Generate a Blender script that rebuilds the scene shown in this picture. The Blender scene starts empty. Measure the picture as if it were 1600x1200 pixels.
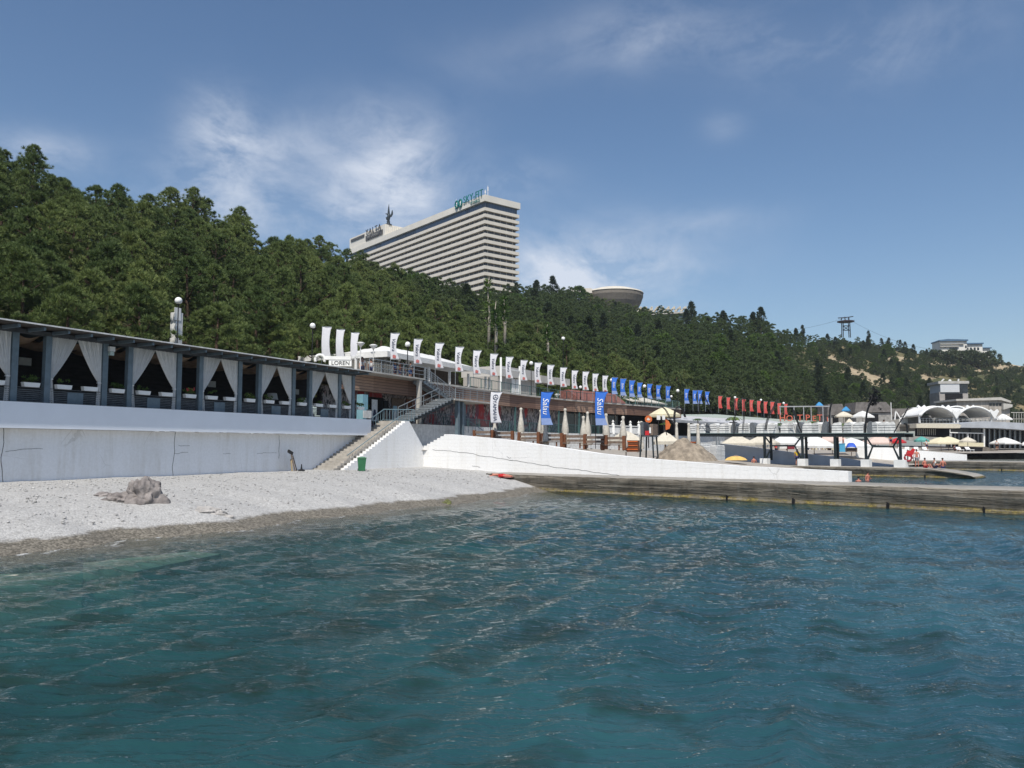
import bpy, bmesh, math, random
import numpy as np
from mathutils import Vector, Matrix, noise as mnoise

SC = bpy.context.scene
COL = SC.collection
# ------------------------------------------------------------------ camera
F = 1248.0; TH = math.atan(97.5/1248.0); EYE = 3.0
cc, ss = math.cos(TH), math.sin(TH)
cam = bpy.data.cameras.new('camera')
cam.sensor_width = 36; cam.lens = 36*F/1600.0; cam.clip_end = 6000; cam.clip_start = 0.1
camo = bpy.data.objects.new('camera', cam); COL.objects.link(camo)
camo.location = (0, 0, EYE); camo.rotation_euler = (math.pi/2+TH, 0, 0)
SC.camera = camo
# ------------------------------------------------------------------ view transform
SC.view_settings.view_transform = 'Standard'; SC.view_settings.look = 'None'
SC.view_settings.exposure = 0.10; SC.view_settings.gamma = 1.0
SC.cycles.max_bounces = 8; SC.cycles.transparent_max_bounces = 12
SC.cycles.diffuse_bounces = 3; SC.cycles.glossy_bounces = 3
SC.cycles.caustics_reflective = False; SC.cycles.caustics_refractive = False
# ------------------------------------------------------------------ sun
SUN_EL = math.radians(56); SUN_H = Vector((math.sin(math.radians(188)), math.cos(math.radians(188)), 0))
sun_dir = Vector((SUN_H.x*math.cos(SUN_EL), SUN_H.y*math.cos(SUN_EL), math.sin(SUN_EL)))
sl = bpy.data.lights.new('sun', 'SUN'); sl.energy = 4.6; sl.angle = math.radians(0.53); sl.color = (1.0, 0.955, 0.88)
so = bpy.data.objects.new('sun', sl); COL.objects.link(so)
so.rotation_euler = (-sun_dir).to_track_quat('-Z', 'Y').to_euler(); so.location = (0, 0, 200)
# ------------------------------------------------------------------ world: sky with thin clouds
W = bpy.data.worlds.new('World'); SC.world = W; W.use_nodes = True
nt = W.node_tree; nt.nodes.clear()
def N(t, **kw):
    n = nt.nodes.new(t)
    for k, v in kw.items(): setattr(n, k, v)
    return n
def L(a, b): nt.links.new(a, b)
def mth(op, a, b=None, clamp=False):
    n = N('ShaderNodeMath', operation=op); n.use_clamp = clamp
    for i, v in enumerate((a, b)):
        if v is None: continue
        if isinstance(v, (int, float)): n.inputs[i].default_value = v
        else: L(v, n.inputs[i])
    return n.outputs[0]
sky = N('ShaderNodeTexSky', sky_type='NISHITA'); sky.sun_disc = False
sky.sun_elevation = SUN_EL; sky.sun_rotation = math.atan2(SUN_H.x, SUN_H.y)
sky.air_density = 1.0; sky.dust_density = 1.0; sky.ozone_density = 2.0; sky.altitude = 0
tc = N('ShaderNodeTexCoord'); sep = N('ShaderNodeSeparateXYZ'); L(tc.outputs['Generated'], sep.inputs[0])
X, Y, Z = sep.outputs
az = mth('ARCTAN2', X, Y); el = mth('ARCSINE', Z)
def gauss(px, py, sx, sy, amp):
    x = (px-800)/F; y = (600-py)/F
    r = Vector((x, cc-y*ss, ss+y*cc)).normalized()
    a0 = math.atan2(r.x, r.y); e0 = math.asin(r.z)
    da = mth('DIVIDE', mth('SUBTRACT', az, a0), sx/F); de = mth('DIVIDE', mth('SUBTRACT', el, e0), sy/F)
    q = mth('ADD', mth('MULTIPLY', da, da), mth('MULTIPLY', de, de))
    return mth('MULTIPLY', mth('POWER', 2.718, mth('MULTIPLY', q, -1.0)), amp)
acc = None
for g in ((345, 205, 50, 55, .9), (430, 232, 75, 32, .6), (350, 310, 90, 60, .7), (605, 280, 75, 55, 1.0), (570, 330, 100, 50, .5), (590, 200, 120, 45, .45), (640, 255, 60, 50, .4), (500, 330, 240, 60, .4),
          (800, 280, 70, 30, .4), (900, 432, 140, 52, 1.5), (960, 410, 160, 60, .5), (70, 238, 55, 25, .9), (1010, 55, 140, 42, .5), (1200, 80, 80, 40, .35), (1400, 70, 130, 50, .38),
          (1130, 195, 30, 20, .25), (1110, 345, 90, 20, .3), (760, 100, 120, 40, .12)):
    v = gauss(*g); acc = v if acc is None else mth('ADD', acc, v)
mp = N('ShaderNodeMapping'); mp.inputs['Scale'].default_value = (1.0, 1.0, 1.7); L(tc.outputs['Generated'], mp.inputs[0])
def fbm(scale, det, rough, dist):
    n = N('ShaderNodeTexNoise'); n.inputs['Scale'].default_value = scale; n.inputs['Detail'].default_value = det
    n.inputs['Roughness'].default_value = rough; n.inputs['Distortion'].default_value = dist; L(mp.outputs[0], n.inputs['Vector']); return n.outputs['Fac']
n1 = fbm(5.5, 9, .62, .7); n2 = fbm(17, 8, .66, .4)
tex = mth('ADD', mth('MULTIPLY', n1, .68), mth('MULTIPLY', n2, .32))
cov = mth('MULTIPLY', acc, mth('MULTIPLY', mth('SUBTRACT', tex, .40), 4.2, clamp=True))
soft = mth('MULTIPLY', acc, .14)
cov = mth('MINIMUM', mth('MULTIPLY', mth('ADD', cov, soft), .66), .80)
hz = mth('MULTIPLY', mth('POWER', mth('SUBTRACT', 1.0, mth('MAXIMUM', Z, 0.0)), 9.0), .15)
mx0 = N('ShaderNodeMixRGB'); L(hz, mx0.inputs[0]); mx0.inputs[2].default_value = (3.5, 4.9, 7.6, 1)
hs = N('ShaderNodeHueSaturation'); hs.inputs['Saturation'].default_value = 1.12; hs.inputs['Value'].default_value = 1.0
L(sky.outputs[0], hs.inputs['Color']); L(hs.outputs[0], mx0.inputs[1])
mx = N('ShaderNodeMixRGB'); L(cov, mx.inputs[0]); L(mx0.outputs[0], mx.inputs[1]); mx.inputs[2].default_value = (7.0, 7.4, 8.2, 1)
bg = N('ShaderNodeBackground'); bg.inputs[1].default_value = 0.108
out = N('ShaderNodeOutputWorld'); L(mx.outputs[0], bg.inputs[0]); L(bg.outputs[0], out.inputs[0])

# ------------------------------------------------------------------ geometry helpers
AC = math.radians(25.5)                     # the coast runs 25.5 deg right of the view direction
RZC = math.pi/2-AC
D = Vector((math.sin(AC), math.cos(AC), 0)); NI = Vector((-math.cos(AC), math.sin(AC), 0))
def coast(t, p, z=0.0): return D*t+NI*p+Vector((0, 0, z))
def ray(px, py):
    x = (px-800)/F; y = (600-py)/F
    return Vector((x, cc-y*ss, ss+y*cc))
def atY(px, py, Yd):
    r = ray(px, py); k = Yd/r.y; return Vector((r.x*k, Yd, EYE+r.z*k))
def atZ(px, py, z):
    r = ray(px, py); k = (z-EYE)/r.z; return Vector((r.x*k, r.y*k, z))
def atP(px, py, p):
    r = ray(px, py); k = p/(r.x*NI.x+r.y*NI.y); return Vector((r.x*k, r.y*k, EYE+r.z*k))
def tp(P): return (P.x*D.x+P.y*D.y, P.x*NI.x+P.y*NI.y)
def zat(py, Yd): return EYE+(697.5-py)/F*Yd      # height of an image row at a depth (close enough for small things)
PED = Vector((0.735, -0.678, 0)); PEN = Vector((0.678, 0.735, 0)); RZP = math.atan2(-0.678, 0.735)   # piers: out to sea, and away from the camera
def pier(k, q, z=0.0, o=Vector((2.55, 53.44, 0))): return o+PED*k+PEN*q+Vector((0, 0, z))

class MB:
    """collects shapes, then links them as ONE mesh object"""
    def __init__(s, off=(0, 0, 0)): s.v = []; s.f = []; s.o = Vector(off)
    def add(s, vs, fs):
        b = len(s.v); o = s.o
        s.v += [(v[0]-o[0], v[1]-o[1], v[2]-o[2]) for v in vs]; s.f += [tuple(b+i for i in f) for f in fs]; return s
    def box(s, x0, y0, z0, x1, y1, z1):
        return s.add([(x0,y0,z0),(x1,y0,z0),(x1,y1,z0),(x0,y1,z0),(x0,y0,z1),(x1,y0,z1),(x1,y1,z1),(x0,y1,z1)],
                     [(3,2,1,0),(4,5,6,7),(0,1,5,4),(1,2,6,5),(2,3,7,6),(3,0,4,7)])
    def bar(s, a, b, w, h=None, up=(0, 0, 1)):
        a = Vector(a); b = Vector(b); h = h or w; d = (b-a).normalized(); u = Vector(up)
        if abs(d.dot(u)) > .99: u = Vector((0, 1, 0))
        r = d.cross(u).normalized()*w/2; u = r.cross(d).normalized()*h/2
        return s.add([a-r-u, a+r-u, a+r+u, a-r+u, b-r-u, b+r-u, b+r+u, b-r+u], [(0,1,2,3),(7,6,5,4),(4,5,1,0),(5,6,2,1),(6,7,3,2),(7,4,0,3)])
    def tube(s, pts, r, n=8, cap=True):
        pts = [Vector(p) for p in pts]; rs = r if isinstance(r, (list, tuple)) else [r]*len(pts); vs = []
        for i, p in enumerate(pts):
            d = (pts[min(i+1, len(pts)-1)]-pts[max(i-1, 0)]).normalized()
            u = Vector((0, 0, 1)) if abs(d.z) < .9 else Vector((1, 0, 0))
            a = d.cross(u).normalized(); b = a.cross(d)
            for k in range(n):
                w = 2*math.pi*k/n; vs.append(p+(a*math.cos(w)+b*math.sin(w))*rs[i])
        fs = [(i*n+k, i*n+(k+1) % n, (i+1)*n+(k+1) % n, (i+1)*n+k) for i in range(len(pts)-1) for k in range(n)]
        if cap: fs += [tuple(range(n))[::-1], tuple((len(pts)-1)*n+k for k in range(n))]
        return s.add(vs, fs)
    def lathe(s, prof, c=(0, 0, 0), n=16, sx=1, sy=1, a0=0.0):
        vs = [(c[0]+r*sx*math.cos(a0+2*math.pi*k/n), c[1]+r*sy*math.sin(a0+2*math.pi*k/n), c[2]+z) for r, z in prof for k in range(n)]
        fs = [(i*n+k, i*n+(k+1) % n, (i+1)*n+(k+1) % n, (i+1)*n+k) for i in range(len(prof)-1) for k in range(n)]
        fs += [tuple(range(n))[::-1], tuple((len(prof)-1)*n+k for k in range(n))]
        return s.add(vs, fs)
    def sphere(s, c, r, n=12, m=8, sz=1.0):
        return s.lathe([(max(1e-3, r*math.sin(math.pi*i/m)), -r*sz*math.cos(math.pi*i/m)) for i in range(m+1)], c, n)
    def prism(s, poly, axis, a, b):
        """poly: 2-D outline (counter-clockwise), extruded along axis 0/1/2 from a to b"""
        n = len(poly)
        def P(q, w):
            l = list(q); l.insert(axis, w); return tuple(l)
        return s.add([P(q, a) for q in poly]+[P(q, b) for q in poly], [tuple(range(n))[::-1], tuple(range(n, 2*n))]+[(i, (i+1) % n, n+(i+1) % n, n+i) for i in range(n)])
    def grid(s, fn, nu, nv):
        vs = [fn(i/nu, j/nv) for j in range(nv+1) for i in range(nu+1)]
        return s.add(vs, [(j*(nu+1)+i, j*(nu+1)+i+1, (j+1)*(nu+1)+i+1, (j+1)*(nu+1)+i) for j in range(nv) for i in range(nu)])
    def build(s, name, mat, parent=None, smooth=False, fix=True):
        me = bpy.data.meshes.new(name); me.from_pydata([tuple(v) for v in s.v], [], s.f)
        if fix:
            bm = bmesh.new(); bm.from_mesh(me); bmesh.ops.recalc_face_normals(bm, faces=bm.faces); bm.to_mesh(me); bm.free()
        if smooth: me.polygons.foreach_set('use_smooth', [True]*len(me.polygons))
        me.materials.append(mat)
        o = bpy.data.objects.new(name, me); COL.objects.link(o)
        if parent is not None: o.parent = parent
        return o
def np_obj(name, V, Fc, mat, parent=None, smooth=False, loose=3):
    me = bpy.data.meshes.new(name); V = np.asarray(V, dtype=np.float32); Fc = np.asarray(Fc, dtype=np.int32)
    me.vertices.add(len(V)); me.vertices.foreach_set('co', V.ravel())
    k = Fc.shape[1]; me.loops.add(Fc.size); me.loops.foreach_set('vertex_index', Fc.ravel())
    me.polygons.add(len(Fc)); me.polygons.foreach_set('loop_start', np.arange(0, Fc.size, k, dtype=np.int32))
    if smooth: me.polygons.foreach_set('use_smooth', np.ones(len(Fc), dtype=bool))
    me.update(); me.validate()
    if mat: me.materials.append(mat)
    o = bpy.data.objects.new(name, me); COL.objects.link(o)
    if parent is not None: o.parent = parent
    return o
def tag(o, label=None, cat=None, group=None, kind=None):
    if label: o['label'] = label
    if cat: o['category'] = cat
    if group: o['group'] = group
    if kind: o['kind'] = kind
    return o
def thing(name, label, cat, loc=(0, 0, 0), rz=0.0, group=None):
    o = bpy.data.objects.new(name, None); COL.objects.link(o); o.location = loc; o.rotation_euler = (0, 0, rz); o.empty_display_size = .2
    return tag(o, label, cat, group)
def dup(root, loc, rz=0.0, label=None, scale=None, group=None):
    r = root.copy(); COL.objects.link(r); r.location = loc; r.rotation_euler = (0, 0, rz)
    if scale is not None: r.scale = (scale,)*3 if isinstance(scale, (int, float)) else scale
    if label: r['label'] = label
    if group: r['group'] = group
    for ch in KIDS(root):
        c = ch.copy(); COL.objects.link(c); c.parent = r
        for g in KIDS(ch):
            d = g.copy(); COL.objects.link(d); d.parent = c
    return r
def KIDS(o):
    k = _kids.get(o.name)
    if k is None: k = list(o.children); _kids[o.name] = k
    return k
_kids = {}

# ------------------------------------------------------------------ materials
def M(name, col, rough=.8, var=.12, scale=2.0, bump=0.0, bscale=None, metal=0.0, spec=.3, col2=None, stretch=(1, 1, 1), lo=.35, hi=.65, trans=0.0, det=5):
    m = bpy.data.materials.new(name); m.use_nodes = True; t = m.node_tree; b = t.nodes['Principled BSDF']
    b.inputs['Roughness'].default_value = rough; b.inputs['Metallic'].default_value = metal; b.inputs['Specular IOR Level'].default_value = spec
    c = t.nodes.new('ShaderNodeTexCoord'); mp = t.nodes.new('ShaderNodeMapping'); mp.inputs['Scale'].default_value = stretch; t.links.new(c.outputs['Object'], mp.inputs[0])
    n = t.nodes.new('ShaderNodeTexNoise'); n.inputs['Scale'].default_value = scale; n.inputs['Detail'].default_value = det; n.inputs['Roughness'].default_value = .6; t.links.new(mp.outputs[0], n.inputs['Vector'])
    r = t.nodes.new('ShaderNodeValToRGB'); c2 = col2 or tuple(max(0, x*(1-2*var)) for x in col)
    r.color_ramp.elements[0].position = lo; r.color_ramp.elements[0].color = (*c2, 1); r.color_ramp.elements[1].position = hi; r.color_ramp.elements[1].color = (*col, 1)
    t.links.new(n.outputs['Fac'], r.inputs[0]); t.links.new(r.outputs[0], b.inputs['Base Color'])
    if bump:
        n2 = t.nodes.new('ShaderNodeTexNoise'); n2.inputs['Scale'].default_value = bscale or scale*4; n2.inputs['Detail'].default_value = 6; t.links.new(mp.outputs[0], n2.inputs['Vector'])
        bp = t.nodes.new('ShaderNodeBump'); bp.inputs['Strength'].default_value = 1.0; bp.inputs['Distance'].default_value = bump; t.links.new(n2.outputs['Fac'], bp.inputs['Height']); t.links.new(bp.outputs[0], b.inputs['Normal'])
    if trans:
        tr = t.nodes.new('ShaderNodeBsdfTranslucent'); t.links.new(r.outputs[0], tr.inputs[0]); mxs = t.nodes.new('ShaderNodeMixShader'); mxs.inputs[0].default_value = trans
        t.links.new(b.outputs[0], mxs.inputs[1]); t.links.new(tr.outputs[0], mxs.inputs[2]); t.links.new(mxs.outputs[0], t.nodes['Material Output'].inputs[0])
    return m
class G:
    """small node-graph helper for the bigger materials"""
    def __init__(s, name):
        s.m = bpy.data.materials.new(name); s.m.use_nodes = True; s.t = s.m.node_tree; s.b = s.t.nodes['Principled BSDF']; s.out = s.t.nodes['Material Output']
        s.c = s.n('ShaderNodeTexCoord')
    def n(s, ty, **kw):
        x = s.t.nodes.new(ty)
        for k, v in kw.items(): setattr(x, k, v)
        return x
    def set(s, sock, v):
        if isinstance(v, (int, float)): sock.default_value = v
        elif isinstance(v, tuple): sock.default_value = v if len(v) == len(sock.default_value) else (*v, 1)
        else: s.t.links.new(v, sock)
    def mp(s, sc=(1, 1, 1), rot=(0, 0, 0), src='Object'):
        x = s.n('ShaderNodeMapping'); x.inputs['Scale'].default_value = sc; x.inputs['Rotation'].default_value = rot; s.t.links.new(s.c.outputs[src], x.inputs[0]); return x.outputs[0]
    def noise(s, vec, scale, det=5, rough=.6, dist=0.0):
        x = s.n('ShaderNodeTexNoise'); x.inputs['Scale'].default_value = scale; x.inputs['Detail'].default_value = det; x.inputs['Roughness'].default_value = rough; x.inputs['Distortion'].default_value = dist
        s.set(x.inputs['Vector'], vec); return x.outputs['Fac']
    def vor(s, vec, scale, feature='F1', out='Distance'):
        x = s.n('ShaderNodeTexVoronoi', feature=feature); x.inputs['Scale'].default_value = scale; s.set(x.inputs['Vector'], vec); return x.outputs[out]
    def math(s, op, a, b=None, clamp=False):
        x = s.n('ShaderNodeMath', operation=op); x.use_clamp = clamp; s.set(x.inputs[0], a)
        if b is not None: s.set(x.inputs[1], b)
        return x.outputs[0]
    def ramp(s, f, a, b, ca=(0, 0, 0), cb=(1, 1, 1)):
        x = s.n('ShaderNodeValToRGB'); e = x.color_ramp.elements; e[0].position = a; e[1].position = b; e[0].color = (*ca, 1); e[1].color = (*cb, 1); s.set(x.inputs[0], f); return x.outputs[0]
    def mix(s, f, a, b, mode='MIX'):
        x = s.n('ShaderNodeMixRGB', blend_type=mode); s.set(x.inputs[0], f); s.set(x.inputs[1], a); s.set(x.inputs[2], b); return x.outputs[0]
    def bump(s, h, dist):
        x = s.n('ShaderNodeBump'); x.inputs['Distance'].default_value = dist; s.set(x.inputs['Height'], h); s.set(s.b.inputs['Normal'], x.outputs[0]); return x
    def xyz(s, vec):
        x = s.n('ShaderNodeSeparateXYZ'); s.set(x.inputs[0], vec); return x.outputs

WHITE = M('white_paint', (.80, .80, .78), .6, .06, 1.5, .004)
WHITE2 = M('white_paint_worn', (.74, .74, .72), .7, .14, 2.5, .006)
CREAM = M('cream_concrete', (.66, .61, .53), .85, .08, .3)
STEELBLUE = M('grey_blue_paint', (.14, .19, .225), .5, .12, 3)
STEELGREY = M('grey_steel', (.30, .33, .35), .45, .12, 4, metal=.3)
DARKSTEEL = M('dark_green_steel', (.022, .032, .036), .5, .2, 4)
BLACK = M('black_metal', (.018, .018, .02), .5, .2, 4)
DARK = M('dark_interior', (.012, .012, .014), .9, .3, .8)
SHADEGREY = M('grey_slats', (.12, .135, .15), .7, .25, 5, stretch=(1, 1, 4))
CLOTH = M('white_cloth', (.86, .86, .85), .9, .05, 4, trans=.12)
CANVAS = M('cream_canvas', (.68, .63, .52), .9, .08, 3, trans=.15)
YELLOWCANVAS = M('yellow_canvas', (.74, .68, .48), .9, .06, 3, trans=.15)
TAN = M('tan_fabric', (.33, .235, .16), .9, .2, 3, trans=.15)
BROWNBAND = None
CONC = M('grey_concrete', (.33, .32, .30), .9, .18, 1.5, .01)
LCONC = M('light_concrete', (.50, .48, .44), .9, .12, 1.2, .008)
STEP = M('stone_step', (.44, .41, .365), .9, .15, 2.0, .008)
WOOD = M('reddish_wood', (.22, .088, .042), .7, .25, 6, stretch=(1, 1, 6))
WOODGREY = M('weathered_wood', (.24, .18, .14), .8, .25, 5, stretch=(1, 1, 5))
GLOBE = M('white_globe_glass', (.86, .86, .84), .25, .02, 1, spec=.5)
BLUE = M('blue_flag_cloth', (.045, .17, .62), .85, .06, 3, trans=.1)
LBLUE = M('pale_blue_cloth', (.30, .40, .68), .85, .06, 3, trans=.1)
REDC = M('red_flag_cloth', (.62, .10, .085), .85, .08, 3, trans=.1)
FLAGW = M('white_flag_cloth', (.70, .70, .73), .85, .04, 3, trans=.1)
INK = M('dark_blue_ink', (.03, .045, .09), .8, .1, 3)
PINK = M('pink_print', (.55, .18, .17), .8, .2, 8)
RED = M('red_plastic', (.55, .03, .035), .45, .1, 3)
ORANGE = M('orange_paint', (.62, .15, .04), .6, .12, 3)
YELLOW = M('yellow_cloth', (.70, .46, .14), .85, .1, 3)
YSHIRT = M('yellow_shirt_cloth', (.80, .55, .03), .85, .1, 3)
SKIN = M('tanned_skin', (.46, .23, .15), .6, .08, 3)
SKINR = M('sunburnt_skin', (.52, .20, .14), .6, .08, 3)
HAIR = M('dark_hair', (.03, .02, .015), .7, .2, 9)
NAVY = M('navy_cloth', (.02, .03, .10), .85, .1, 3)
GREENBIN = M('green_plastic', (.035, .17, .075), .45, .12, 3, spec=.4)
TEAL = M('teal_letter_paint', (.0, .16, .15), .5, .05, 3)
GLASS = M('dark_window_glass', (.02, .026, .034), .12, .3, .6, spec=.6)
BGLASS = M('blue_window_glass', (.06, .105, .16), .12, .2, .25, spec=.7)
GREYWALL = M('blue_grey_render', (.23, .27, .34), .85, .06, .8)
BLUEROOF = M('blue_roof_sheet', (.08, .15, .24), .5, .1, .5)
GREYROOF = M('grey_roof_sheet', (.36, .37, .385), .6, .12, .7)
SAND = M('piled_sand', (.34, .285, .22), .95, .25, 2.2, .08, 5)
# ------------------------------------------------------------------ beach, seabed and water
SH = [tp(atZ(a, b, 0)) for a, b in ((0, 868), (100, 857), (200, 846), (330, 833), (400, 824), (480, 812), (600, 799), (700, 789), (800, 776), (850, 768))]
SH_T = np.array([-60, -20, 5]+[s[0] for s in SH]+[58, 70.]); SH_P = np.array([22.5, 22.5, 22.3]+[s[1] for s in SH]+[20.0, 20.0])
def beach_z(t, p):
    w = p-np.interp(t, SH_T, SH_P)
    w = w+.28*np.sin(t*.9)+.18*np.sin(t*2.3+1)
    up = np.where(w < 1.3, .24*w, .312+1.08*(1-np.exp(-(w-1.3)/4.2)))
    dn = np.maximum(-2.6, .17*w+.012*w*np.abs(w)*.0)
    dn = np.where(w < -10, np.maximum(-2.9, -1.7+(w+10)*.05), dn)
    return np.where(w > 0, up, dn)
rng = np.random.default_rng(5)
def vnoise(x, y, s, seed=0.0):
    f = np.vectorize(lambda a, b: mnoise.noise(Vector((a*s+seed, b*s-seed, seed))))
    return f(x, y)
G1 = 260; G2 = 230
tt = np.linspace(-30, 66, G1); pp = np.concatenate([np.linspace(-30, 16, 60, endpoint=False), np.linspace(16, 39, G2-60)])
T2, P2 = np.meshgrid(tt, pp, indexing='ij')
Zb = beach_z(T2, P2)
nz = vnoise(T2, P2, .35, 3.1)*.06+vnoise(T2, P2, 1.1, 7.7)*.035
Zb = Zb+nz*np.clip((P2-20)/2, .2, 1)
V = np.stack([D.x*T2+NI.x*P2, D.y*T2+NI.y*P2, Zb], -1).reshape(-1, 3)
ii, jj = np.meshgrid(np.arange(G1-1), np.arange(G2-1), indexing='ij'); q = (ii*G2+jj).ravel()
Fq = np.stack([q, q+G2, q+G2+1, q+1], -1)[:, ::-1]
g = G('pebble_beach'); v = g.mp(src='Object')
st = g.vor(v, 15.0, out='Color'); edge = g.vor(v, 15.0)
st2 = g.vor(v, 34.0, out='Color')
big = g.noise(v, .35, 4); med = g.noise(g.mp((1.2, .5, 1), (0, 0, -RZC)), 2.2, 8, .75)
sx = g.xyz(st)[0]; sy = g.xyz(st2)[1]
grey = g.ramp(g.math('ADD', g.math('MULTIPLY', sx, .55), g.math('MULTIPLY', sy, .45)), .05, .92, (.29, .285, .275), (.51, .505, .49))
grey = g.mix(g.ramp(med, .40, .62), g.mix(1.0, grey, (.91, .905, .90), 'MULTIPLY'), grey)
zz = g.xyz(g.c.outputs['Object'])[2]
wetf = g.ramp(g.math('ADD', zz, g.math('MULTIPLY', g.math('SUBTRACT', g.noise(v, 1.6, 6, .7), .5), .26)), .235, .31, (1, 1, 1), (0, 0, 0))
wetc = g.mix(g.ramp(sx, .2, .9), (.095, .086, .07), (.215, .195, .16))
weed = g.ramp(g.noise(v, .55, 5, .62), .47, .60)
bedc = g.mix(weed, (.34, .34, .27), (.035, .05, .025))
col = g.mix(wetf, grey, wetc)
deep = g.ramp(g.math('MULTIPLY', zz, -1.0), .45, .9)
col = g.mix(deep, col, bedc)
g.set(g.b.inputs['Base Color'], col); g.b.inputs['Roughness'].default_value = .85; g.b.inputs['Specular IOR Level'].default_value = .25
g.bump(g.math('ADD', g.math('MULTIPLY', g.math('SUBTRACT', 1.0, edge), .6), g.math('MULTIPLY', g.noise(v, 14, 4), .5)), .035)
BEACH = np_obj('beach', V, Fq, g.m, smooth=True); tag(BEACH, kind='structure', label='pale grey pebble beach sloping into the sea')
# loose stones lying on the beach
_ico = [(0,0,1),(.894,0,.447),(.276,.851,.447),(-.724,.526,.447),(-.724,-.526,.447),(.276,-.851,.447),(.724,.526,-.447),(-.276,.851,-.447),(-.894,0,-.447),(-.276,-.851,-.447),(.724,-.526,-.447),(0,0,-1)]
_icf = [(0,1,2),(0,2,3),(0,3,4),(0,4,5),(0,5,1),(1,6,2),(2,6,7),(2,7,3),(3,7,8),(3,8,4),(4,8,9),(4,9,5),(5,9,10),(5,10,1),(1,10,6),(6,11,7),(7,11,8),(8,11,9),(9,11,10),(10,11,6)]
_iv = np.array(_ico); _if = np.array(_icf); nS = 7000
sT = rng.uniform(8, 52, nS); sP = np.interp(sT, SH_T, SH_P)+rng.uniform(-.3, 1, nS)**1.0*np.interp(sT, [8, 52], [15.5, 14.5]); sS = .018+.034*rng.random(nS)**4
sZ = beach_z(sT, sP)+.02; keep = (sP < 36.9) & (sP-np.interp(sT, SH_T, SH_P) > 1.9); sT, sP, sS, sZ = sT[keep], sP[keep], sS[keep], sZ[keep]; nS = len(sT)
jit = rng.uniform(.7, 1.3, (nS, 12, 1)); sc3 = np.stack([rng.uniform(.8, 1.5, nS), rng.uniform(.8, 1.5, nS), rng.uniform(.45, .8, nS)], -1)[:, None, :]
SV = _iv[None]*jit*sc3*sS[:, None, None]+np.stack([D.x*sT+NI.x*sP, D.y*sT+NI.y*sP, sZ], -1)[:, None, :]
SFc = (_if[None]+np.arange(nS)[:, None, None]*12).reshape(-1, 3)
g = G('loose_stone'); gi = g.n('ShaderNodeNewGeometry'); g.set(g.b.inputs['Base Color'], g.ramp(gi.outputs['Random Per Island'], 0, 1, (.22, .215, .205), (.54, .53, .515))); g.b.inputs['Roughness'].default_value = .85
tag(np_obj('loose_pebbles', SV.reshape(-1, 3), SFc, g.m), 'loose grey pebbles strewn over the beach', 'pebbles', None, 'stuff')
# deep bottom far out
mb = MB(); mb.add([(-950, -300, -3.2), (950, -300, -3.2), (950, 950, -3.2), (-950, 950, -3.2)], [(0, 1, 2, 3)])
SEABED = mb.build('seabed_ground', M('deep_seabed', (.03, .05, .05), .95, .3, .2)); tag(SEABED, kind='structure')

# water: real waves near the camera
NA, NR = 1050, 1180
a_in = np.linspace(-37, 37, 720); a_l = np.linspace(-100, -37, 95, endpoint=False); a_r = np.linspace(37, 100, 96)[1:]
ang = np.radians(np.concatenate([a_l, a_in, a_r])); NA = len(ang)
rr = 3.0*np.exp(np.linspace(0, math.log(260/3.0), NR))
A2, R2 = np.meshgrid(ang, rr, indexing='ij'); WX = (R2*np.sin(A2)); WY = (R2*np.cos(A2))
Hh = np.zeros_like(WX); dX = np.zeros_like(WX); dY = np.zeros_like(WX)
wr = np.random.default_rng(11)
def train(n, th0, dth, l0, l1, amp):
    global Hh, dX, dY
    for i in range(n):
        th = math.radians(th0+wr.normal(0, dth)); lam = l0*(l1/l0)**wr.random(); k = 2*math.pi/lam
        a = amp*lam/(2*math.pi)*math.sqrt(2.0/n)*wr.uniform(.6, 1.3); ph = wr.uniform(0, 6.28); kx, ky = math.sin(th), math.cos(th)
        fade = np.clip((lam/ (R2*0.0033+.0))/2.0-1.0, 0, 1)     # waves finer than the mesh are left to the bump map
        arg = k*(WX*kx+WY*ky)+ph; Hh += a*np.sin(arg)*fade; c = a*1.0*np.cos(arg)*fade; dX += kx*c; dY += ky*c
train(16, -68, 5.0, .6, 2.6, .120)        # swell running in to the beach
train(60, -6, 13, .16, .75, .160)       # wind ripples, crests lying along the pier and beach mouth
train(30, 12, 24, .10, .22, .10)
train(8, 38, 10, .8, 2.2, .035)
tW = WX*D.x+WY*D.y; pW = WX*NI.x+WY*NI.y
depth = -beach_z(tW, pW); att = np.clip(depth/.7, .12, 1)
side = np.clip((WX*.678+(WY-53.44)*.735-.678*2.55)/3.0, -1, 1)       # behind the pier
beh = side > -.6
mod = .75+.5*np.clip(vnoise(WX[::6, ::6], WY[::6, ::6], .09, 2.0)+.5, 0, 1); mod = np.repeat(np.repeat(mod, 6, 0), 6, 1)[:NA, :NR]
att = att*mod*np.where(beh, .7, 1)
V = np.stack([WX+dX*att, WY+dY*att, Hh*att], -1).reshape(-1, 3)
ii, jj = np.meshgrid(np.arange(NA-1), np.arange(NR-1), indexing='ij'); q = (ii*NR+jj).ravel()
Fq = np.stack([q, q+1, q+NR+1, q+NR], -1)[:, ::-1]
g = G('sea_water'); v = g.mp(src='Object')
at = g.n('ShaderNodeAttribute', attribute_name='depth'); dpt = at.outputs['Fac']
bandA = g.noise(g.mp((.30, 1.0, 1), (0, 0, math.radians(6))), 7.5, 4, .55, .3)
bandB = g.noise(g.mp((.38, 1.0, 1), (0, 0, math.radians(-14))), 15.0, 3, .5, .2)
fine = g.noise(v, 26, 3, .5)
hgt = g.math('ADD', g.math('ADD', g.math('MULTIPLY', bandA, .9), g.math('MULTIPLY', bandB, .6)), g.math('MULTIPLY', fine, .12))
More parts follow.
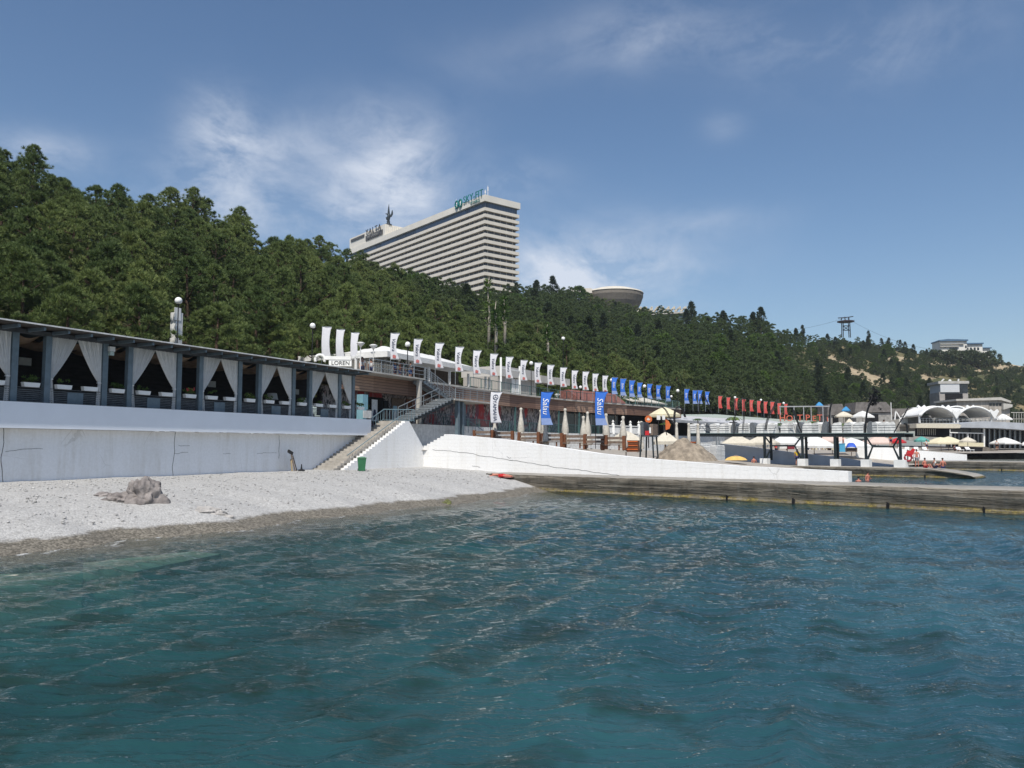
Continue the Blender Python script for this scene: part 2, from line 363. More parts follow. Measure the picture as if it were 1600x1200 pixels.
bp = g.n('ShaderNodeBump'); bp.inputs['Distance'].default_value = .030; g.set(bp.inputs['Height'], hgt)
patch = g.noise(v, .16, 4, .55); patch2 = g.noise(v, .6, 4, .6, .4)
body = g.mix(g.ramp(g.math('MULTIPLY', dpt, .25), .47, .72), g.mix(g.ramp(patch, .38, .64), (.011, .042, .044), (.018, .070, .070)), g.mix(g.ramp(patch, .38, .64), (.024, .080, .116), (.040, .116, .160)))
body = g.mix(g.math('MULTIPLY', g.ramp(patch2, .50, .62), .6), body, (.012, .020, .010))
dif = g.n('ShaderNodeBsdfDiffuse'); g.set(dif.inputs[0], body); g.set(dif.inputs['Normal'], bp.outputs[0])
tra = g.n('ShaderNodeBsdfTransparent'); tint = g.mix(g.ramp(dpt, 0.0, 1.0), (.93, .97, .96), (.45, .70, .68)); g.set(tra.inputs[0], tint)
opa = g.ramp(g.math('MULTIPLY', dpt, .25), 0.005, .42, (.03, .03, .03), (.90, .90, .90))
m1 = g.n('ShaderNodeMixShader'); g.set(m1.inputs[0], opa); g.set(m1.inputs[1], tra.outputs[0]); g.set(m1.inputs[2], dif.outputs[0])
foamn = g.ramp(g.noise(g.mp((1, .45, 1), (0, 0, -RZC)), 3.2, 7, .75), .53, .60)
foam = g.math('MULTIPLY', g.math('MULTIPLY', foamn, g.ramp(dpt, .02, .13, (1, 1, 1), (0, 0, 0))), .8)
fo = g.n('ShaderNodeBsdfDiffuse'); fo.inputs[0].default_value = (.75, .77, .76, 1)
mF = g.n('ShaderNodeMixShader'); g.set(mF.inputs[0], foam); g.set(mF.inputs[1], m1.outputs[0]); g.set(mF.inputs[2], fo.outputs[0])
gl = g.n('ShaderNodeBsdfGlossy'); gl.inputs['Roughness'].default_value = .02; g.set(gl.inputs['Normal'], bp.outputs[0])
fr = g.n('ShaderNodeFresnel'); fr.inputs[0].default_value = 1.335; g.set(fr.inputs['Normal'], bp.outputs[0])
m2 = g.n('ShaderNodeMixShader'); g.set(m2.inputs[0], fr.outputs[0]); g.set(m2.inputs[1], mF.outputs[0]); g.set(m2.inputs[2], gl.outputs[0])
g.set(g.out.inputs[0], m2.outputs[0])
SEAMAT = g.m
WATER = np_obj('sea_water', V, Fq, SEAMAT, smooth=True); tag(WATER, kind='structure', label='rippled teal sea')
at = WATER.data.attributes.new('depth', 'FLOAT', 'POINT'); at.data.foreach_set('value', np.clip(depth, 0, 6).astype(np.float32).ravel())
# the open sea beyond
n = 64; vs = []; fs = []
for k in range(n+1):
    a = math.radians(-100+200*k/n)
    vs += [(259*math.sin(a), 259*math.cos(a), -.02), (940*math.sin(a), 940*math.cos(a), -.02)]
fs = [(2*k, 2*k+2, 2*k+3, 2*k+1) for k in range(n)]
far = MB().add(vs, fs).build('far_sea_water', SEAMAT); tag(far, kind='structure')
at = far.data.attributes.new('depth', 'FLOAT', 'POINT'); at.data.foreach_set('value', [5.0]*len(vs))

# ------------------------------------------------------------------ hill terrain (polar grid of real heights)
#        column px, depth of foot, height of foot, depth of crest, image row of the tree tops on the crest, tree height there
HT = np.array([(-900, 30, 6, 80, 60, 8), (-300, 40, 6, 80, 150, 8), (0, 47, 6, 86, 226, 7.5), (100, 50, 6, 90, 266, 7.5), (200, 54, 6, 98, 290, 8), (290, 59, 6, 106, 302, 8), (330, 61, 6, 110, 326, 8), (400, 66, 6.5, 120, 352, 8), (470, 70, 6.5, 132, 366, 8),
               (540, 76, 7, 147, 386, 8), (600, 82, 7, 165, 408, 8), (650, 88, 7.5, 180, 424, 8), (700, 94, 8, 200, 438, 8), (760, 103, 8, 230, 452, 8), (820, 112, 8, 290, 447, 9), (860, 120, 8, 330, 442, 9), (920, 128, 8.5, 350, 462, 8),
               (1000, 138, 9, 350, 482, 8), (1060, 150, 9, 335, 490, 8), (1120, 162, 9.5, 310, 490, 8), (1190, 182, 9.5, 300, 497, 8), (1230, 195, 9.5, 330, 514, 7), (1260, 200, 9.5, 370, 521, 6), (1320, 215, 9.5, 410, 523, 6), (1400, 240, 9, 430, 531, 5.5),
               (1460, 262, 9, 450, 545, 4.5), (1550, 285, 9, 470, 553, 4), (1600, 300, 9, 480, 560, 4), (1900, 420, 9, 600, 590, 4), (2400, 700, 6, 900, 640, 4)], dtype=float)
def cols(px):
    return [np.interp(px, HT[:, 0], HT[:, k]) for k in range(1, 6)]
def hill_z(px, y):
    yb, zb, ys, row, th = cols(px)
    zs = EYE+(697.5-row)/F*ys-th
    s = (y-yb)/(ys-yb)
    up = zb+(zs-zb)*np.clip(s, 0, 1)**1.06
    back = zs+np.clip(y-ys, 0, 40)*.06-np.clip(y-ys-40, 0, 900)*.02
    return np.where(s <= 1, up, back)
HOTEL_PAD = 69.0
def hill_xy(X, Yv):
    px = 800+F*X/np.maximum(Yv, 1)*1.0
    z = hill_z(px, Yv)
    return z
pxs = np.concatenate([np.linspace(-900, -100, 30, endpoint=False), np.linspace(-100, 1700, 230), np.linspace(1700, 2400, 20)[1:]])
ss_ = np.concatenate([[-.02], np.linspace(0, 1, 60), 1+np.linspace(.02, 1.6, 40)])
PX, S = np.meshgrid(pxs, ss_, indexing='ij')
yb, zb, ys, row, th = cols(PX)
YY = yb+(ys-yb)*S; XX = (PX-800)/F*YY; ZZ = hill_z(PX, YY)
nzh = vnoise(XX, YY, .05, 4.0)*2.2+vnoise(XX, YY, .15, 9.0)*.8
ZZ = ZZ+nzh*np.clip(S*4, 0, 1)*np.clip(YY/150, .35, 1)
V = np.stack([XX, YY, ZZ], -1).reshape(-1, 3); n2 = len(ss_)
ii, jj = np.meshgrid(np.arange(len(pxs)-1), np.arange(n2-1), indexing='ij'); q = (ii*n2+jj).ravel()
Fq = np.stack([q, q+1, q+n2+1, q+n2], -1)[:, ::-1]
g = G('hill_soil'); v = g.mp(src='Object')
a = g.noise(v, .05, 6, .65); b = g.noise(v, .4, 6, .65)
col = g.mix(g.ramp(b, .42, .6), (.055, .05, .026), (.05, .07, .026))
dry = g.mix(g.ramp(g.noise(v, .22, 6, .7), .40, .60), (.14, .115, .06), (.27, .215, .125))
ydist = g.ramp(g.math('MULTIPLY', g.xyz(g.c.outputs['Object'])[0], .001), .105, .150)
col = g.mix(g.math('MULTIPLY', ydist, g.ramp(a, .44, .57)), g.mix(g.math('MULTIPLY', ydist, .6), col, (.085, .09, .045)), dry)
ba = g.n('ShaderNodeAttribute', attribute_name='bare'); bf = g.ramp(g.math('ADD', ba.outputs['Fac'], g.math('MULTIPLY', g.math('SUBTRACT', b, .5), .9)), .42, .58)
col = g.mix(bf, col, g.mix(g.ramp(b, .4, .6), (.30, .24, .155), (.39, .32, .22)))
g.set(g.b.inputs['Base Color'], col); g.b.inputs['Roughness'].default_value = .95; g.b.inputs['Specular IOR Level'].default_value = .1
g.bump(g.noise(v, 1.2, 5), .3)
HILL = np_obj('hill_terrain', V, Fq, g.m, smooth=True); tag(HILL, kind='structure', label='steep wooded hillside behind the beach')
PATCHES = ((1312, 578, 24, 13), (1372, 594, 20, 8), (1298, 564, 13, 9), (1335, 585, 20, 9), (1352, 590, 12, 6), (1480, 566, 30, 5), (1545, 575, 36, 6), (1440, 590, 20, 5), (1590, 567, 30, 7), (1400, 562, 14, 5), (1540, 630, 26, 6))
_f = V[:, 1]*cc+(V[:, 2]-EYE)*ss; _u = -V[:, 1]*ss+(V[:, 2]-EYE)*cc; _qx = 800+F*V[:, 0]/_f; _qy = 600-F*_u/_f
_bare = np.zeros(len(V), np.float32)
for a_, b_, w_, h_ in PATCHES: _bare = np.maximum(_bare, np.exp(-(((_qx-a_)/w_)**2+((_qy-b_)/h_)**2)*.6)*(V[:, 1] > 180))
_at = HILL.data.attributes.new('bare', 'FLOAT', 'POINT'); _at.data.foreach_set('value', _bare.astype(np.float32))
from mathutils.bvhtree import BVHTree
_bvh = BVHTree.FromPolygons([tuple(x) for x in V], [tuple(x) for x in Fq.tolist()])
def ground(X, Yv):
    h = _bvh.ray_cast(Vector((X, Yv, 500)), Vector((0, 0, -1)))
    return h[0].z if h[0] is not None else 8.0
# ------------------------------------------------------------------ trees
def leafmat(name, c1, c2, trans=.25):
    g = G(name); oi = g.n('ShaderNodeObjectInfo'); gi = g.n('ShaderNodeNewGeometry')
    r = g.ramp(gi.outputs['Random Per Island'], 0, 1, c1, c2)
    hs = g.n('ShaderNodeHueSaturation'); g.set(hs.inputs['Color'], r)
    g.set(hs.inputs['Value'], g.math('ADD', g.math('MULTIPLY', oi.outputs['Random'], .55), .72)); g.set(hs.inputs['Hue'], g.math('ADD', g.math('MULTIPLY', oi.outputs['Random'], -.035), .515))
    g.set(g.b.inputs['Base Color'], hs.outputs[0]); g.b.inputs['Roughness'].default_value = .55; g.b.inputs['Specular IOR Level'].default_value = .25
    tr = g.n('ShaderNodeBsdfTranslucent'); g.set(tr.inputs[0], hs.outputs[0]); mx = g.n('ShaderNodeMixShader'); mx.inputs[0].default_value = trans
    g.set(mx.inputs[1], g.b.outputs[0]); g.set(mx.inputs[2], tr.outputs[0]); g.set(g.out.inputs[0], mx.outputs[0]); return g.m
PINE = leafmat('pine_needles', (.066, .104, .032), (.180, .235, .070), .14)
PINEF = leafmat('far_pine_needles', (.068, .100, .034), (.155, .198, .070), .18)
LEAF = leafmat('broad_leaves', (.045, .085, .018), (.10, .17, .035))
CYP = leafmat('cypress_needles', (.018, .034, .016), (.045, .068, .026))
SCRUB = leafmat('scrub_leaves', (.045, .065, .028), (.095, .125, .055))
BARK = M('pine_bark', (.115, .075, .05), .95, .3, 5, .03)
PALEBARK = M('pale_bark', (.42, .38, .31), .9, .2, 5, .01)
def clumps_to_tris(C, O, R, nb, lw, rng, up=.75, b0=.15, b1=.62):
    """needle sprays: C clump centres, O outward directions, R clump radii"""
    n = len(C); c = np.repeat(C, nb, 0); o = np.repeat(O, nb, 0); r = np.repeat(R, nb)[:, None]
    d = rng.normal(size=(n*nb, 3)); d /= np.linalg.norm(d, axis=1)[:, None]
    d = d+o*up; d /= np.linalg.norm(d, axis=1)[:, None]
    base = c+d*r*rng.uniform(b0, b1, (n*nb, 1)); tip = c+d*r*rng.uniform(.8, 1.15, (n*nb, 1))
    s = np.cross(d, rng.normal(size=(n*nb, 3))); s /= np.linalg.norm(s, axis=1)[:, None]; w = lw*r*rng.uniform(.7, 1.3, (n*nb, 1))
    V = np.stack([base-s*w, base+s*w, tip+s*w*.25, tip-s*w*.25], 1).reshape(-1, 3)
    return V, np.arange(len(V)).reshape(-1, 4)
def pine_shape(rng, h, n, spread, kind):
    C = []; O = []; R = []
    z0 = h*(rng.uniform(.03, .07) if kind == 'pine' else rng.uniform(.10, .16))
    lean = rng.normal(0, .03*h, 2)
    if kind == 'pine':               # puffs of needle tufts at the branch ends, open gaps between them
        npf = max(11, n//13); k = 0
        for i in range(npf):
            f = ((i+.5)/npf)**.80; z = z0+(h-z0)*.95*f; a = i*2.399+rng.normal(0, .35)
            prof = (math.sin(math.pi*min(1, (f*.74+.26)))**.6)*(1-.30*f**5)
            rad = spread*prof*(.92 if i % 4 else .35)*rng.uniform(.75, 1.2); pr = rng.uniform(.62, .98)*(.78 if f > .85 else 1.0)
            pc = np.array([rad*math.cos(a)+lean[0]*f, rad*math.sin(a)+lean[1]*f, z])
            m = n//npf
            for j in range(m):
                d = rng.normal(size=3); d[2] = abs(d[2])*1.1-.25; d /= np.linalg.norm(d)
                C.append(pc+d*np.array([.72, .72, .50])*pr); o = d*.6+np.array([.25*math.cos(a), .25*math.sin(a), .9]); O.append(o/np.linalg.norm(o)); R.append(1)
        return np.array(C), np.array(O), lean
    while len(C) < n:
        f = rng.random()**.8; z = z0+(h-z0)*f
        if kind == 'pine':
            prof = (math.sin(math.pi*min(1, (f*.80+.22)))**.75)*(1-.45*f**4)
        elif kind == 'cone': prof = (1-f)**.8+.03
        elif kind == 'cyp': prof = (math.sin(math.pi*min(1, f*.9+.12))**.6)
        else: prof = math.sin(math.pi*(f*.78+.2))**.6
        a = rng.uniform(0, 6.283)
        lob = 1+.28*math.sin(a*3+z*1.7+lean[0]*9)+.15*math.sin(a*5-z*2.3)
        rad = spread*prof*lob*(.45+.55*math.sqrt(rng.random()))
        x, y = rad*math.cos(a)+lean[0]*f, rad*math.sin(a)+lean[1]*f
        C.append((x, y, z)); v = np.array([math.cos(a), math.sin(a), .75+.5*f]); O.append(v/np.linalg.norm(v)); R.append(1)
    return np.array(C), np.array(O), lean
def make_tree(name, kind, seed, h, n, spread, cr, nb, lw, leaf, bark, label, cat, group, limbs=9):
    rng = np.random.default_rng(seed); C, O, lean = pine_shape(rng, h, n, spread, kind)
    n = len(C); R = cr*rng.uniform(.7, 1.25, n)
    V, Fc = clumps_to_tris(C, O, R, nb, lw, rng, *((1.15, .0, .30) if kind == 'pine' else (.75, .15, .62)))
    root = thing(name, label, cat, (0, 0, -500), 0, group)
    np_obj('crown', V, Fc, leaf, root)
    t = MB(); tops = [(0, 0, -1.2), (0, 0, h*.3), (lean[0]*.5, lean[1]*.5, h*.62), (lean[0], lean[1], h*.93)]
    r0 = h*.021; t.tube(tops, [r0*1.25, r0, r0*.65, r0*.15], 7)
    for i in rng.choice(n, min(limbs, n), replace=False):
        c = C[i]; zb = max(h*.15, c[2]-.35*math.hypot(c[0], c[1])-.2); f = zb/h
        t.tube([(lean[0]*f, lean[1]*f, zb), (c[0]*.55, c[1]*.55, (zb+c[2])/2-.05), tuple(c)], [r0*.4, r0*.28, r0*.08], 5)
    t.build('trunk', bark, root, True)
    return root
PINES = [make_tree('pine_tree', 'pine', 20+i, h, 500, sp, .36, 36, .050, PINE, BARK, 'dark green pine', 'tree', None) for i, (h, sp) in enumerate(((8.4, 2.6), (7.6, 2.5), (9.2, 2.5), (8.0, 2.9), (7.0, 2.4)))]
FPINES = [make_tree('pine_tree', 'pine', 40+i, h, 170, sp, .52, 24, .075, PINEF, BARK, 'dark green pine', 'tree', None, 4) for i, (h, sp) in enumerate(((8.6, 2.9), (7.8, 3.1), (9.4, 2.7)))]
FCONE = [make_tree('cedar_tree', 'cone', 60+i, h, 85, sp, .8, 24, .13, CYP, BARK, 'dark cedar', 'tree', None, 3) for i, (h, sp) in enumerate(((9.5, 2.9), (10.5, 2.6)))]
BUSH = [make_tree('shrub', 'round', 70+i, h, 60, sp, .75, 24, .14, SCRUB, BARK, 'olive green shrub', 'shrub', None, 4) for i, (h, sp) in enumerate(((3.4, 2.3), (4.4, 2.6)))]
LEAFY = [make_tree('broadleaf_tree', 'round', 80+i, h, 120, sp, .75, 30, .15, LEAF, BARK, 'bright green broadleaf tree', 'tree', None, 7) for i, (h, sp) in enumerate(((6.5, 2.6), (7.5, 2.9)))]
CYPR = make_tree('cypress_tree', 'cyp', 90, 10, 90, .95, .6, 26, .12, CYP, BARK, 'slim dark cypress', 'tree', None, 0)
trng = random.Random(3)
def bare(px, py, z):
    return any(((px-a)/w)**2+((py-b)/h)**2 < 1 for a, b, w, h in PATCHES)
def project(P):
    f = P[1]*cc+(P[2]-EYE)*ss; u = -P[1]*ss+(P[2]-EYE)*cc
    return 800+F*P[0]/f, 600-F*u/f
spots = []
yv = 44.0
row_i = 0
while yv < 560:
    sp = 3.9+yv*.0062; row_i += 1
    x = -.74*yv+(sp/2 if row_i % 2 else 0)
    while x < .76*yv:
        X = x+trng.uniform(-.38, .38)*sp; Yq = yv+trng.uniform(-.38, .38)*sp; x += sp
        px = 800+F*X/Yq
        if not (-130 < px < 1730): continue
        yb, zb, ysk, row, th = [float(k) for k in cols(px)]
        if Yq < yb+1.2 or Yq > ysk+11: continue
        z = ground(X, Yq); P = (X, Yq, z); qx, qy = project(P); far_right = max(0, min(1, (px-1235)/120))
        if trng.random() < far_right*.12: continue
        if bare(qx, qy-2, z) and trng.random() < .9: continue
        if 1455 < qx < 1515 and 592 < qy < 632: continue
        if 248 < qx < 300 and Yq < 66: continue
        if 905 < qx < 1075 and Yq > 352 and qy < 505: continue
        spots.append((X, Yq, z, px, qx, qy, far_right, Yq-ysk))
    yv += sp*.87
spots.sort(key=lambda s: s[1])
lowrow = []
for px in range(1030, 1262, 4):
    yb = float(cols(px)[0]); Yq = yb+trng.uniform(.5, 7); X = (px-800)/F*Yq; lowrow.append((X, Yq, ground(X, Yq)))
LAB = {'a': 'dark green pine in the dense wood on the slope behind the curtained terrace', 'b': 'dark green pine on the wooded slope below the tall hotel', 'c': 'dark pine on the wooded slope behind the row of blue banners'}
GRP = {'a': 'pines behind the curtained terrace', 'b': 'pines below the hotel', 'c': 'pines behind the blue banners'}
first = {}
def put(proto, X, Yq, z, sc, lab=None, grp=None):
    if proto.name not in first: first[proto.name] = 1
    return dup(proto, (X, Yq, z), trng.uniform(0, 6.28), lab, (sc*trng.uniform(.92, 1.08), sc*trng.uniform(.92, 1.08), sc*trng.uniform(.9, 1.12)), grp)
stuff = []; nt_ = 0; skip = 0
for (X, Yq, z, px, qx, qy, fr, over) in spots:
    th = float(np.interp(px, HT[:, 0], HT[:, 5])); sc = th/8.0*(trng.uniform(.90, 1.10) if over < -8 else trng.uniform(.94, 1.03))
    if nt_ < 296 and px < 1240:
        k = 'a' if px < 545 else ('b' if px < 850 else 'c')
        if 'near' and px > 730 and trng.random() < .13 and Yq < 190:
            put(trng.choice(LEAFY), X, Yq, z, sc*.9, 'bright green broadleaf tree among the dark pines behind the promenade', 'broadleaf trees among the pines')
        else:
            put(trng.choice(PINES) if Yq < 150 else trng.choice(FPINES), X, Yq, z, sc, LAB[k], GRP[k])
        nt_ += 1
    else:
        u = trng.random()
        pr = trng.choice(FPINES) if u < .80-.50*fr else (trng.choice(FCONE) if u < .84-.36*fr else (trng.choice(BUSH) if (fr > .3 and u < .85) or u < .88 else trng.choice(LEAFY)))
        stuff.append((pr, X, Yq, z, sc*(1.1 if pr in BUSH else 1.0)))
        if fr > .4:
            for _ in range(2): stuff.append((trng.choice(BUSH), X+trng.uniform(-3.5, 3.5), Yq+trng.uniform(-3.5, 3.5), z-.3, trng.uniform(.35, .85)))
for X, Yq, z in lowrow: stuff.append((trng.choice(BUSH), X, Yq, z-.2, trng.uniform(.7, 1.25)))
# the rest of the wood: one object, every tree in it a copy of the same crowns and trunks
groups = {}
for pr, X, Yq, z, sc in stuff: groups.setdefault(pr.name, []).append((X, Yq, z, sc))
def merged(parts, leaf, name, label):
    Vs = []; Fs = []; b = 0
    for pr, lst in parts:
        co = next(c for c in KIDS(pr) if c.name.startswith('crown')).data; nV = len(co.vertices); a = np.empty(nV*3, np.float32); co.vertices.foreach_get('co', a); a = a.reshape(-1, 3)
        f = np.arange(nV).reshape(-1, 4)
        for X, Yq, z, sc in lst:
            w = trng.uniform(0, 6.28); c_, s_ = math.cos(w), math.sin(w); s2 = sc*trng.uniform(.9, 1.1)
            x = (a[:, 0]*c_-a[:, 1]*s_)*sc+X; y = (a[:, 0]*s_+a[:, 1]*c_)*sc+Yq
            Vs.append(np.stack([x, y, a[:, 2]*s2+z], -1)); Fs.append(f+b); b += nV
    if not Vs: return None
    o = np_obj(name, np.concatenate(Vs), np.concatenate(Fs), leaf); return tag(o, label, 'wood', None, 'stuff')
byname = {p.name: p for p in FPINES+FCONE+BUSH+LEAFY}
merged([(byname[k], v) for k, v in groups.items() if byname[k] in FPINES], PINEF, 'far_pine_wood', 'dense far off pine wood covering the upper hillside')
merged([(byname[k], v) for k, v in groups.items() if byname[k] in FCONE], CYP, 'far_cedar_wood', 'dark cedars scattered through the far wood')
merged([(byname[k], v) for k, v in groups.items() if byname[k] in BUSH], SCRUB, 'hillside_scrub', 'olive green scrub dotted over the dry hillside')
merged([(byname[k], v) for k, v in groups.items() if byname[k] in LEAFY], LEAF, 'far_broadleaf_wood', 'lighter green broadleaf growth in the far wood')
# single trees one can point to
def at_px(px, base_row, Yd):
    P = atY(px, base_row, Yd); return (P.x, P.y, ground(P.x, P.y))
def tall(proto, px, toprow, Yd, lab, cat=None, grp=None):
    P = atY(px, toprow, Yd); z = ground(P.x, P.y); h = max(c.data.vertices[i].co.z for c in KIDS(proto) if c.name.startswith('crown') for i in range(0, len(c.data.vertices), 7))
    return dup(proto, (P.x, P.y, z), px*.37, lab, max(.4, (P.z-z)/h), grp)
tall(PINES[2], 376, 322, 122, 'lone pine with an open crown rising above the ridge left of the hotel')
tall(PINES[0], 318, 308, 110, 'tall ragged pine on the skyline above the third curtained bay')
tall(PINES[1], 270, 292, 104, 'dense pine bulging above the skyline at the left above the second curtained bay')
tall(FCONE[0], 862, 430, 318, 'broad dark cedar on the skyline just right of the hotel')
tall(FCONE[1], 838, 436, 316, 'smaller dark cedar touching the hotel end wall')
tall(LEAFY[0], 904, 446, 340, 'round dark tree beside the saucer shaped building')
tall(FCONE[0], 1079, 470, 330, 'pointed cedar standing alone on the ridge right of the saucer building')
tall(FCONE[1], 1188, 478, 296, 'dark cedar at the drop in the ridge line')
tall(FCONE[1], 1176, 486, 300, 'cedar left of the drop in the ridge line')
tall(FCONE[0], 1132, 488, 312, 'cedar in the middle of the straight part of the ridge')
tall(CYPR, 1254, 507, 372, 'slim flat topped tree left of the cableway pylon')
tall(CYPR, 1357, 516, 420, 'thin spire shaped cypress right of the cableway pylon')
for i_, (px_, r_) in enumerate(((922, 459), (933, 462), (944, 465), (956, 467), (968, 470), (980, 473), (992, 476))): tall(FPINES[i_ % 3], px_, r_, 338, 'pine rising in front of the saucer hall, %s from the left' % ['first', 'second', 'third', 'fourth', 'fifth', 'sixth', 'seventh'][i_], None, 'pines in front of the saucer hall')
for i_, px_ in enumerate((1458, 1467, 1476, 1486, 1497, 1508, 1517, 1527, 1538, 1549)): tall(BUSH[i_ % 2], px_, 545+(i_ % 3)*1.3+(i_ > 6)*2, 436, 'dark bush before the white ridge house, %s from the left' % ['first', 'second', 'third', 'fourth', 'fifth', 'sixth', 'seventh', 'eighth', 'ninth', 'tenth'][i_], None, 'bushes in front of the ridge house')
tall(CYPR, 806, 440, 262, 'slim cypress in front of the hotel end wall')
for p in PINES+FPINES+FCONE+BUSH+LEAFY+[CYPR]:
    for c in list(p.children): bpy.data.objects.remove(c)
    bpy.data.objects.remove(p)
_kids.clear()
# pale bare poplars
def poplar(px, toprow, baserow, Yd, seed, lab):
    P = atY(px, baserow, Yd); Tp = atY(px, toprow, Yd); r = np.random.default_rng(seed); h = Tp.z-P.z
    root = thing('poplar_tree', lab, 'tree', (P.x, P.y, P.z), 0, 'pale bare poplars on the slope')
    b = MB(); crown = []
    b.tube([(0, 0, -2), (.15, 0, h*.4), (-.1, .1, h*.75), (.1, 0, h)], [.30, .22, .13, .03], 6)
    for k in range(13):
        z = h*r.uniform(.25, .9); a = r.uniform(0, 6.28); l = r.uniform(.1, .22)*h*(1.1-z/h)
        e = (math.cos(a)*l*.35, math.sin(a)*l*.35, z+l); b.tube([(0, 0, z), (e[0]*.7, e[1]*.7, z+l*.45), e], [.09, .06, .015], 5); crown.append(e)
    b.build('trunk', PALEBARK, root, True)
    Cc = np.array(crown+[(c[0]*.7, c[1]*.7, c[2]-.8) for c in crown]); O = np.tile(np.array([0, 0, 1.0]), (len(Cc), 1))
    V, Fc = clumps_to_tris(Cc, O, np.full(len(Cc), .85), 14, .1, r); np_obj('crown', V, Fc, LEAF, root)
poplar(763, 432, 540, 118, 1, 'pale poplar with bare trunk in front of the hotel corner, leftmost of three')
poplar(774, 470, 545, 116, 2, 'pale poplar with bare forked trunk right of the first poplar')
poplar(855, 505, 560, 130, 3, 'pale bare trunk standing apart above the white banners')
poplar(788, 462, 530, 121, 4, 'thin pale poplar below the right end of the hotel')
# ------------------------------------------------------------------ text
_tc = {}
def text_mesh(s, size=1.0, depth=.02, shear=0.0, spacing=1.0):
    key = (s, size, depth, shear, spacing)
    if key not in _tc:
        cu = bpy.data.curves.new('lettering', 'FONT'); cu.body = s; cu.size = size; cu.extrude = depth; cu.align_x = 'CENTER'; cu.align_y = 'CENTER'; cu.shear = shear; cu.space_character = spacing; cu.resolution_u = 3
        o = bpy.data.objects.new('lettering', cu); COL.objects.link(o); bpy.context.view_layer.update()
        dg = bpy.context.evaluated_depsgraph_get(); _tc[key] = bpy.data.meshes.new_from_object(o.evaluated_get(dg)); bpy.data.objects.remove(o)
    return _tc[key]
def text_obj(s, size, mat, parent, loc, rot=(math.pi/2, 0, 0), depth=.02, shear=0.0, spacing=1.0, name='lettering', fn=None, sx=1.0):
    me = text_mesh(s, size, depth, shear, spacing).copy(); me.materials.clear(); me.materials.append(mat)
    Mx = Matrix.Translation(loc) @ Matrix.Rotation(rot[2], 4, 'Z') @ Matrix.Rotation(rot[1], 4, 'Y') @ Matrix.Rotation(rot[0], 4, 'X') @ Matrix.Diagonal((sx, 1, 1, 1))
    me.transform(Mx)
    if fn:
        for v in me.vertices: v.co = fn(v.co)
    o = bpy.data.objects.new(name, me); COL.objects.link(o); o.parent = parent
    return o
# ------------------------------------------------------------------ hotel on the hill
HL = Vector((-.628, .778, 0)); HR = Vector((.778, .628, 0))
H0 = Vector((-12.5, 360, 0)); RZH = math.atan2(HR.y, HR.x)      # local x along the end wall, local y along the long front
hotel = thing('hotel', 'long cream high rise hotel with stacked balcony bands on the ridge', 'hotel', (H0.x, H0.y, 44), RZH)
ZT = 118.6-44; LEN, WID = 134.0, 20.5
g = G('hotel_recess'); v = g.mp(src='Object'); xo = g.xyz(v)
sy_ = g.math('FRACT', g.math('MULTIPLY', g.math('ADD', xo[1], xo[0]), .27)); rn = g.vor(g.mp((.27, .27, .33)), 1.0, out='Color')
fin = g.math('LESS_THAN', sy_, .14)
gc = g.mix(g.ramp(g.xyz(rn)[0], .3, .8), (.022, .026, .032), (.085, .085, .085)); g.set(g.b.inputs['Base Color'], g.mix(fin, gc, (.42, .39, .34))); g.b.inputs['Roughness'].default_value = .3
MB().box(1.3, 1.3, 0, WID-1.3, LEN-1.3, ZT-6.3).build('wall', g.m, hotel)
HB = M('hotel_balcony_concrete', (.70, .645, .555), .85, .06, .25, stretch=(1, 1, 3)); HB2 = M('hotel_roof_concrete', (.72, .68, .60), .8, .05, .2)
def ring(x0, y0, x1, y1, z0, z1, th):
    m = MB(); m.box(x0, y0, z0, x1, y0+th, z1); m.box(x0, y1-th, z0, x1, y1, z1); m.box(x0, y0+th, z0, x0+th, y1-th, z1); m.box(x1-th, y0+th, z0, x1, y1-th, z1); return m
z = ZT-5.75
k = 0
while z > 6:
    m = ring(0, 0, WID, LEN, z-1.50, z, .25); m.box(.25, .25, z-1.48, WID-.25, LEN-.25, z-1.30); m.build('balcony', HB, hotel)
    z -= 3.02; k += 1
m = MB(); m.box(-.4, -.4, ZT-3.0, WID+.4, LEN+.4, ZT); m.build('roof', HB2, hotel)
g = G('hotel_top_glass'); v = g.mp(src='Object'); xo = g.xyz(v); fr_ = g.math('LESS_THAN', g.math('FRACT', g.math('MULTIPLY', g.math('ADD', xo[0], xo[1]), .62)), .14)
pan = g.ramp(g.xyz(g.vor(g.mp((.05, .05, .01)), 1.0, out='Color'))[0], .3, .7, (.035, .05, .075), (.075, .12, .19))
g.set(g.b.inputs['Base Color'], g.mix(fr_, pan, (.14, .16, .19))); g.b.inputs['Roughness'].default_value = .15
gm = g.m
MB().box(.8, .8, ZT-5.75, WID-.8, LEN-.8, ZT-3.0).build('window_band', gm, hotel)
# penthouse block with the rooftop sign
pb = MB(); pb.box(.3, 92, ZT+.004, 17, 133.2, ZT+6.6); pb.build('rooftop_block', HB2, hotel)
rb = MB()
for xx in np.arange(1.3, 17, 1.2): rb.box(xx-.16, 91.72, ZT+.3, xx+.16, 91.997, ZT+6.5)
rb.build('rib', HB2, hotel)
sp = MB(); sp.box(-.1, 94, ZT+1.2, .296, 113, ZT+4.0); sp.box(-.1, 115, ZT+4.2, .296, 131, ZT+5.6); sp.build('sign_panel', M('dark_sign_panel', (.09, .088, .085), .6, .2, 2), hotel)
sg = thing('rooftop_sign', 'dark letters standing on the rooftop block at the far end of the hotel', 'sign', (H0.x+HL.x*103.5+HR.x*(-.55), H0.y+HL.y*103.5+HR.y*(-.55), 44+ZT+5.0), RZH)
DKL = M('dark_letter_paint', (.03, .03, .03), .6, .1, 2)
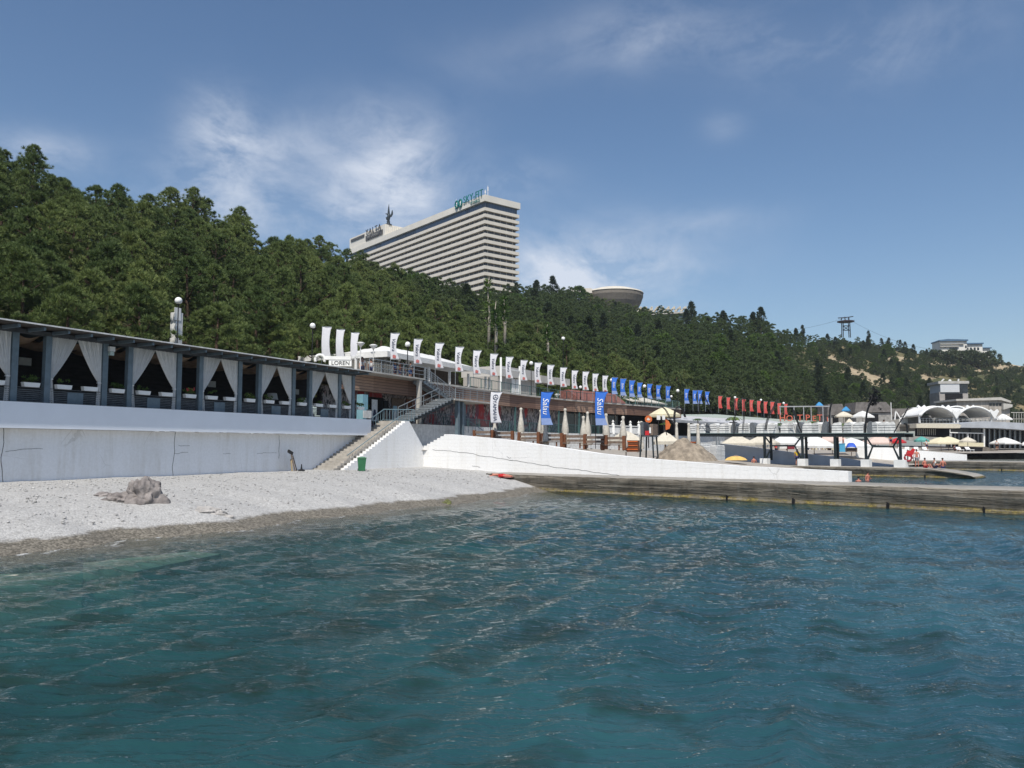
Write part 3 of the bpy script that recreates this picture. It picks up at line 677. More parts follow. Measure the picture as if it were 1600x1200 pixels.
text_obj('YALTA', 4.9, DKL, sg, (0, 0, .45), (math.pi/2, 0, -math.pi/2), .12, 0, 1.25)
text_obj('INTOURIST', 2.3, M('grey_letter_paint', (.22, .22, .21), .6, .1, 2), sg, (-.05, 0, -2.6), (math.pi/2, 0, -math.pi/2), .1, 0, 1.2)
sg2 = thing('green_sign', 'green fitness club lettering standing on the hotel roof edge near the corner', 'sign', (H0.x+HL.x*6.0+HR.x*(-.8), H0.y+HL.y*6.0+HR.y*(-.8), 44+ZT-.3), RZH)
text_obj('SKY-FIT', 4.7, TEAL, sg2, (0, 2.2, 1.2), (math.pi/2, 0, -math.pi/2), .12, 0, 1.0)
text_obj('FITNESS', 1.8, TEAL, sg2, (0, .5, -1.7), (math.pi/2, 0, -math.pi/2), .1, 0, 1.2)
em = MB()
for yy in (12.4, 15.4):
    pts = [(0, yy+1.15*math.cos(a), .6+1.7*math.sin(a)) for a in np.linspace(0, 2*math.pi, 17)]; em.tube(pts, .42, 6)
em.build('emblem', TEAL, sg2)
for i, (l, h) in enumerate(((1.0, 5.2), (3.0, 3.8), (26.5, 5.0), (23, 4.2), (60, 2.2))):
    P = H0+HL*l+HR*(2.5 if i != 4 else 4)
    o = thing('rooftop_antenna', ['tall white antenna mast nearest the hotel roof corner', 'short white antenna just left of the tallest mast', 'white antenna left of the green roof lettering', 'white mast rising behind the green roof lettering', 'small antenna in the middle of the hotel roof'][i], 'antenna', (P.x, P.y, 44+ZT), RZH, 'antennas on the hotel roof')
    MB().tube([(0, 0, 0), (0, 0, h*.45), (0, 0, h)], [.16, .13, .05], 6).build('mast', WHITE, o); MB().box(-.22, -.22, h*.5, .22, .22, h*.85).build('panel', WHITE, o)
# winged statue
P = H0+HL*93.5+HR*3.4
st = thing('statue', 'dark bronze winged bird statue on the rooftop block of the hotel', 'statue', (P.x, P.y, 44+ZT+6.6), 0)
BRZ = M('dark_bronze', (.03, .042, .05), .45, .25, 1.0, metal=.4)
b = MB(); b.lathe([(2.1, 0), (1.9, .6), (1.0, .9), (.85, 1.9), (1.1, 2.2)], n=12); b.build('plinth', BRZ, st, True)
def skin(name, verts, edges, radii, mat, parent, sub=1):
    me = bpy.data.meshes.new(name); me.from_pydata(verts, edges, []); o = bpy.data.objects.new(name, me); COL.objects.link(o)
    o.modifiers.new('s', 'SKIN')
    sv = me.skin_vertices[0].data if me.skin_vertices else None
    if sv is None:
        bm = bmesh.new(); bm.from_mesh(me); bm.verts.layers.skin.verify(); bm.to_mesh(me); bm.free(); sv = me.skin_vertices[0].data
    for i, r in enumerate(radii): sv[i].radius = r if isinstance(r, tuple) else (r, r); sv[i].use_root = (i == 0)
    if sub: s = o.modifiers.new('b', 'SUBSURF'); s.levels = sub; s.render_levels = sub
    bpy.context.view_layer.update(); dg = bpy.context.evaluated_depsgraph_get(); m2 = bpy.data.meshes.new_from_object(o.evaluated_get(dg)); m2.materials.clear(); m2.materials.append(mat)
    m2.polygons.foreach_set('use_smooth', [True]*len(m2.polygons))
    bpy.data.objects.remove(o); o = bpy.data.objects.new(name, m2); COL.objects.link(o); o.parent = parent; return o
skin('body', [(0, 0, 4.2), (.1, 0, 2.0), (.3, 0, 5.6), (-.2, 0, 6.3), (-1.1, 0, 6.6), (-1.9, 0, 6.5), (-1.0, .2, 3.6), (-1.5, .3, 5.0)], [(0, 1), (0, 2), (2, 3), (3, 4), (4, 5), (0, 6), (6, 7)],
     [1.15, .5, 1.2, .7, .35, .1, .6, .15], BRZ, st)
wg = MB(); wg.prism([(-.3, 5.2), (.9, 5.4), (.75, 7.2), (.45, 9.6), (.2, 12.2), (-.25, 9.6), (-.5, 7.2)], 1, -.35, .15); wg.build('wing', BRZ, st)
wg = MB(); wg.prism([(.6, 4.6), (1.7, 5.0), (2.5, 6.6), (2.2, 8.8), (1.7, 8.4), (1.5, 7.0), (1.0, 6.2)], 1, .2, .6); wg.build('wing', BRZ, st)

# saucer shaped hall and open frame roof beside it
P = atY(958, 476, 372)
sau = thing('saucer_hall', 'round brown saucer shaped hall with a pale dished roof on the ridge', 'hall', (P.x, P.y, P.z-8), 0)
s1 = 372/F
R0 = 47*s1
MB().lathe([(R0*.70, 0), (R0*.80, 5.0), (R0*.93, 8.4), (R0*1.0, 11.2), (R0*1.0, 12.9)], n=40).build('wall', M('brown_concrete', (.21, .185, .155), .85, .1, .5, stretch=(1, 1, 3)), sau)
MB().lathe([(R0*1.02, 12.9), (R0*.99, 13.5), (R0*.6, 15.2), (.1, 16.6)], n=40).build('roof', M('pale_roof_membrane', (.60, .56, .48), .8, .06, .4), sau)
fr = MB(); 
for i in range(3): fr.box(-R0*1.0-i*3.2+1.0, -9-i, 3, -R0*1.0-i*3.2+2.0, -8.3-i, 13.6-i*1.3)
fr.box(-R0-6.5, -11.2, 11.4, -R0+3.0, -8.0, 13.6); fr.build('porch', CREAM, sau)
P = atY(1030, 490, 360); q = 360/F
fr = thing('frame_building', 'pale building with an open zigzag frame roof right of the saucer hall', 'building', (P.x, P.y, P.z-4), math.radians(-18))
m = MB()
for i in range(9):
    x = -10+i*2.5
    m.bar((x, -3, 4.0), (x+2.2, -3, 7.0-i*.12), .55); m.bar((x+2.2, -3, 7.0-i*.12), (x+2.5, -3, 4.0), .55); m.bar((x, 3, 5.2), (x+2.3, -3, 7.0-i*.12), .4); m.bar((x+1, -3.3, 5.4), (x+2.6, -3.3, 5.4), .5)
m.build('roof_frame', M('pale_warm_concrete', (.60, .55, .45), .85, .1, .5), fr)  # pale warm concrete colour for the zigzag frame
MB().box(-10, -4, 3.0, 13.5, 4, 3.7).build('roof', LCONC, fr); MB().box(-8, -3, -3, 12, 3, 3.0).build('wall', M('grey_green_glass', (.10, .14, .15), .3, .2, .4), fr)
# cableway pylon
P = atY(1322, 519, 432); k = 432/F
py = thing('cableway_pylon', 'dark cableway pylon with a round platform on the far ridge', 'pylon', (P.x, P.y, P.z-3), 0)
m = MB()
for x in (-7, -4.6, 4.4, 6.8):
    m.bar((x*k*1.0, 0, 0), (x*k*.92, 0, 3+16*k), .36)
for zz in (3+3*k, 3+10*k): m.bar((-5*k, 0, zz), (5.5*k, 0, zz), .4)
m.bar((-5*k, 0, 3+3*k), (5*k, 0, 3+10*k), .3); m.bar((5*k, 0, 3+3*k), (-5*k, 0, 3+10*k), .3)
PYL = M('dark_pylon_steel', (.035, .04, .05), .6, .15, 1); m.build('leg', PYL, py)
MB().lathe([(11*k, 3+15.6*k), (13*k, 3+16.3*k), (13*k, 3+17.4*k), (6*k, 3+18.6*k)], n=24).build('platform', M('dark_plum_steel', (.055, .04, .055), .7, .15, 1), py)
m = MB(); m.bar((-12*k, 0, 3+22.5*k), (2*k, 0, 3+23.5*k), .45); m.bar((2*k, 0, 3+23.5*k), (12*k, 0, 3+25*k), .45); m.bar((-1*k, 0, 3+19*k), (-1*k, 0, 3+24.5*k), .4); m.bar((5*k, 0, 3+19*k), (5*k, 0, 3+24*k), .5); m.bar((-7*k, 0, 3+19*k), (-6*k, 0, 3+23*k), .4); m.build('crossarm', PYL, py)
cb = MB(); a = Vector((P.x, P.y, P.z-3+3+23*k))
def sagline(a, b, sag, n=14): return [a.lerp(b, i/n)-Vector((0, 0, sag*4*(i/n)*(1-i/n))) for i in range(n+1)]
cb.tube(sagline(a, atY(1180, 520, 420), 2, 10), .05, 4); cb.tube(sagline(a, atY(1480, 548, 470), 4, 10), .05, 4)
tag(cb.build('cableway_cable', PYL), 'thin cableway cable slung from the ridge pylon', 'cable')
# white house with blue roof on the far ridge
P = atY(1496, 553.5, 452); k = 452/F
wh = thing('ridge_house', 'white terraced building with blue roofs on the far right ridge', 'building', (P.x, P.y, P.z-4), math.radians(-8))
WW = M('white_render', (.72, .70, .64), .8, .06, .3)
m = MB(); m.box(-31*k, -5, 0, 9*k, 6, 4+19*k); m.box(11*k, -1, 0, 36*k, 8, 4+15*k); m.box(36.3*k, 2, 0, 50*k, 9, 4+9*k); m.build('wall', WW, wh)
m = MB(); m.prism([(-32*k, 4+19*k), (10*k, 4+19*k), (10*k, 4+21*k), (-20*k, 4+22.3*k), (-32*k, 4+21*k)], 1, -6.2, 6.5); m.box(10.6*k, -2, 4+15*k, 37*k, 8.5, 4+17*k); m.box(37.3*k, 1, 4+9*k, 52*k, 9.5, 4+10.5*k); m.build('roof', BLUEROOF, wh)
m = MB()
for x, z_, w, h in ((-17, 9, 12, 4), (-24, 13, 2, 2), (12.5, 9.5, 3, 4.5), (17.5, 9.5, 3, 4.5), (23, 9.5, 3, 4.5), (28, 9.5, 3, 4.5), (38, 4.5, 3, 3), (43, 4.5, 4, 3), (6, 12, 2.5, 4), (6, 5, 2.5, 4)):
    yf = -5.02 if x < 9 else (-1.02 if x < 36 else 1.98); m = MB(); m.box(x*k, yf-.05, 4+z_*k-4*k, (x+w)*k, yf, 4+(z_+h)*k-4*k); m.build('window', GLASS, wh)
m = MB(); m.box(-31*k, -6.0, 4+10.2*k, -3*k, -5.003, 4+11.2*k); m.box(-31*k, -6.0, 4+14*k, 4*k, -5.003, 4+14.9*k); m.build('balcony', LCONC, wh)
# concrete house with roof tanks
P = atY(1484, 640, 268); k = 268/F
ch = thing('hillside_house', 'small concrete house with a blind front and satellite dishes on the slope', 'house', (P.x, P.y, P.z-2), math.radians(-6))
m = MB(); m.box(-22*k, -4, 0, 20*k, 4, 2+26*k); m.build('wall', M('grey_plaster', (.40, .37, .34), .9, .12, .7), ch)
MB().box(-24*k, -4.6, 2+39*k, 21*k, 4.4, 2+43*k).build('roof', LCONC, ch)
MB().box(-21*k, -4.4, 2+26*k, 7*k, 4.1, 2+39*k).build('shutter', M('pale_corrugated_shutter', (.62, .63, .64), .6, .1, 2, stretch=(1, 1, 8)), ch)
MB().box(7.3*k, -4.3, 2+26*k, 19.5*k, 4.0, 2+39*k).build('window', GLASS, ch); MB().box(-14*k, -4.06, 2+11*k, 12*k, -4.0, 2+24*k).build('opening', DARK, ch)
m = MB(); m.bar((-12*k, 0, 2+43*k), (-7*k, 0, 2+48*k), .7, .3); m.sphere((2*k, 0, 2+45*k), .5); m.bar((14*k, 0, 2+43*k), (15*k, 0, 2+48*k), .4); m.build('roof_dish', WHITE2, ch)
# ------------------------------------------------------------------ curtained terrace on the left
ORD = ['first', 'second', 'third', 'fourth', 'fifth', 'sixth', 'seventh', 'eighth', 'ninth', 'tenth', 'eleventh', 'twelfth', 'thirteenth', 'fourteenth', 'fifteenth', 'sixteenth', 'seventeenth', 'eighteenth', 'nineteenth', 'twentieth']
def CT(name, label, cat, t, p, z, group=None): return thing(name, label, cat, coast(t, p, z), RZC, group)
def stained(name, base, stain, amt=.5, brick=0.0, zfade=None):
    g = G(name); v = g.mp(src='Object'); st = g.noise(g.mp((1.1, 1.1, .10)), 1.6, 6, .65); bl = g.noise(v, .5, 5, .65); sm = g.noise(v, 7, 4, .6)
    f = g.math('MULTIPLY', g.math('MULTIPLY', g.ramp(st, .46, .74), g.ramp(bl, .32, .66)), amt)
    col = g.mix(f, g.mix(g.ramp(sm, .35, .7), tuple(x*.92 for x in base), base), stain)
    cr = g.n('ShaderNodeTexVoronoi', feature='DISTANCE_TO_EDGE'); cr.inputs['Scale'].default_value = .28
    wv = g.n('ShaderNodeMixRGB'); wv.inputs[0].default_value = .25; g.set(wv.inputs[1], v)
    nn = g.n('ShaderNodeTexNoise'); nn.inputs['Scale'].default_value = 1.4; nn.inputs['Detail'].default_value = 6; g.set(nn.inputs['Vector'], v); g.set(wv.inputs[2], nn.outputs['Color']); g.set(cr.inputs['Vector'], wv.outputs[0])
    crk = g.math('MULTIPLY', g.math('LESS_THAN', cr.outputs['Distance'], .0035), g.ramp(g.noise(v, .3, 3), .50, .56))
    col = g.mix(g.math('MULTIPLY', crk, .25), col, (.25, .24, .22))
    h = g.math('MULTIPLY', sm, .4)
    if brick:
        br = g.n('ShaderNodeTexBrick'); br.inputs['Scale'].default_value = 1.0; br.inputs['Brick Width'].default_value = 1.7; br.inputs['Row Height'].default_value = .27; br.inputs['Mortar Size'].default_value = .010; br.inputs['Mortar Smooth'].default_value = 1.0; br.squash = 1.0
        x = g.xyz(v); cb = g.n('ShaderNodeCombineXYZ'); g.set(cb.inputs[0], g.math('ADD', x[0], g.math('MULTIPLY', nn.outputs['Fac'], .42))); g.set(cb.inputs[1], g.math('ADD', x[2], g.math('MULTIPLY', g.noise(v, .8, 4, .65), .34))); g.set(br.inputs['Vector'], cb.outputs[0])
        h = g.math('ADD', h, g.math('MULTIPLY', g.math('SUBTRACT', 1.0, br.outputs['Fac']), brick)); col = g.mix(g.math('MULTIPLY', g.math('MULTIPLY', br.outputs['Fac'], .20), g.ramp(g.noise(v, .9, 4), .40, .62)), col, (.45, .44, .42))
    g.set(g.b.inputs['Base Color'], col); g.b.inputs['Roughness'].default_value = .8; g.b.inputs['Specular IOR Level'].default_value = .2; g.bump(h, .02 if brick else .006)
    return g.m
RETW = stained('stained_whitewash', (.84, .85, .87), (.40, .36, .28), .5)
BRICKW = stained('whitewashed_blockwork', (.84, .84, .83), (.52, .49, .42), .42, .38)
BANDW = M('smooth_white_render', (.76, .80, .86), .6, .025, .6)
o = CT('retaining_wall', 'stained and cracked white retaining wall at the back of the pebble beach', 'wall', 30, 37.3, 0)
MB((30, 37.3, 0)).box(4, 37.0, -.6, 58, 37.5, 3.835).build('wall', RETW, o)
cr = MB((30, 37.3, 0)); rj = random.Random(4)
for tj, z0, z1 in ((23.28, 1.2, 3.8), (32.9, 1.2, 3.75), (41.5, 2.2, 3.7)):
    z = z0; t_ = tj
    while z < z1: t2 = t_+rj.uniform(-.05, .05); cr.bar((t_, 36.996, z), (t2, 36.996, z+.22), .022, .012, (0, 1, 0)); t_ = t2; z += .22
for ta, tb, zz in ((32.9, 33.8, 2.6), (23.3, 25.0, 2.75), (36.6, 37.2, 2.55), (33.2, 33.9, 3.05), (39.5, 41.2, 2.55)):
    t_ = ta; z = zz
    while t_ < tb: z2 = z+rj.uniform(-.03, .045); cr.bar((t_, 36.996, z), (t_+.2, 36.996, z2), .014, .012, (0, 1, 0)); t_ += .2; z = z2
cr.build('crack', M('dark_crack', (.06, .055, .05), .95, .2, 5), o)
o = CT('terrace_parapet', 'smooth white terrace parapet band under the curtained restaurant', 'parapet', 30, 36.5, 3.83)
MB((30, 36.5, 3.83)).box(4, 36.4, 3.84, 51.05, 36.62, 5.06).build('band', BANDW, o)
MB((30, 36.5, 3.83)).box(4, 36.623, 3.87, 51.0, 41.6, 4.35).build('slab', WHITE2, o)
dr = MB((30, 36.5, 3.83))
for k in range(40):
    t0 = rj.uniform(30, 48); dr.box(t0, 36.398, 3.838, t0+rj.uniform(.2, .9), 36.45, 3.838-rj.uniform(.015, .05))
dr.build('ragged_edge', WHITE2, o)  # ragged white pieces along the bottom of the band
# the pavilion itself
pav = CT('restaurant_pavilion', 'open fronted beach restaurant with blue grey posts and flat roof on the terrace', 'restaurant', 30, 38, 5.06)
O = (30, 38, 5.06)
POSTS = [15.35, 18.5, 20.25, 23.43, 25.05, 28.16, 29.66, 32.94, 34.53, 37.67, 39.40, 42.64, 44.37, 47.67, 49.31]
for t in POSTS:
    m = MB(O); m.box(t-.15, 36.80, 5.06, t+.15, 37.05, 8.32); m.build('post', STEELBLUE, pav)
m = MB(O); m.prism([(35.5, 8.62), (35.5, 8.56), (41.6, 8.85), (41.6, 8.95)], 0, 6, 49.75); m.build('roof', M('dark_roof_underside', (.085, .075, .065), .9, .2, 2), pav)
MB(O).box(6, 35.46, 8.60, 49.8, 35.497, 8.665).build('roof_edge', WHITE2, pav)
MB(O).box(6, 36.82, 8.32, 49.6, 37.02, 8.52).build('lintel', M('dark_grey_timber', (.075, .085, .095), .7, .2, 3), pav)
m = MB(O)
tk = 7.0
rf = MB(O)
while tk < 49.6: rf.box(tk-.055, 35.62, 8.40, tk+.055, 36.81, 8.555); rf.box(tk-.05, 37.03, 8.40, tk+.05, 41.5, 8.55); tk += 1.215
rf.build('rafter', STEELBLUE, pav)
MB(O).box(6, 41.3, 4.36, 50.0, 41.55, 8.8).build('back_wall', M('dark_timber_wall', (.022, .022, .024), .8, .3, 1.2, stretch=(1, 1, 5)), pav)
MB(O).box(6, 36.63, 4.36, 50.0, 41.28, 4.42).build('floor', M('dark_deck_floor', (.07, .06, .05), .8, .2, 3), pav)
for i, (a, b) in enumerate(zip(POSTS[:-1], POSTS[1:])):      # cloth swags under the roof
    def sw(u, v, a=a, b=b): return (a+.2+(b-a-.4)*u, 37.2+v*3.2, 8.36-.20*math.sin(math.pi*u)-.28*abs(math.sin(math.pi*v*2.0)))
    MB(O).grid(sw, 8, 14).build('ceiling_cloth', TAN, pav, True)
# railing panels between the posts (grey slats), a child per bay
for i, (a, b) in enumerate(zip(POSTS[:-1], POSTS[1:])):
    m = MB(O); z = 5.10
    n = 1 if b-a < 2.2 else 2
    while z < 5.74: m.box(a+.16, 36.90, z, b-.16, 36.93, z+.052); z += .092
    m.box(a+.16, 36.88, 5.77, b-.16, 36.96, 5.80)
    m.build('railing', SHADEGREY, pav)
    if b-a > 2.2:
        m = MB(O); c = (a+b)/2; m.box(c-.45, 36.86, 5.08, c+.4, 36.895, 5.66); m.build('panel', M('panel_grey', (.16, .19, .22), .7, .1, 3) if i == 1 else bpy.data.materials['panel_grey'] if 'panel_grey' in bpy.data.materials else STEELBLUE, pav)
# curtains: each hangs from the lintel and is tied back to its post
def curtain(tpost, tin, label, group='curtains tied back on the terrace'):
    """tpost: edge at the post, tin: where the two curtains meet at the top"""
    o = CT('curtain', label, 'curtain', tpost, 36.95, 5.1, group); sg = 1 if tin > tpost else -1; wtop = abs(tin-tpost); ns = 13
    def fn(u, v):
        z = 5.10+3.22*v; tie = 6.28
        if z > tie:
            s = (z-tie)/(8.32-tie); w = .13+(wtop-.13)*(s**.80); fold = .030+.050*s
        else:
            s = (tie-z)/(tie-5.1); w = .13+.10*s**.6; fold = .03+.018*s
        x = w*u; f = fold*math.sin(u*ns*2*math.pi)+fold*.4*math.sin(u*31+v*5)
        return (sg*(x+.012*math.sin(9*v+u*20)), -.02+f, z-5.1)
    def solid(u, v): return fn(u, v)
    o2 = MB().grid(fn, 130, 34).build('cloth', CLOTH, o, True, fix=False)
    MB().box(-.02 if sg > 0 else -.17, -.07, 1.13, .17 if sg > 0 else .02, .05, 1.19).build('tieback', CLOTH, o)
    return o
WB = [(18.5-3.15, 18.5), (20.25, 23.43), (25.05, 28.16), (29.66, 32.94), (34.53, 37.67), (39.40, 42.64), (44.37, 47.67)]
for i, (a, b) in enumerate(WB[1:]):
    c = (a+b)/2; nm = 'cut by the photo edge' if i == 0 else ORD[i-1]
    if i > 0: curtain(a+.16, c-.02, 'white curtain tied back to the left post of the %s full curtained bay' % nm)
    curtain(b-.16, c+.02, ('white curtain tied back to the right post of the %s full curtained bay' % nm) if i else 'white curtain at the left picture edge tied to its right post')
curtain(49.31-.16, 47.67+.2, 'single shaded curtain in the last narrow bay of the terrace')
# planter boxes on the railing
PB = [(24.24, 1)]+[]
cent = []
for i, (a, b) in enumerate(zip(POSTS[2:-1], POSTS[3:])):
    if b-a > 2.2: cent += [(a+.27*(b-a), 0), (a+.73*(b-a), 0)]
    else: cent.append(((a+b)/2, 1))
cent.append((50.2, 1))
def flowers(parent, r, red, n=36, w=.7, z=.22):
    rg = np.random.default_rng(r); C = np.stack([rg.uniform(-w/2, w/2, n//3), rg.uniform(-.12, .12, n//3), z+rg.uniform(0, .25, n//3)], -1); O_ = np.tile(np.array([0, 0, 1.]), (len(C), 1))
    V, Fc = clumps_to_tris(C, O_, np.full(len(C), .16), 12, .22, rg); np_obj('foliage', V, Fc, LEAF, parent)
    if red:
        C = np.stack([rg.uniform(-w/2, w/2, 9), rg.uniform(-.15, .05, 9), z+rg.uniform(.15, .4, 9)], -1); V, Fc = clumps_to_tris(C, np.tile(np.array([0, -1., .3]), (9, 1)), np.full(9, .075), 8, .4, rg); np_obj('blossom', V, Fc, M('red_petals', (.62, .09, .09), .7, .2, 8) if 'red_petals' not in bpy.data.materials else bpy.data.materials['red_petals'], parent)
for i, (t, nar) in enumerate(cent):
    vis = i-3
    lab = ('white planter box on the terrace railing, %s from the left' % (ORD[vis] if 0 <= vis < 20 else 'twenty first')) if vis >= 0 else 'white planter box on the terrace railing at the left picture edge'
    o = CT('planter_box', lab, 'planter', t, 36.86, 5.805, 'white planter boxes on the terrace railing')
    m = MB(); m.prism([(-.36, 0), (.36, 0), (.41, .21), (-.41, .21)], 1, -.14, .10); m.build('box', WHITE, o)
    if nar or i % 3 == 0: flowers(o, 100+i, nar and i % 4 == 0, 36 if nar else 12)
# floodlight on a post, things inside
o = CT('floodlight', 'small white floodlight fixed to a post right of the first full curtained bay', 'floodlight', 28.3, 36.7, 7.95); m = MB(); m.box(-.05, -.05, 0, .28, .13, .24); m.build('housing', WHITE2, o); MB().box(-.02, -.07, -.22, .2, .12, -.02).build('lamp_glass', M('lamp_glass', (.45, .55, .52), .2, .1, 3), o)
for i, t in enumerate((26.5, 31.2, 36.2, 41.0, 45.6)):
    o = CT('dining_table', 'dark dining table inside the terrace behind the %s full curtained bay' % ORD[i], 'table', t, 38.6, 4.42, 'tables inside the terrace')
    MB().box(-.6, -.45, .72, .6, .45, .76).build('table_top', WOODGREY, o); MB().box(-.05, -.05, 0, .05, .05, .718).build('leg', BLACK, o)
    for s in (-1, 1):
        c = CT('chair', 'pale chair on the %s side of the table in the %s full curtained bay' % ('left' if s < 0 else 'right', ORD[i]), 'chair', t+s*.95, 38.6, 4.42, 'chairs inside the terrace')
        MB().box(-.22, -.22, .43, .22, .22, .48).build('seat', SHADEGREY, c); MB().box(.17*s-.03, -.22, .482, .17*s+.03, .22, .95).build('backrest', SHADEGREY, c)
        for a_ in (-.19, .19):
            for b_ in (-.19, .19): MB().box(a_-.02, b_-.02, 0, a_+.02, b_+.02, .428).build('leg', BLACK, c)
for i, (t, z, p) in enumerate(((26.3, 7.2, 40.5), (43.6, 6.3, 39.6), (46.6, 6.1, 39.2), (47.0, 6.9, 40.4), (38.8, 6.9, 40.4))):
    o = CT('wall_notice', ['small grey notice on the dark back wall seen through the first full curtained bay', 'pale lampshade in the narrow bay before the last wide curtains', 'pale lampshade seen between the last pair of curtains', 'pale panel on the wall behind the last pair of curtains', 'small pale notice in the narrow bay after the third wide bay'][i], 'panel', t, p, z, 'pale things inside the terrace')
    if i in (1, 2): MB().lathe([(.42, 0), (.32, .45)], n=16).build('shade', CLOTH, o); MB().tube([(0, 0, .45), (0, 0, 2.2)], .012, 5).build('cord', BLACK, o)
    else: MB().box(-.32, -.03, 0, .32, .03, .38).build('board', WHITE2, o); MB().box(-.35, .031, -.03, .35, .06, .41).build('frame', SHADEGREY, o)
# driftwood against the wall, a rock, slabs under water
o = thing('leaning_planks', 'old brown planks with a cap board leaning on the retaining wall by the steps', 'planks', atZ(459, 735, 1.40)+Vector((.1, 0, 0)), RZC)
MB().bar((0, 0, -.05), (-.22, .18, 1.05), .20, .05).build('plank', WOODGREY, o); MB().bar((.17, 0, -.05), (-.05, .2, 1.0), .16, .05).build('plank', M('dark_old_wood', (.07, .055, .04), .9, .3, 5, stretch=(1, 1, 6)), o); MB().bar((-.30, 0, -.05), (-.20, .2, .75), .12, .04).build('plank', M('light_old_wood', (.40, .32, .2), .9, .2, 5), o)
MB().bar((-.62, .1, 1.30), (-.1, .18, 1.12), .10, .20).build('cap_board', BLACK, o)
o = thing('iron_stub', 'rusty iron stub at the foot of the retaining wall', 'stub', atZ(471, 735, 1.40), RZC); m = MB(); m.lathe([(.24, -.03), (.22, .05), (.06, .10), (.03, .42)], n=10); m.build('stub', BLACK, o)
def rock(name, label, P, sx, sy, sz, seed, mat, rz=0, ridged=True):
    bm = bmesh.new(); bmesh.ops.create_icosphere(bm, subdivisions=5, radius=1)
    for v in bm.verts:
        d = v.co.normalized(); n = mnoise.fractal(d*1.3+Vector((seed, 0, 0)), 1.0, 2.0, 3); c = mnoise.cell(d*2.1+Vector((seed, 3, 0)))
        r = mnoise.ridged_multi_fractal(d*1.6+Vector((seed, 9, 0)), 1.0, 2.1, 5, 1.0, 2.0)
        k = .72+.42*n+.13*r+.12*c; v.co = d*k; v.co.x *= sx; v.co.y *= sy; v.co.z = max(v.co.z, -.35)*sz
    me = bpy.data.meshes.new(name); bm.to_mesh(me); bm.free(); me.materials.append(mat); me.polygons.foreach_set('use_smooth', [True]*len(me.polygons))
    o = bpy.data.objects.new(name, me); COL.objects.link(o); o.location = P; o.rotation_euler = (0, 0, rz); tag(o, label, 'rock'); return o
ROCK = M('brown_rock', (.31, .28, .265), .95, .3, 2.2, .06, 6, col2=(.14, .125, .12))
def beach_at(px, py):
    r = ray(px, py); k = 10.0
    while k < 90:
        P = Vector((0, 0, EYE))+r*k; t_, p_ = tp(P)
        if P.z <= float(beach_z(np.array(t_), np.array(p_))): return P
        k += .05
    return P
P = beach_at(222, 784); rock('beach_rock', 'large grey brown rock half buried in the pebbles', P+Vector((0, 0, .12)), .80, .65, .95, 2.3, ROCK, .3)
P = beach_at(190, 782); rock('beach_rock', 'flat low rock on the left side of the large rock on the pebbles', P+Vector((0, 0, -.04)), .75, .5, .40, 5.1, ROCK, .1)
P = beach_at(160, 775); rock('beach_rock', 'thin flat reddish stone farthest left of the large rock', P+Vector((0, 0, -.06)), .45, .3, .2, 8.1, ROCK, .1)
P = beach_at(320, 800); rock('beach_rock', 'low pale boulder bed showing through the pebbles right of the large rock', P+Vector((0, 0, -.12)), .85, .35, .28, 7.4, M('pale_rock', (.42, .40, .38), .95, .15, 3, .03), .2)
P = atZ(699, 789, .0); rock('shore_stone', 'small mossy stone at the waterline below the white wall', P, .30, .25, .28, 3.3, M('mossy_stone', (.16, .17, .07), .9, .2, 4, .02))
SLABM = M('pale_slab', (.62, .58, .47), .9, .12, 2, .02)
for i, (pts, lab) in enumerate((([(130, 882), (210, 896), (345, 868), (300, 864)], 'pale flat slab under shallow water, right one of two'), ([(-60, 925), (128, 918), (130, 895), (-40, 902)], 'pale flat slab under shallow water at the left picture edge'))):
    Q = [atZ(a, b, -.10) for a, b in pts]
    if i == 0: Q = [Vector((q.x, q.y, -.14)) for q in Q]
    c = sum(Q, Vector())/4; o = MB(c)
    o.prism([(q.x, q.y) for q in Q], 2, -.9, -.055); b = o.build('sunken_slab', SLABM); b.location = (c.x, c.y, c.z); tag(b, lab, 'slab', 'pale slabs under the shallow water')
# ------------------------------------------------------------------ steps up from the beach and the white block walls
stp = CT('beach_steps', 'worn stone steps climbing from the pebble beach to the promenade', 'steps', 46, 36, 1.2)
NS = 23; t0s, t1s, z0s, z1s = 44.6, 53.2, 1.15, 5.02
for k in range(NS):
    a = t0s+(t1s-t0s)*k/NS; z = z0s+(z1s-z0s)*(k+1)/NS
    MB((46, 36, 1.2)).box(a, 35.14, z-.42, a+(t1s-t0s)/NS+.30, 36.995, z-.003*(k % 2)).build('step', STEP, stp)
MB((46, 36, 1.2)).box(46.0, 35.2, -.5, 53.3, 36.95, 1.1).build('base', LCONC, stp)
w = CT('block_wall', 'triangular white block wall beside the beach steps', 'wall', 50, 35, 1.2)
poly = [(45.1, .3), (56.3, .3), (56.3, 4.98), (53.4, 4.98)]; st_ = [(53.4-(53.4-45.1)*k/NS, 4.98-(4.98-1.1)*k/NS) for k in range(1, NS)]
zig = [(45.1, .3), (56.26, .3), (56.26, 2.76), (53.95, 5.0), (53.3, 5.0)]
for k in range(NS):
    a = 53.3-(53.3-45.0)*k/NS; z = 5.0-(5.0-1.15)*k/NS; z2 = 5.0-(5.0-1.15)*(k+1)/NS; zig += [(a, z2), (a-(53.3-45.0)/NS, z2)] if k < NS-1 else []
m = MB((50, 35, 1.2)); n = len(zig); m.add([(a, 34.80, z) for a, z in zig]+[(a, 35.135, z) for a, z in zig], [tuple(range(n)), tuple(range(n, 2*n))[::-1]]+[(i, (i+1) % n, n+(i+1) % n, n+i) for i in range(n)]); m.build('wall', BRICKW, w)
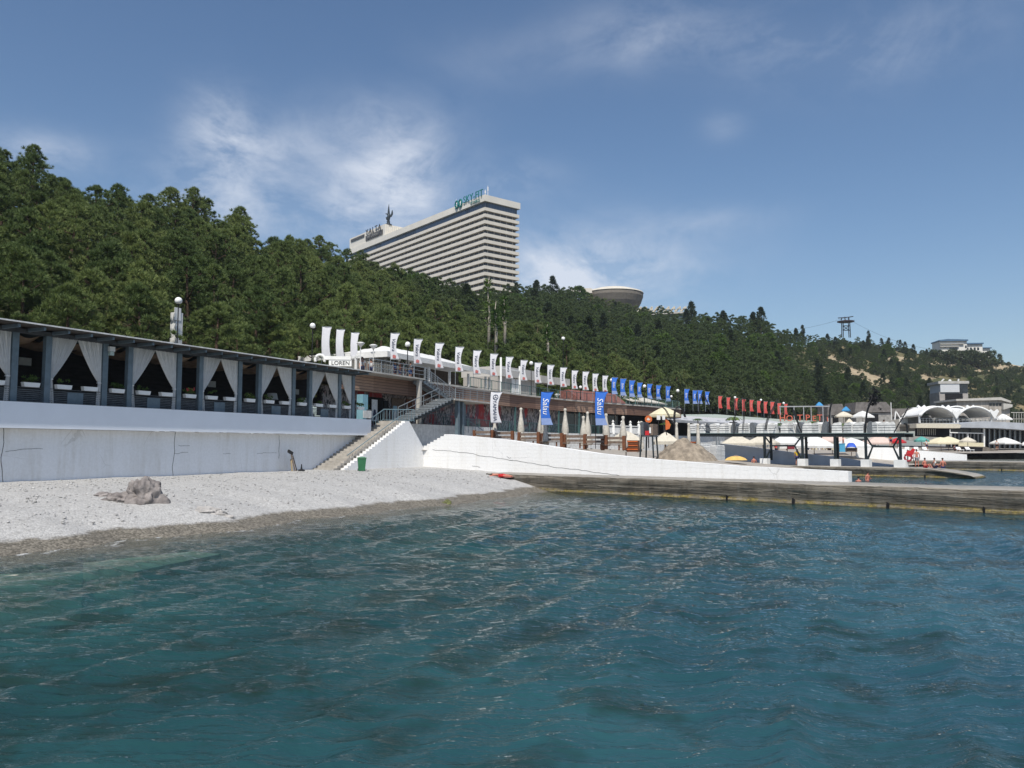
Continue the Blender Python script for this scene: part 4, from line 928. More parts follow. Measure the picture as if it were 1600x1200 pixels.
# long white wall standing on the pier
LW0 = Vector((-7.55, 65.95, 0)); LW1 = Vector((18.05, 43.12, 0)); LWD = (LW1-LW0).normalized(); LWN = Vector((-LWD.y, LWD.x, 0)); RZL = math.atan2(LWD.y, LWD.x); LLEN = (LW1-LW0).length
lw = thing('breakwater_wall', 'long white block wall sloping down along the pier to its square end', 'wall', (LW0.x, LW0.y, 1.0), RZL)
def lw_top(k): return float(np.interp(k, [0, 3.2, 4.2, 9.5, 14, 18, 22, 28, LLEN], [3.97, 3.97, 3.90, 3.50, 2.98, 2.52, 2.20, 1.85, 1.66]))
ks = [3.2, 4.2, 7, 9.5, 12, 14, 16, 18, 20, 22, 25, 28, 31, LLEN]
m = MB(); top = [(.02, 1.76)]+[q for j in range(8) for q in ((3.2*j/8+.02, 1.76+1.21*(j+1)/8), (3.2*(j+1)/8, 1.76+1.21*(j+1)/8))][:-1]+[(k, lw_top(k)-1.0) for k in ks]; bot = [(LLEN, .0), (0, -.3)]
pl = top+bot; n = len(pl); m.add([(a, 0, z) for a, z in pl]+[(a, .55, z) for a, z in pl], [tuple(range(n)), tuple(range(n, 2*n))[::-1]]+[(i, (i+1) % n, n+(i+1) % n, n+i) for i in range(n)]); m.build('wall', BRICKW, lw)
ck = MB(); x = 1.5; z = 1.75
while x < 27:
    z2 = z-.034+rj.uniform(-.05, .05)
    if x > 22: z2 = z-.01+rj.uniform(-.02, .02)
    z2 = min(z2, lw_top(x)-1.12); ck.bar((x, -.004, z), (x+.35, -.004, z2), .022, .01, (0, 1, 0)); x += .35; z = z2
for (x, z, l) in ((9.6, 1.25, .5), (9.9, 1.0, .4), (6, .5, .9)):
    for q in range(int(l/.15)): z2 = z+rj.uniform(-.08, .08); ck.bar((x, -.004, z), (x+.14, -.004, z2), .02, .01, (0, 1, 0)); x += .14; z = z2
ck.build('crack', bpy.data.materials['dark_crack'], lw)
# ------------------------------------------------------------------ piers
def piermat(name, zoff):
    g = G(name); v = g.mp(src='Object'); x = g.xyz(v); lay = g.noise(g.mp((.10, 1, 2.2)), 2.4, 6, .65, .3); st = g.noise(g.mp((1.6, 1.6, .15)), 2.2, 6, .6); bl = g.noise(v, 1.3, 6, .65)
    col = g.mix(g.ramp(lay, .40, .62), (.105, .090, .068), (.225, .20, .16)); col = g.mix(g.math('MULTIPLY', g.ramp(st, .5, .7), .45), col, (.21, .20, .18)); col = g.mix(g.math('MULTIPLY', g.ramp(bl, .5, .62), .6), col, (.075, .065, .05))
    ln = g.math('LESS_THAN', g.math('ABSOLUTE', g.math('SUBTRACT', g.math('FRACT', g.math('ADD', g.math('MULTIPLY', x[2], 1.9), g.math('MULTIPLY', g.noise(g.mp((.35, 1, 1)), 1.0, 5, .6), 1.1))), .5)), .028)
    col = g.mix(g.math('MULTIPLY', ln, .8), col, (.02, .017, .014))
    hh = g.math('ADD', x[2], g.math('MULTIPLY', g.math('SUBTRACT', g.noise(g.mp((1.2, 1.2, 1.2)), 1.6, 5, .7), .5), .16))
    alg = g.math('MULTIPLY', g.ramp(hh, .20, .26, (1, 1, 1), (0, 0, 0)), g.ramp(g.noise(g.mp((.5, .5, 2)), 2.6, 6, .75), .42, .58))
    col = g.mix(alg, col, g.mix(g.ramp(g.noise(v, 9, 4), .4, .6), (.075, .06, .014), (.26, .20, .05)))
    low = g.ramp(hh, .03, .07, (1, 1, 1), (0, 0, 0)); col = g.mix(g.math('MULTIPLY', low, .85), col, (.02, .022, .012))
    nrm = g.n('ShaderNodeNewGeometry'); up = g.math('GREATER_THAN', g.xyz(nrm.outputs['Normal'])[2], .7); col = g.mix(g.math('MULTIPLY', up, .8), col, g.mix(g.ramp(bl, .35, .6), (.26, .245, .215), (.36, .34, .305)))
    g.set(g.b.inputs['Base Color'], col); g.b.inputs['Roughness'].default_value = .85; g.bump(g.math('ADD', g.math('ADD', lay, g.math('MULTIPLY', bl, .6)), g.math('MULTIPLY', g.math('SUBTRACT', 1.0, ln), .8)), .10); return g.m
PIERM = piermat('wet_pier_concrete', 0)
def pier_body(name, label, origin, k0, k1, width, ztop, nose=0.0, seed=1, joints=(), z1=None):
    o = thing(name, label, 'pier', (origin.x, origin.y, 0), RZP); r = random.Random(seed); nx = int((k1-k0)/.28)
    prof = [(-.10, -2.6), (-.10, -.2), (-.02, .12), (.06, .22), (0, .30), (.03, ztop*.62), (0, ztop*.66), (.0, ztop-.10), (.05, ztop-.02), (.16, ztop), (width-.1, ztop), (width, ztop-.1), (width, -2.6)]
    vs = []
    for i in range(nx+1):
        x = k0+(k1-k0)*i/nx; e = 1.0
        if nose and x > k1-nose: e = max(0.0, 1-(x-(k1-nose))/nose)
        for j, (y, z) in enumerate(prof):
            n_ = mnoise.fractal(Vector((x*.9+seed*7, z*2.4, y)), 1, 2, 4)*.07 if j < 10 else 0; n2 = mnoise.noise(Vector((x*.25, 5+seed, y)))*.03
            zz = z if z < .15 else .15+(z-.15)*(e**.6); jt = 0
            vs.append((x, y-n_+jt+(1-e)*.6*(j < 6), zz+(n2 if z > .2 else 0)))
    m = MB(); n = len(prof); m.add(vs, [(i*n+j, (i+1)*n+j, (i+1)*n+j+1, i*n+j+1) for i in range(nx) for j in range(n-1)]+[tuple(range(n)), tuple(nx*n+j for j in range(n))[::-1]])
    m.build('pier_body', PIERM, o, True)
    for q in joints:
        w_ = r.uniform(.03, .06); m = MB(); m.prism([(q-w_, -.3), (q+w_, -.3), (q+w_*1.3, .12), (q+w_*.8, .26), (q-w_*.9, .32), (q-w_*1.2, .1)], 1, -.075, .3); m.build('joint_shade_strip', DARK, o)  # proud dark strips stand in for the shade of uncarved joint slots
    return o
P0 = Vector((2.55, 53.44, 0))
pier_body('concrete_pier', 'dark weathered concrete pier with yellow algae along the waterline, nearest one', P0, -6.0, 60, 3.2, 1.09, 0, 1, (12.8, 16.6, 21.3, 25.4, 30, 36))
# rails of the steps
RAILB = M('blue_grey_rail', (.16, .235, .27), .45, .1, 4)
rl = CT('handrail', 'blue grey barred handrail at the top of the beach steps', 'railing', 53, 35.2, 5.0)
m = MB((53, 35.2, 5.0)); zt = lambda t: 5.0+.95-max(0, 53.4-t)*.45
m.bar((50.6, 36.9, 4.65), (53.5, 36.9, 5.98), .06); m.bar((53.5, 36.9, 5.98), (55.2, 35.15, 5.98), .06)
m.bar((46.5, 35.2, 2.35), (53.4, 35.2, 5.45), .045)
for k in range(9):
    t = 50.7+k*.33; m.bar((t, 36.9, 3.9+(t-50.7)*.45), (t, 36.9, 4.7+(t-50.7)*.45), .03)
for k in range(12): q = k/11; m.bar((53.5+1.7*q, 36.9-1.75*q, 5.02), (53.5+1.7*q, 36.9-1.75*q, 5.96), .03)
m.bar((53.5, 36.9, 5.12), (55.2, 35.15, 5.12), .04); m.bar((50.6, 36.9, 3.95), (53.5, 36.9, 5.2), .04)
m.build('rail', RAILB, rl)
# green wheeled bin
P = beach_at(565, 736); bn = thing('wheelie_bin', 'dark green wheeled rubbish bin on the pebbles against the white block wall', 'bin', P+Vector((0, 0, -.02)), math.radians(14))
def taper(w0, d0, w1, d1, z0, z1): return [(-w0, -d0, z0), (w0, -d0, z0), (w0, d0, z0), (-w0, d0, z0), (-w1, -d1, z1), (w1, -d1, z1), (w1, d1, z1), (-w1, d1, z1)]
BF = [(3, 2, 1, 0), (4, 5, 6, 7), (0, 1, 5, 4), (1, 2, 6, 5), (2, 3, 7, 6), (3, 0, 4, 7)]
MB().add(taper(.21, .23, .29, .33, .05, .90), BF).build('body', GREENBIN, bn); m = MB(); m.add(taper(.33, .37, .31, .35, .903, .945), BF); m.add(taper(.26, .28, .2, .2, .946, .985), BF); m.build('lid', GREENBIN, bn); MB().tube([(-.3, .36, .93), (.3, .36, .93)], .022, 8).build('handle', GREENBIN, bn)
for s in (-1, 1): MB().tube([(s*.20, .22, .1), (s*.26, .22, .1)], .10, 14).build('wheel', BLACK, bn)
# ------------------------------------------------------------------ promenade ground and sun deck behind the white wall
CP = [coast(46, 39.5), coast(84, 39.5), coast(96, 38.4), coast(106, 36.2), coast(114.6, 33.7), coast(139, 28.9), coast(164, 22.5), coast(186, 13.5), coast(205, 4.0)]   # line of the promenade front
def cp_len(i): return sum((CP[k+1]-CP[k]).length for k in range(i))
CPL = [cp_len(i) for i in range(len(CP))]
def cpt(s):
    for i in range(len(CP)-1):
        if s <= CPL[i+1] or i == len(CP)-2:
            f = (s-CPL[i])/(CPL[i+1]-CPL[i]); d = (CP[i+1]-CP[i]).normalized(); return CP[i].lerp(CP[i+1], f), d
def cpp(s, o, z):
    """point s metres along the promenade front, o metres inland of it"""
    P, d = cpt(s); n = Vector((-d.y, d.x, 0)); return P+n*o+Vector((0, 0, z))
def s_at(px, o=0.0):
    """arc length where the promenade front (moved o inland) meets an image column"""
    lo, hi = 0.0, CPL[-1]
    for _ in range(50):
        m = (lo+hi)/2; P = cpp(m, o, 6.0)
        if project(P)[0] < px: lo = m
        else: hi = m
    return lo
def sweep(mb, s0, s1, prof, step=2.5):
    """prof: closed outline of (inland offset, height), swept along the promenade front"""
    ns = max(1, int((s1-s0)/step)); n = len(prof); vs = []
    for i in range(ns+1):
        s = s0+(s1-s0)*i/ns; vs += [cpp(s, o, z) for o, z in prof]
    mb.add(vs, [(i*n+j, (i+1)*n+j, (i+1)*n+(j+1) % n, i*n+(j+1) % n) for i in range(ns) for j in range(n)]+[tuple(range(n)), tuple(ns*n+j for j in range(n))[::-1]])
def rect(o0, o1, z0, z1): return [(o0, z0), (o1, z0), (o1, z1), (o0, z1)]
SE = CPL[-1]
PAVE = M('promenade_paving', (.36, .34, .31), .9, .12, 1.0, .006)
m = MB()
ns = 60
vs = []
for i in range(ns+1):
    s = SE*i/ns; vs += [cpp(s, .0, 4.74), cpp(s, 30, 4.72)]
m.add(vs, [(2*i, 2*i+2, 2*i+3, 2*i+1) for i in range(ns)])
P = [coast(8, 41.56, 4.30), coast(8, 62, 4.30), coast(50.5, 62, 4.70), coast(50.5, 41.56, 4.70)]; m.add(P, [(0, 1, 2, 3)])
tag(m.build('promenade_pavement', PAVE), kind='structure', label='paved promenade above the beach')
m = MB(); m.add([coast(52.9, 37.0, 4.985), coast(52.9, 35.16, 4.985), coast(54.2, 35.16, 4.985), coast(54.2, 37.6, 4.985), coast(75, 37.6, 4.985), coast(75, 39.46, 4.985), coast(51.1, 39.46, 4.985), coast(51.1, 37, 4.985)], [(0, 1, 2, 3, 7), (3, 4, 5, 6, 7)])
m.add([coast(51.1, 36.7, 4.30), coast(51.1, 37, 4.985), coast(51.1, 41.5, 4.985), coast(51.1, 41.5, 4.3)], [(0, 1, 2, 3)]); tag(m.build('upper_landing_pavement', PAVE), kind='structure')
def wallpt(k, q, z): return LW0+LWD*k+LWN*q+Vector((0, 0, z))
SAND2 = M('sun_deck_ground', (.38, .345, .30), .95, .15, 1.2, .02)
DECKZ = [(wallpt(1.5, .56, 2.7)), wallpt(12, .56, 1.95), wallpt(24, .56, 1.25), wallpt(29, .56, .7), Vector((27.5, 62, -.6)), Vector((31, 87, .85)), Vector((28, 112, 1.6)), cpp(s_at(1040), .2, 2.3), cpp(s_at(960), .2, 2.6), cpp(s_at(860), .2, 2.75), cpp(s_at(760), .2, 2.85), cpp(s_at(700), .2, 2.9), coast(66, 37.5, 2.9), coast(54.3, 37.5, 2.8), coast(55.6, 35.3, 2.7)]
m = MB(); cN = Vector((8, 76, 2.2)); m.add(DECKZ+[cN], [(i, (i+1) % len(DECKZ), len(DECKZ)) for i in range(len(DECKZ))])
deck2 = m.build('sun_deck_ground', SAND2); tag(deck2, kind='structure', label='sandy sunbathing deck behind the white wall')
_db = BVHTree.FromPolygons([tuple(v) for v in m.v], m.f)
def dz(X, Yv):
    h = _db.ray_cast(Vector((X, Yv, 50)), Vector((0, 0, -1))); return h[0].z if h[0] is not None else 1.0
o = CT('recess_wall', 'white wall in the shaded recess under the grey stair landing', 'wall', 62, 37.6, 2.6); m = MB((62, 37.6, 2.6)); m.box(54.25, 37.6, 2.5, 75, 37.9, 4.96); m.build('wall', WHITE2, o); m = MB((62, 37.6, 2.6)); m.box(54.0, 35.2, 2.5, 54.24, 37.9, 4.96); m.build('side_wall', WHITE2, o)
# white plinth wall under the promenade front
o = thing('promenade_wall', 'low white wall carrying the promenade railing above the sun deck', 'wall', cpp(30, 0, 2.5)); o.location = (0, 0, 0)
m = MB(); sweep(m, s_at(676), s_at(1130), rect(-.25, .05, 1.2, 4.70)); m.build('wall', WHITE2, o)
# ------------------------------------------------------------------ two storey beach gallery with timber band
gal = thing('beach_gallery', 'long two storey beach gallery with a brown timber band and painted shopfronts', 'building', tuple(cpp(8, 0, 4.75)), 0)
GO = tuple(cpp(8, 0, 4.75))
g = G('timber_band'); v = g.mp(src='Object'); x = g.xyz(v)
pl = g.vor(g.mp((.28, .28, .0)), 1.0, out='Color'); row = g.math('FRACT', g.math('MULTIPLY', x[2], 4.1)); ln = g.math('LESS_THAN', row, .20)
col = g.mix(g.ramp(g.xyz(pl)[0], .2, .8), (.17, .09, .06), (.42, .27, .19)); col = g.mix(g.math('MULTIPLY', g.ramp(g.noise(g.mp((.4, .4, 6)), 3, 5), .4, .6), .5), col, (.15, .09, .065)); col = g.mix(g.math('MULTIPLY', ln, .75), col, (.045, .028, .02))
g.set(g.b.inputs['Base Color'], col); g.b.inputs['Roughness'].default_value = .75; TIMBER = g.m
g = G('mural_paint'); v = g.mp((1, 1, .55), src='Object'); a = g.vor(g.mp((1.6, 1.6, .7)), 1.0, out='Color'); b = g.noise(v, 2.6, 6, .6, 1.6); z_ = g.xyz(a)
col = g.mix(g.ramp(b, .42, .58), (.02, .02, .025), (.50, .45, .45)); rd = g.ramp(g.noise(g.mp((.22, .22, .15)), 1.4, 3), .50, .60); col = g.mix(g.math('MULTIPLY', rd, g.ramp(z_[0], .25, .6)), col, (.42, .035, .04)); col = g.mix(g.math('MULTIPLY', g.ramp(z_[1], .75, .85), .6), col, (.06, .07, .12)); col = g.mix(g.ramp(g.noise(v, 6, 3, .6, 2.0), .60, .66), col, (.02, .02, .022))
g.set(g.b.inputs['Base Color'], col); g.b.inputs['Roughness'].default_value = .7; MURAL = g.m
S0, S1 = 5.0, s_at(1062)
m = MB(GO); sweep(m, S0, S1, rect(-.3, .25, 7.55, 8.88)); m.build('timber_band', TIMBER, gal)
m = MB(GO); sweep(m, 3.0, S1, rect(-.5, 9.5, 8.89, 9.06)); m.build('upper_deck', LCONC, gal)
m = MB(GO); sweep(m, S0, s_at(872, 1.6), rect(1.6, 1.8, 4.76, 7.9)); m.build('shopfront', MURAL, gal)
m = MB(GO); sweep(m, s_at(872, 1.6)+.02, s_at(965, 1.6), rect(1.6, 1.8, 4.76, 7.9)); m.build('window_front', GLASS, gal)
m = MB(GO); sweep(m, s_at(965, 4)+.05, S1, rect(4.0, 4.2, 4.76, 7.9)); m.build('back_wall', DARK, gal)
s = s_at(872, 1.6)
while s < s_at(962, 1.6):
    m = MB(GO); m.bar(cpp(s, 1.55, 4.76), cpp(s, 1.55, 7.54), .16, .12); m.build('mullion', LCONC if int(s) % 2 else BLACK, gal); s += 2.0
# shopfront left part: near-black sheets standing in for shade in the opening, white poster boards, wooden screens
for i, (px, z0, z1, w, mt) in enumerate(((578, 5.0, 7.3, 1.5, DARK), (592, 5.0, 7.3, 1.5, DARK), (622, 5.0, 7.4, 2.0, WOODGREY), (640, 5.0, 7.4, 1.0, WOOD))):
    s = s_at(px, 1.5); m = MB(GO); a, b = cpp(s-w/2, 1.55, z0), cpp(s+w/2, 1.55, z0); m.bar((a+Vector((0, 0, (z1-z0)/2))), (b+Vector((0, 0, (z1-z0)/2))), .06, z1-z0); m.build('shade_or_screen', mt, gal)
for i, (px, w) in enumerate(((585, .8), (603, .7), (617, .6))):
    s = s_at(px, .6); P = cpp(s, .6, 5.0); o = thing('poster_stand', ['white poster stand with a dark figure by the shop entrance', 'narrow poster stand right of the white poster by the shop entrance', 'pale blue poster stand nearest the wooden screens'][i], 'poster', tuple(P), RZC, 'poster stands at the shop entrance')
    MB().box(-w/2, -.03, .1, w/2, .03, 2.0 if i != 2 else 1.6).build('board', [WHITE2, DARK, M('pale_blue_board', (.30, .45, .52), .6, .1, 2)][i], o); m = MB(); m.prism([(-.18, .3), (.2, .25), (.22, .8), (.1, 1.15), (-.12, 1.15), (-.25, .8)], 1, -.05, -.031); m.build('picture', [INK, WOODGREY, WHITE2][i], o)
    MB().box(-w/2, -.15, 0, w/2, .15, .099).build('foot', BLACK, o)
for i, (px, zz) in enumerate(((566, 6.0), (572, 5.6))):
    P = cpp(s_at(px, -.6), -.6, 5.0); o = thing('display_rack', ['pale blue drinks cabinet at the end of the terrace', 'low grey display counter with flowers at the end of the terrace'][i], 'cabinet', tuple(P), RZC); MB().box(-.35, -.3, 0, .35, .3, 2.2 if i == 0 else 1.0).build('body', M('pale_cyan_cabinet', (.22, .42, .50), .4, .1, 2) if i == 0 else SHADEGREY, o); MB().box(-.3, -.33, .3, .3, -.301, .9).build('front', WHITE2, o)
    if i: flowers(o, 300, True, 30, .7, 1.02)
# railings of the upper deck and the promenade: one thing per stretch
def railing(name, label, s0, s1, o_, z, h, mat, gap=.32, post=2.4, wire=1):
    P = cpp((s0+s1)/2, o_, z); o = thing(name, label, 'railing', tuple(P), 0); m = MB(tuple(P)); n = max(1, int((s1-s0)/post))
    for i in range(n+1): s = s0+(s1-s0)*i/n; m = MB(tuple(P)); m.bar(cpp(s, o_, z), cpp(s, o_, z+h), .07); m.build('rail_post', mat, o)
    m = MB(tuple(P))
    for i in range(n):
        a, b = s0+(s1-s0)*i/n, s0+(s1-s0)*(i+1)/n; m.bar(cpp(a, o_, z+h), cpp(b, o_, z+h), .06); m.bar(cpp(a, o_, z+.12), cpp(b, o_, z+.12), .04)
    m.build('top_rail', mat, o); m = MB(tuple(P)); n = int((s1-s0)/gap)
    for i in range(n): s = s0+(i+.5)*(s1-s0)/n; m.bar(cpp(s, o_, z+.12), cpp(s, o_, z+h), .022)
    m.build('bars', mat, o); return o
GREENRAIL = M('dark_teal_rail', (.055, .12, .12), .5, .1, 3)
railing('railing', 'dark railing along the upper deck between the grey stair and the white canopy building', s_at(566, -.45), s_at(655, -.45), -.42, 9.06, 1.05, BLACK)
railing('railing', 'teal railing along the upper deck under the white script banners', s_at(735, -.45), s_at(962, -.45), -.42, 9.06, 1.05, GREENRAIL, .4)
railing('railing', 'pale teal railing along the upper deck under the blue banners', s_at(964, -.45), s_at(1062, -.45), -.42, 9.06, 1.15, M('pale_teal_rail', (.12, .21, .20), .5, .1, 3), .3)
railing('railing', 'teal barred railing on the promenade edge in front of the painted shopfronts', s_at(693, -.1), s_at(965, -.1), -.1, 4.70, 1.1, GREENRAIL, .26)
for i, px in enumerate((805, 873, 905)):
    P = cpp(s_at(px, -.2), -.2, 4.7); o = thing('deck_column', 'slim teal column carrying the timber band, %s from the left' % ORD[i], 'column', tuple(P), RZC, 'teal columns of the gallery'); MB().box(-.09, -.09, 0, .09, .09, 2.85).build('shaft', GREENRAIL, o); MB().box(-.16, -.16, -.02, .16, .16, .06).build('base', GREENRAIL, o)
# white balustrade
P = cpp(s_at(975, -.1), -.1, 4.7); o = thing('balustrade', 'white balustrade with square posts in front of the dark restaurant opening', 'balustrade', tuple(P), 0); m = MB(tuple(P)); a, b = s_at(944, -.15), s_at(998, -.15)
for i in range(5): s = a+(b-a)*i/4; m.bar(cpp(s, -.15, 4.7), cpp(s, -.15, 6.1), .4); 
m.build('post', WHITE, o); m = MB(tuple(P))
for i in range(4): s, t_ = a+(b-a)*i/4+.22, a+(b-a)*(i+1)/4-.22; m.bar(cpp(s, -.15, 5.9), cpp(t_, -.15, 5.9), .2, .16); m.bar(cpp(s, -.15, 4.9), cpp(t_, -.15, 4.9), .2, .2); m.bar(cpp(s, -.15, 5.35), cpp(t_, -.15, 5.35), .06, .7)
m.build('rail', WHITE2, o)
for i in range(5): s = a+(b-a)*i/4; MB(tuple(P)).lathe([(.22, 0), (.10, .2), (.2, .35), (.02, .6)], tuple(cpp(s, -.15, 6.12)), 8).build('finial', WHITE, o)
# ------------------------------------------------------------------ grey steel stair from the promenade to the upper deck
sta = CT('steel_stair', 'grey switchback stair with open treads rising to the upper deck', 'stair', 62, 37.5, 5.0); OS = (62, 37.5, 5.0)
def flight(t0, z0, t1, z1, pa, pb, n):
    m = MB(OS)
    for k in range(n):
        a = t0+(t1-t0)*k/n; b = t0+(t1-t0)*(k+1)/n; z = z0+(z1-z0)*(k+1)/n; m.box(min(a, b), pa, z-.09, max(a, b)+.04, pb, z-.002*(k % 2)); m.box(min(a, b), pa, z-(z1-z0)/n-.05, min(a, b)+.04, pa+.12, z-.093)
    m.build('tread', STEELGREY, sta); m = MB(OS)
    for p in (pa+.15, pb-.2): m.bar((t0, p, z0-.12), (t1, p, z1-.20), .10, .30)
    m.build('stringer', DARKSTEEL if z0 < 6 else STEELGREY, sta)
def srail(t0, z0, t1, z1, p, lines=5):
    m = MB(OS); n = 5
    for k in range(n+1): q = k/n; t, z = t0+(t1-t0)*q, z0+(z1-z0)*q; m.bar((t, p, z), (t, p, z+1.0), .045)
    for j in range(lines): h = 1.0*(j+1)/lines; m.bar((t0, p, z0+h), (t1, p, z1+h), .035 if j < lines-1 else .055)
    m.build('rail', STEELGREY, sta)
flight(55.4, 5.0, 63.2, 7.32, 36.0, 37.6, 14)
m = MB(OS); m.box(63.2, 35.9, 7.20, 70.5, 39.1, 7.34); m.build('landing', LCONC, sta)
flight(66.4, 7.34, 61.0, 9.02, 37.75, 39.15, 11)
srail(66.4, 7.34, 61.0, 9.04, 37.7); srail(63.4, 7.34, 70.4, 7.34, 35.95); srail(66.6, 7.34, 70.4, 7.34, 39.05); srail(56.5, 5.3, 63.2, 7.34, 37.55, 2)
m = MB(OS); m.box(52.5, 37.7, 8.93, 61.0, 39.18, 9.05); m.build('upper_landing', LCONC, sta)
srail(52.6, 9.05, 60.9, 9.05, 37.75, 3)
for t, p, z, mt in ((64.4, 36.3, 7.19, STEELBLUE), (65.6, 36.5, 7.19, STEELBLUE), (60.3, 37.9, 8.92, LCONC), (70.1, 38.8, 7.19, STEELBLUE)):
    m = MB(OS); zb_ = 2.6 if t in (64.4, 65.6) else 4.9; m.box(t-.17, p-.17, zb_, t+.17, p+.17, z); m.build('column', mt, sta)
# short railing beside the alcove
rl = CT('handrail', 'dark sloping handrail under the grey stair landing', 'railing', 66, 36.0, 4.9); m = MB((66, 36, 4.9))
for k in range(14): t = 60.5+k*.55; z = 4.98; m.bar((t, 37.7, z), (t, 37.7, z+1.0), .03)
m.bar((60.5, 37.7, 5.98), (67.7, 37.7, 5.98), .05); m.bar((67.7, 37.7, 5.98), (70.8, 37.0, 4.6), .05)
for k in range(6): q = k/6; m.bar((67.7+3*q, 37.7-.7*q, 4.7-1.1*q), (67.7+3*q, 37.7-.7*q, 5.98-1.3*q), .03)
m.build('rail', STEELBLUE, rl)
# ------------------------------------------------------------------ lamps
def lamp(px, row, Yd, zb, label, r=.23, mat=BLACK, group='globe lamps on tall posts', arm=False):
    P = atY(px, row, Yd); o = thing('street_lamp', label, 'lamp', (P.x, P.y, zb), 0, group); h = P.z-zb
    MB().tube([(0, 0, 0), (0, 0, .4), (0, 0, .42), (0, 0, h-r)], [.09, .08, .05, .04], 8).build('pole', mat, o); MB().sphere((0, 0, h), r, 16, 10).build('globe', GLOBE, o, True); MB().lathe([(.09, h-r-.06), (.11, h-r+.03)], n=10).build('collar', mat, o)
lamp(279, 470, 58, 6.5, 'tall globe lamp rising behind the terrace roof beside the white pillar', .27)
lamp(488.5, 509, 70, 7.0, 'globe lamp behind the terrace roof left of the blank white banners', .25)
lamp(637, 538, 72.5, 9.06, 'globe lamp on the upper deck between the first two script banners', .24)
lamp(830, 567.5, 97, 9.06, 'globe lamp on the upper deck left of the ninth script banner', .24)
lamp(907, 605, 104, 9.06, 'low globe lamp behind the railing right of the red roof', .2)
lamp(955.5, 594, 112, 9.06, 'globe lamp where the script banners give way to blue ones', .24)
lamp(1007, 603.5, 118, 9.06, 'globe lamp between the fourth and fifth blue banners', .25)
lamp(1049, 619.5, 126, 8.5, 'small globe lamp right of the seventh blue banner', .19)
lamp(1059, 610.5, 127, 8.5, 'globe lamp in the gap in the row of blue banners', .26)
lamp(1148.5, 621, 146, 8.5, 'globe lamp above the third red banner', .22)
lamp(1189, 625, 154, 8.5, 'globe lamp between the red banners at the right of their row', .22)
lamp(1224.5, 630, 160, 8.5, 'globe lamp above the last red banner', .24)
lamp(880, 529, 128, 9, 'globe lamp hidden among the pines above the script banners', .3)
for i, (px, row, Yd) in enumerate(((563.5, 537, 69), (583.5, 540.5, 71), (871, 617, 103))):
    P = atY(px, row, Yd); zb = 9.06; o = thing('dish_lamp', ['white dish topped lamp nearest the blank banners', 'white dish topped lamp in front of the slatted pergola', 'small white dish lamp above the first large blue banner'][i], 'lamp', (P.x, P.y, zb), 0, 'dish topped lamps'); h = P.z-zb
    MB().tube([(0, 0, 0), (0, 0, h-.3)], .045, 8).build('pole', WHITE2, o); MB().lathe([(.05, h-.35), (.14, h-.2), (.36, h+.02), (.36, h+.06), (.18, h+.14), (.01, h+.15)], n=18).build('shade', WHITE2, o, True)
# white pillar with panel beside first lamp
P = atY(273, 530, 60); o = thing('concrete_pillar', 'white concrete pillar behind the terrace roof half hidden by pines', 'pillar', (P.x, P.y, 6.0), RZC); k = 60/F
MB().box(-4*k, -.3, 0, 9*k, .3, zat(487, 60)-6.0).build('shaft', WHITE2, o); MB().box(-8*k, -.34, zat(500, 60)-6, 4.5*k, -.301, zat(480, 60)-6.0).build('panel', WHITE, o)
# ------------------------------------------------------------------ banners
def bend(co, H): z = co.z; return Vector((co.x+.05*math.sin(z/H*math.pi)*-1, co.y-.10*math.sin(z/H*math.pi*1.0)+.05*math.sin(co.x*3), co.z))
def banner_proto(name, w, h, mat, pole, below, text=None, tsize=.5, tmat=None, shear=.2, kind=''):
    root = thing(name, 'banner', 'banner', (0, 0, 0))
    def fn(u, v):
        z = h*v; pinch = 1-.28*math.sin(math.pi*min(1, max(0, v)))**1.0*(1 if kind != 'plain' else .35); topw = 1.0+.06*(v > .93)
        return bend(Vector((w*u*pinch*topw, 0, z)), h)
    m = MB(); m.grid(fn, 8, 22); b = m.build('cloth', mat, root, True)
    sm = b.modifiers.new('t', 'SOLIDIFY'); sm.thickness = .012
    MB().tube([(-.03, .0, -below), (-.03, 0, h+.06)], .028, 6).build('pole', pole, root); MB().tube([(-.03, .0, h+.03), (w*1.05, 0, h+.03)], .018, 5).build('arm', pole, root)
    def curve(co): c = bend(Vector((co.x, 0, co.z)), h); return Vector((c.x, c.y-.024+co.y*.3, c.z))
    if text:
        z0 = h*.57 if kind != 'logo' else h*.40
        text_obj(text, tsize, tmat, root, (w*.40, 0, z0), (math.pi/2, math.pi/2, 0), .008, shear, 1.0, 'lettering', curve)
    if kind == 'script':
        m = MB(); m.prism([(w*.25, h*.06), (w*.62, h*.05), (w*.66, h*.15), (w*.42, h*.19), (w*.26, h*.16)], 1, -.01, .0); e = m.build('emblem', PINK, root)
        for v_ in e.data.vertices: v_.co = curve(v_.co)
    if kind == 'foot':
        def f2(u, v):
            z = h*.20*v+.01; pinch = 1-.28*math.sin(math.pi*z/h); c = bend(Vector((w*u*pinch, 0, z)), h); return Vector((c.x, c.y-.02, c.z))
        m = MB(); m.grid(f2, 6, 6); m.build('foot_band', LBLUE, root, True)
    if kind == 'logo':
        m = MB(); m.tube([(w*.46+.19*math.cos(a), -.012, h*.83+.19*math.sin(a)) for a in np.linspace(0, 2*math.pi, 25)], .026, 5)
        for a in (.5*math.pi, .5*math.pi+2.094, .5*math.pi+4.189): m.bar((w*.46, -.012, h*.83), (w*.46+.18*math.cos(a), -.012, h*.83+.18*math.sin(a)), .035)
        e = m.build('emblem', INK, root)
        for v_ in e.data.vertices: v_.co = curve(v_.co)
    return root
WHT = M('white_script_ink', (.80, .82, .85), .8, .05, 3)
PW = banner_proto('banner', .80, 2.45, FLAGW, STEELGREY, 1.25, 'Valora', .46, INK, .25, 'script')
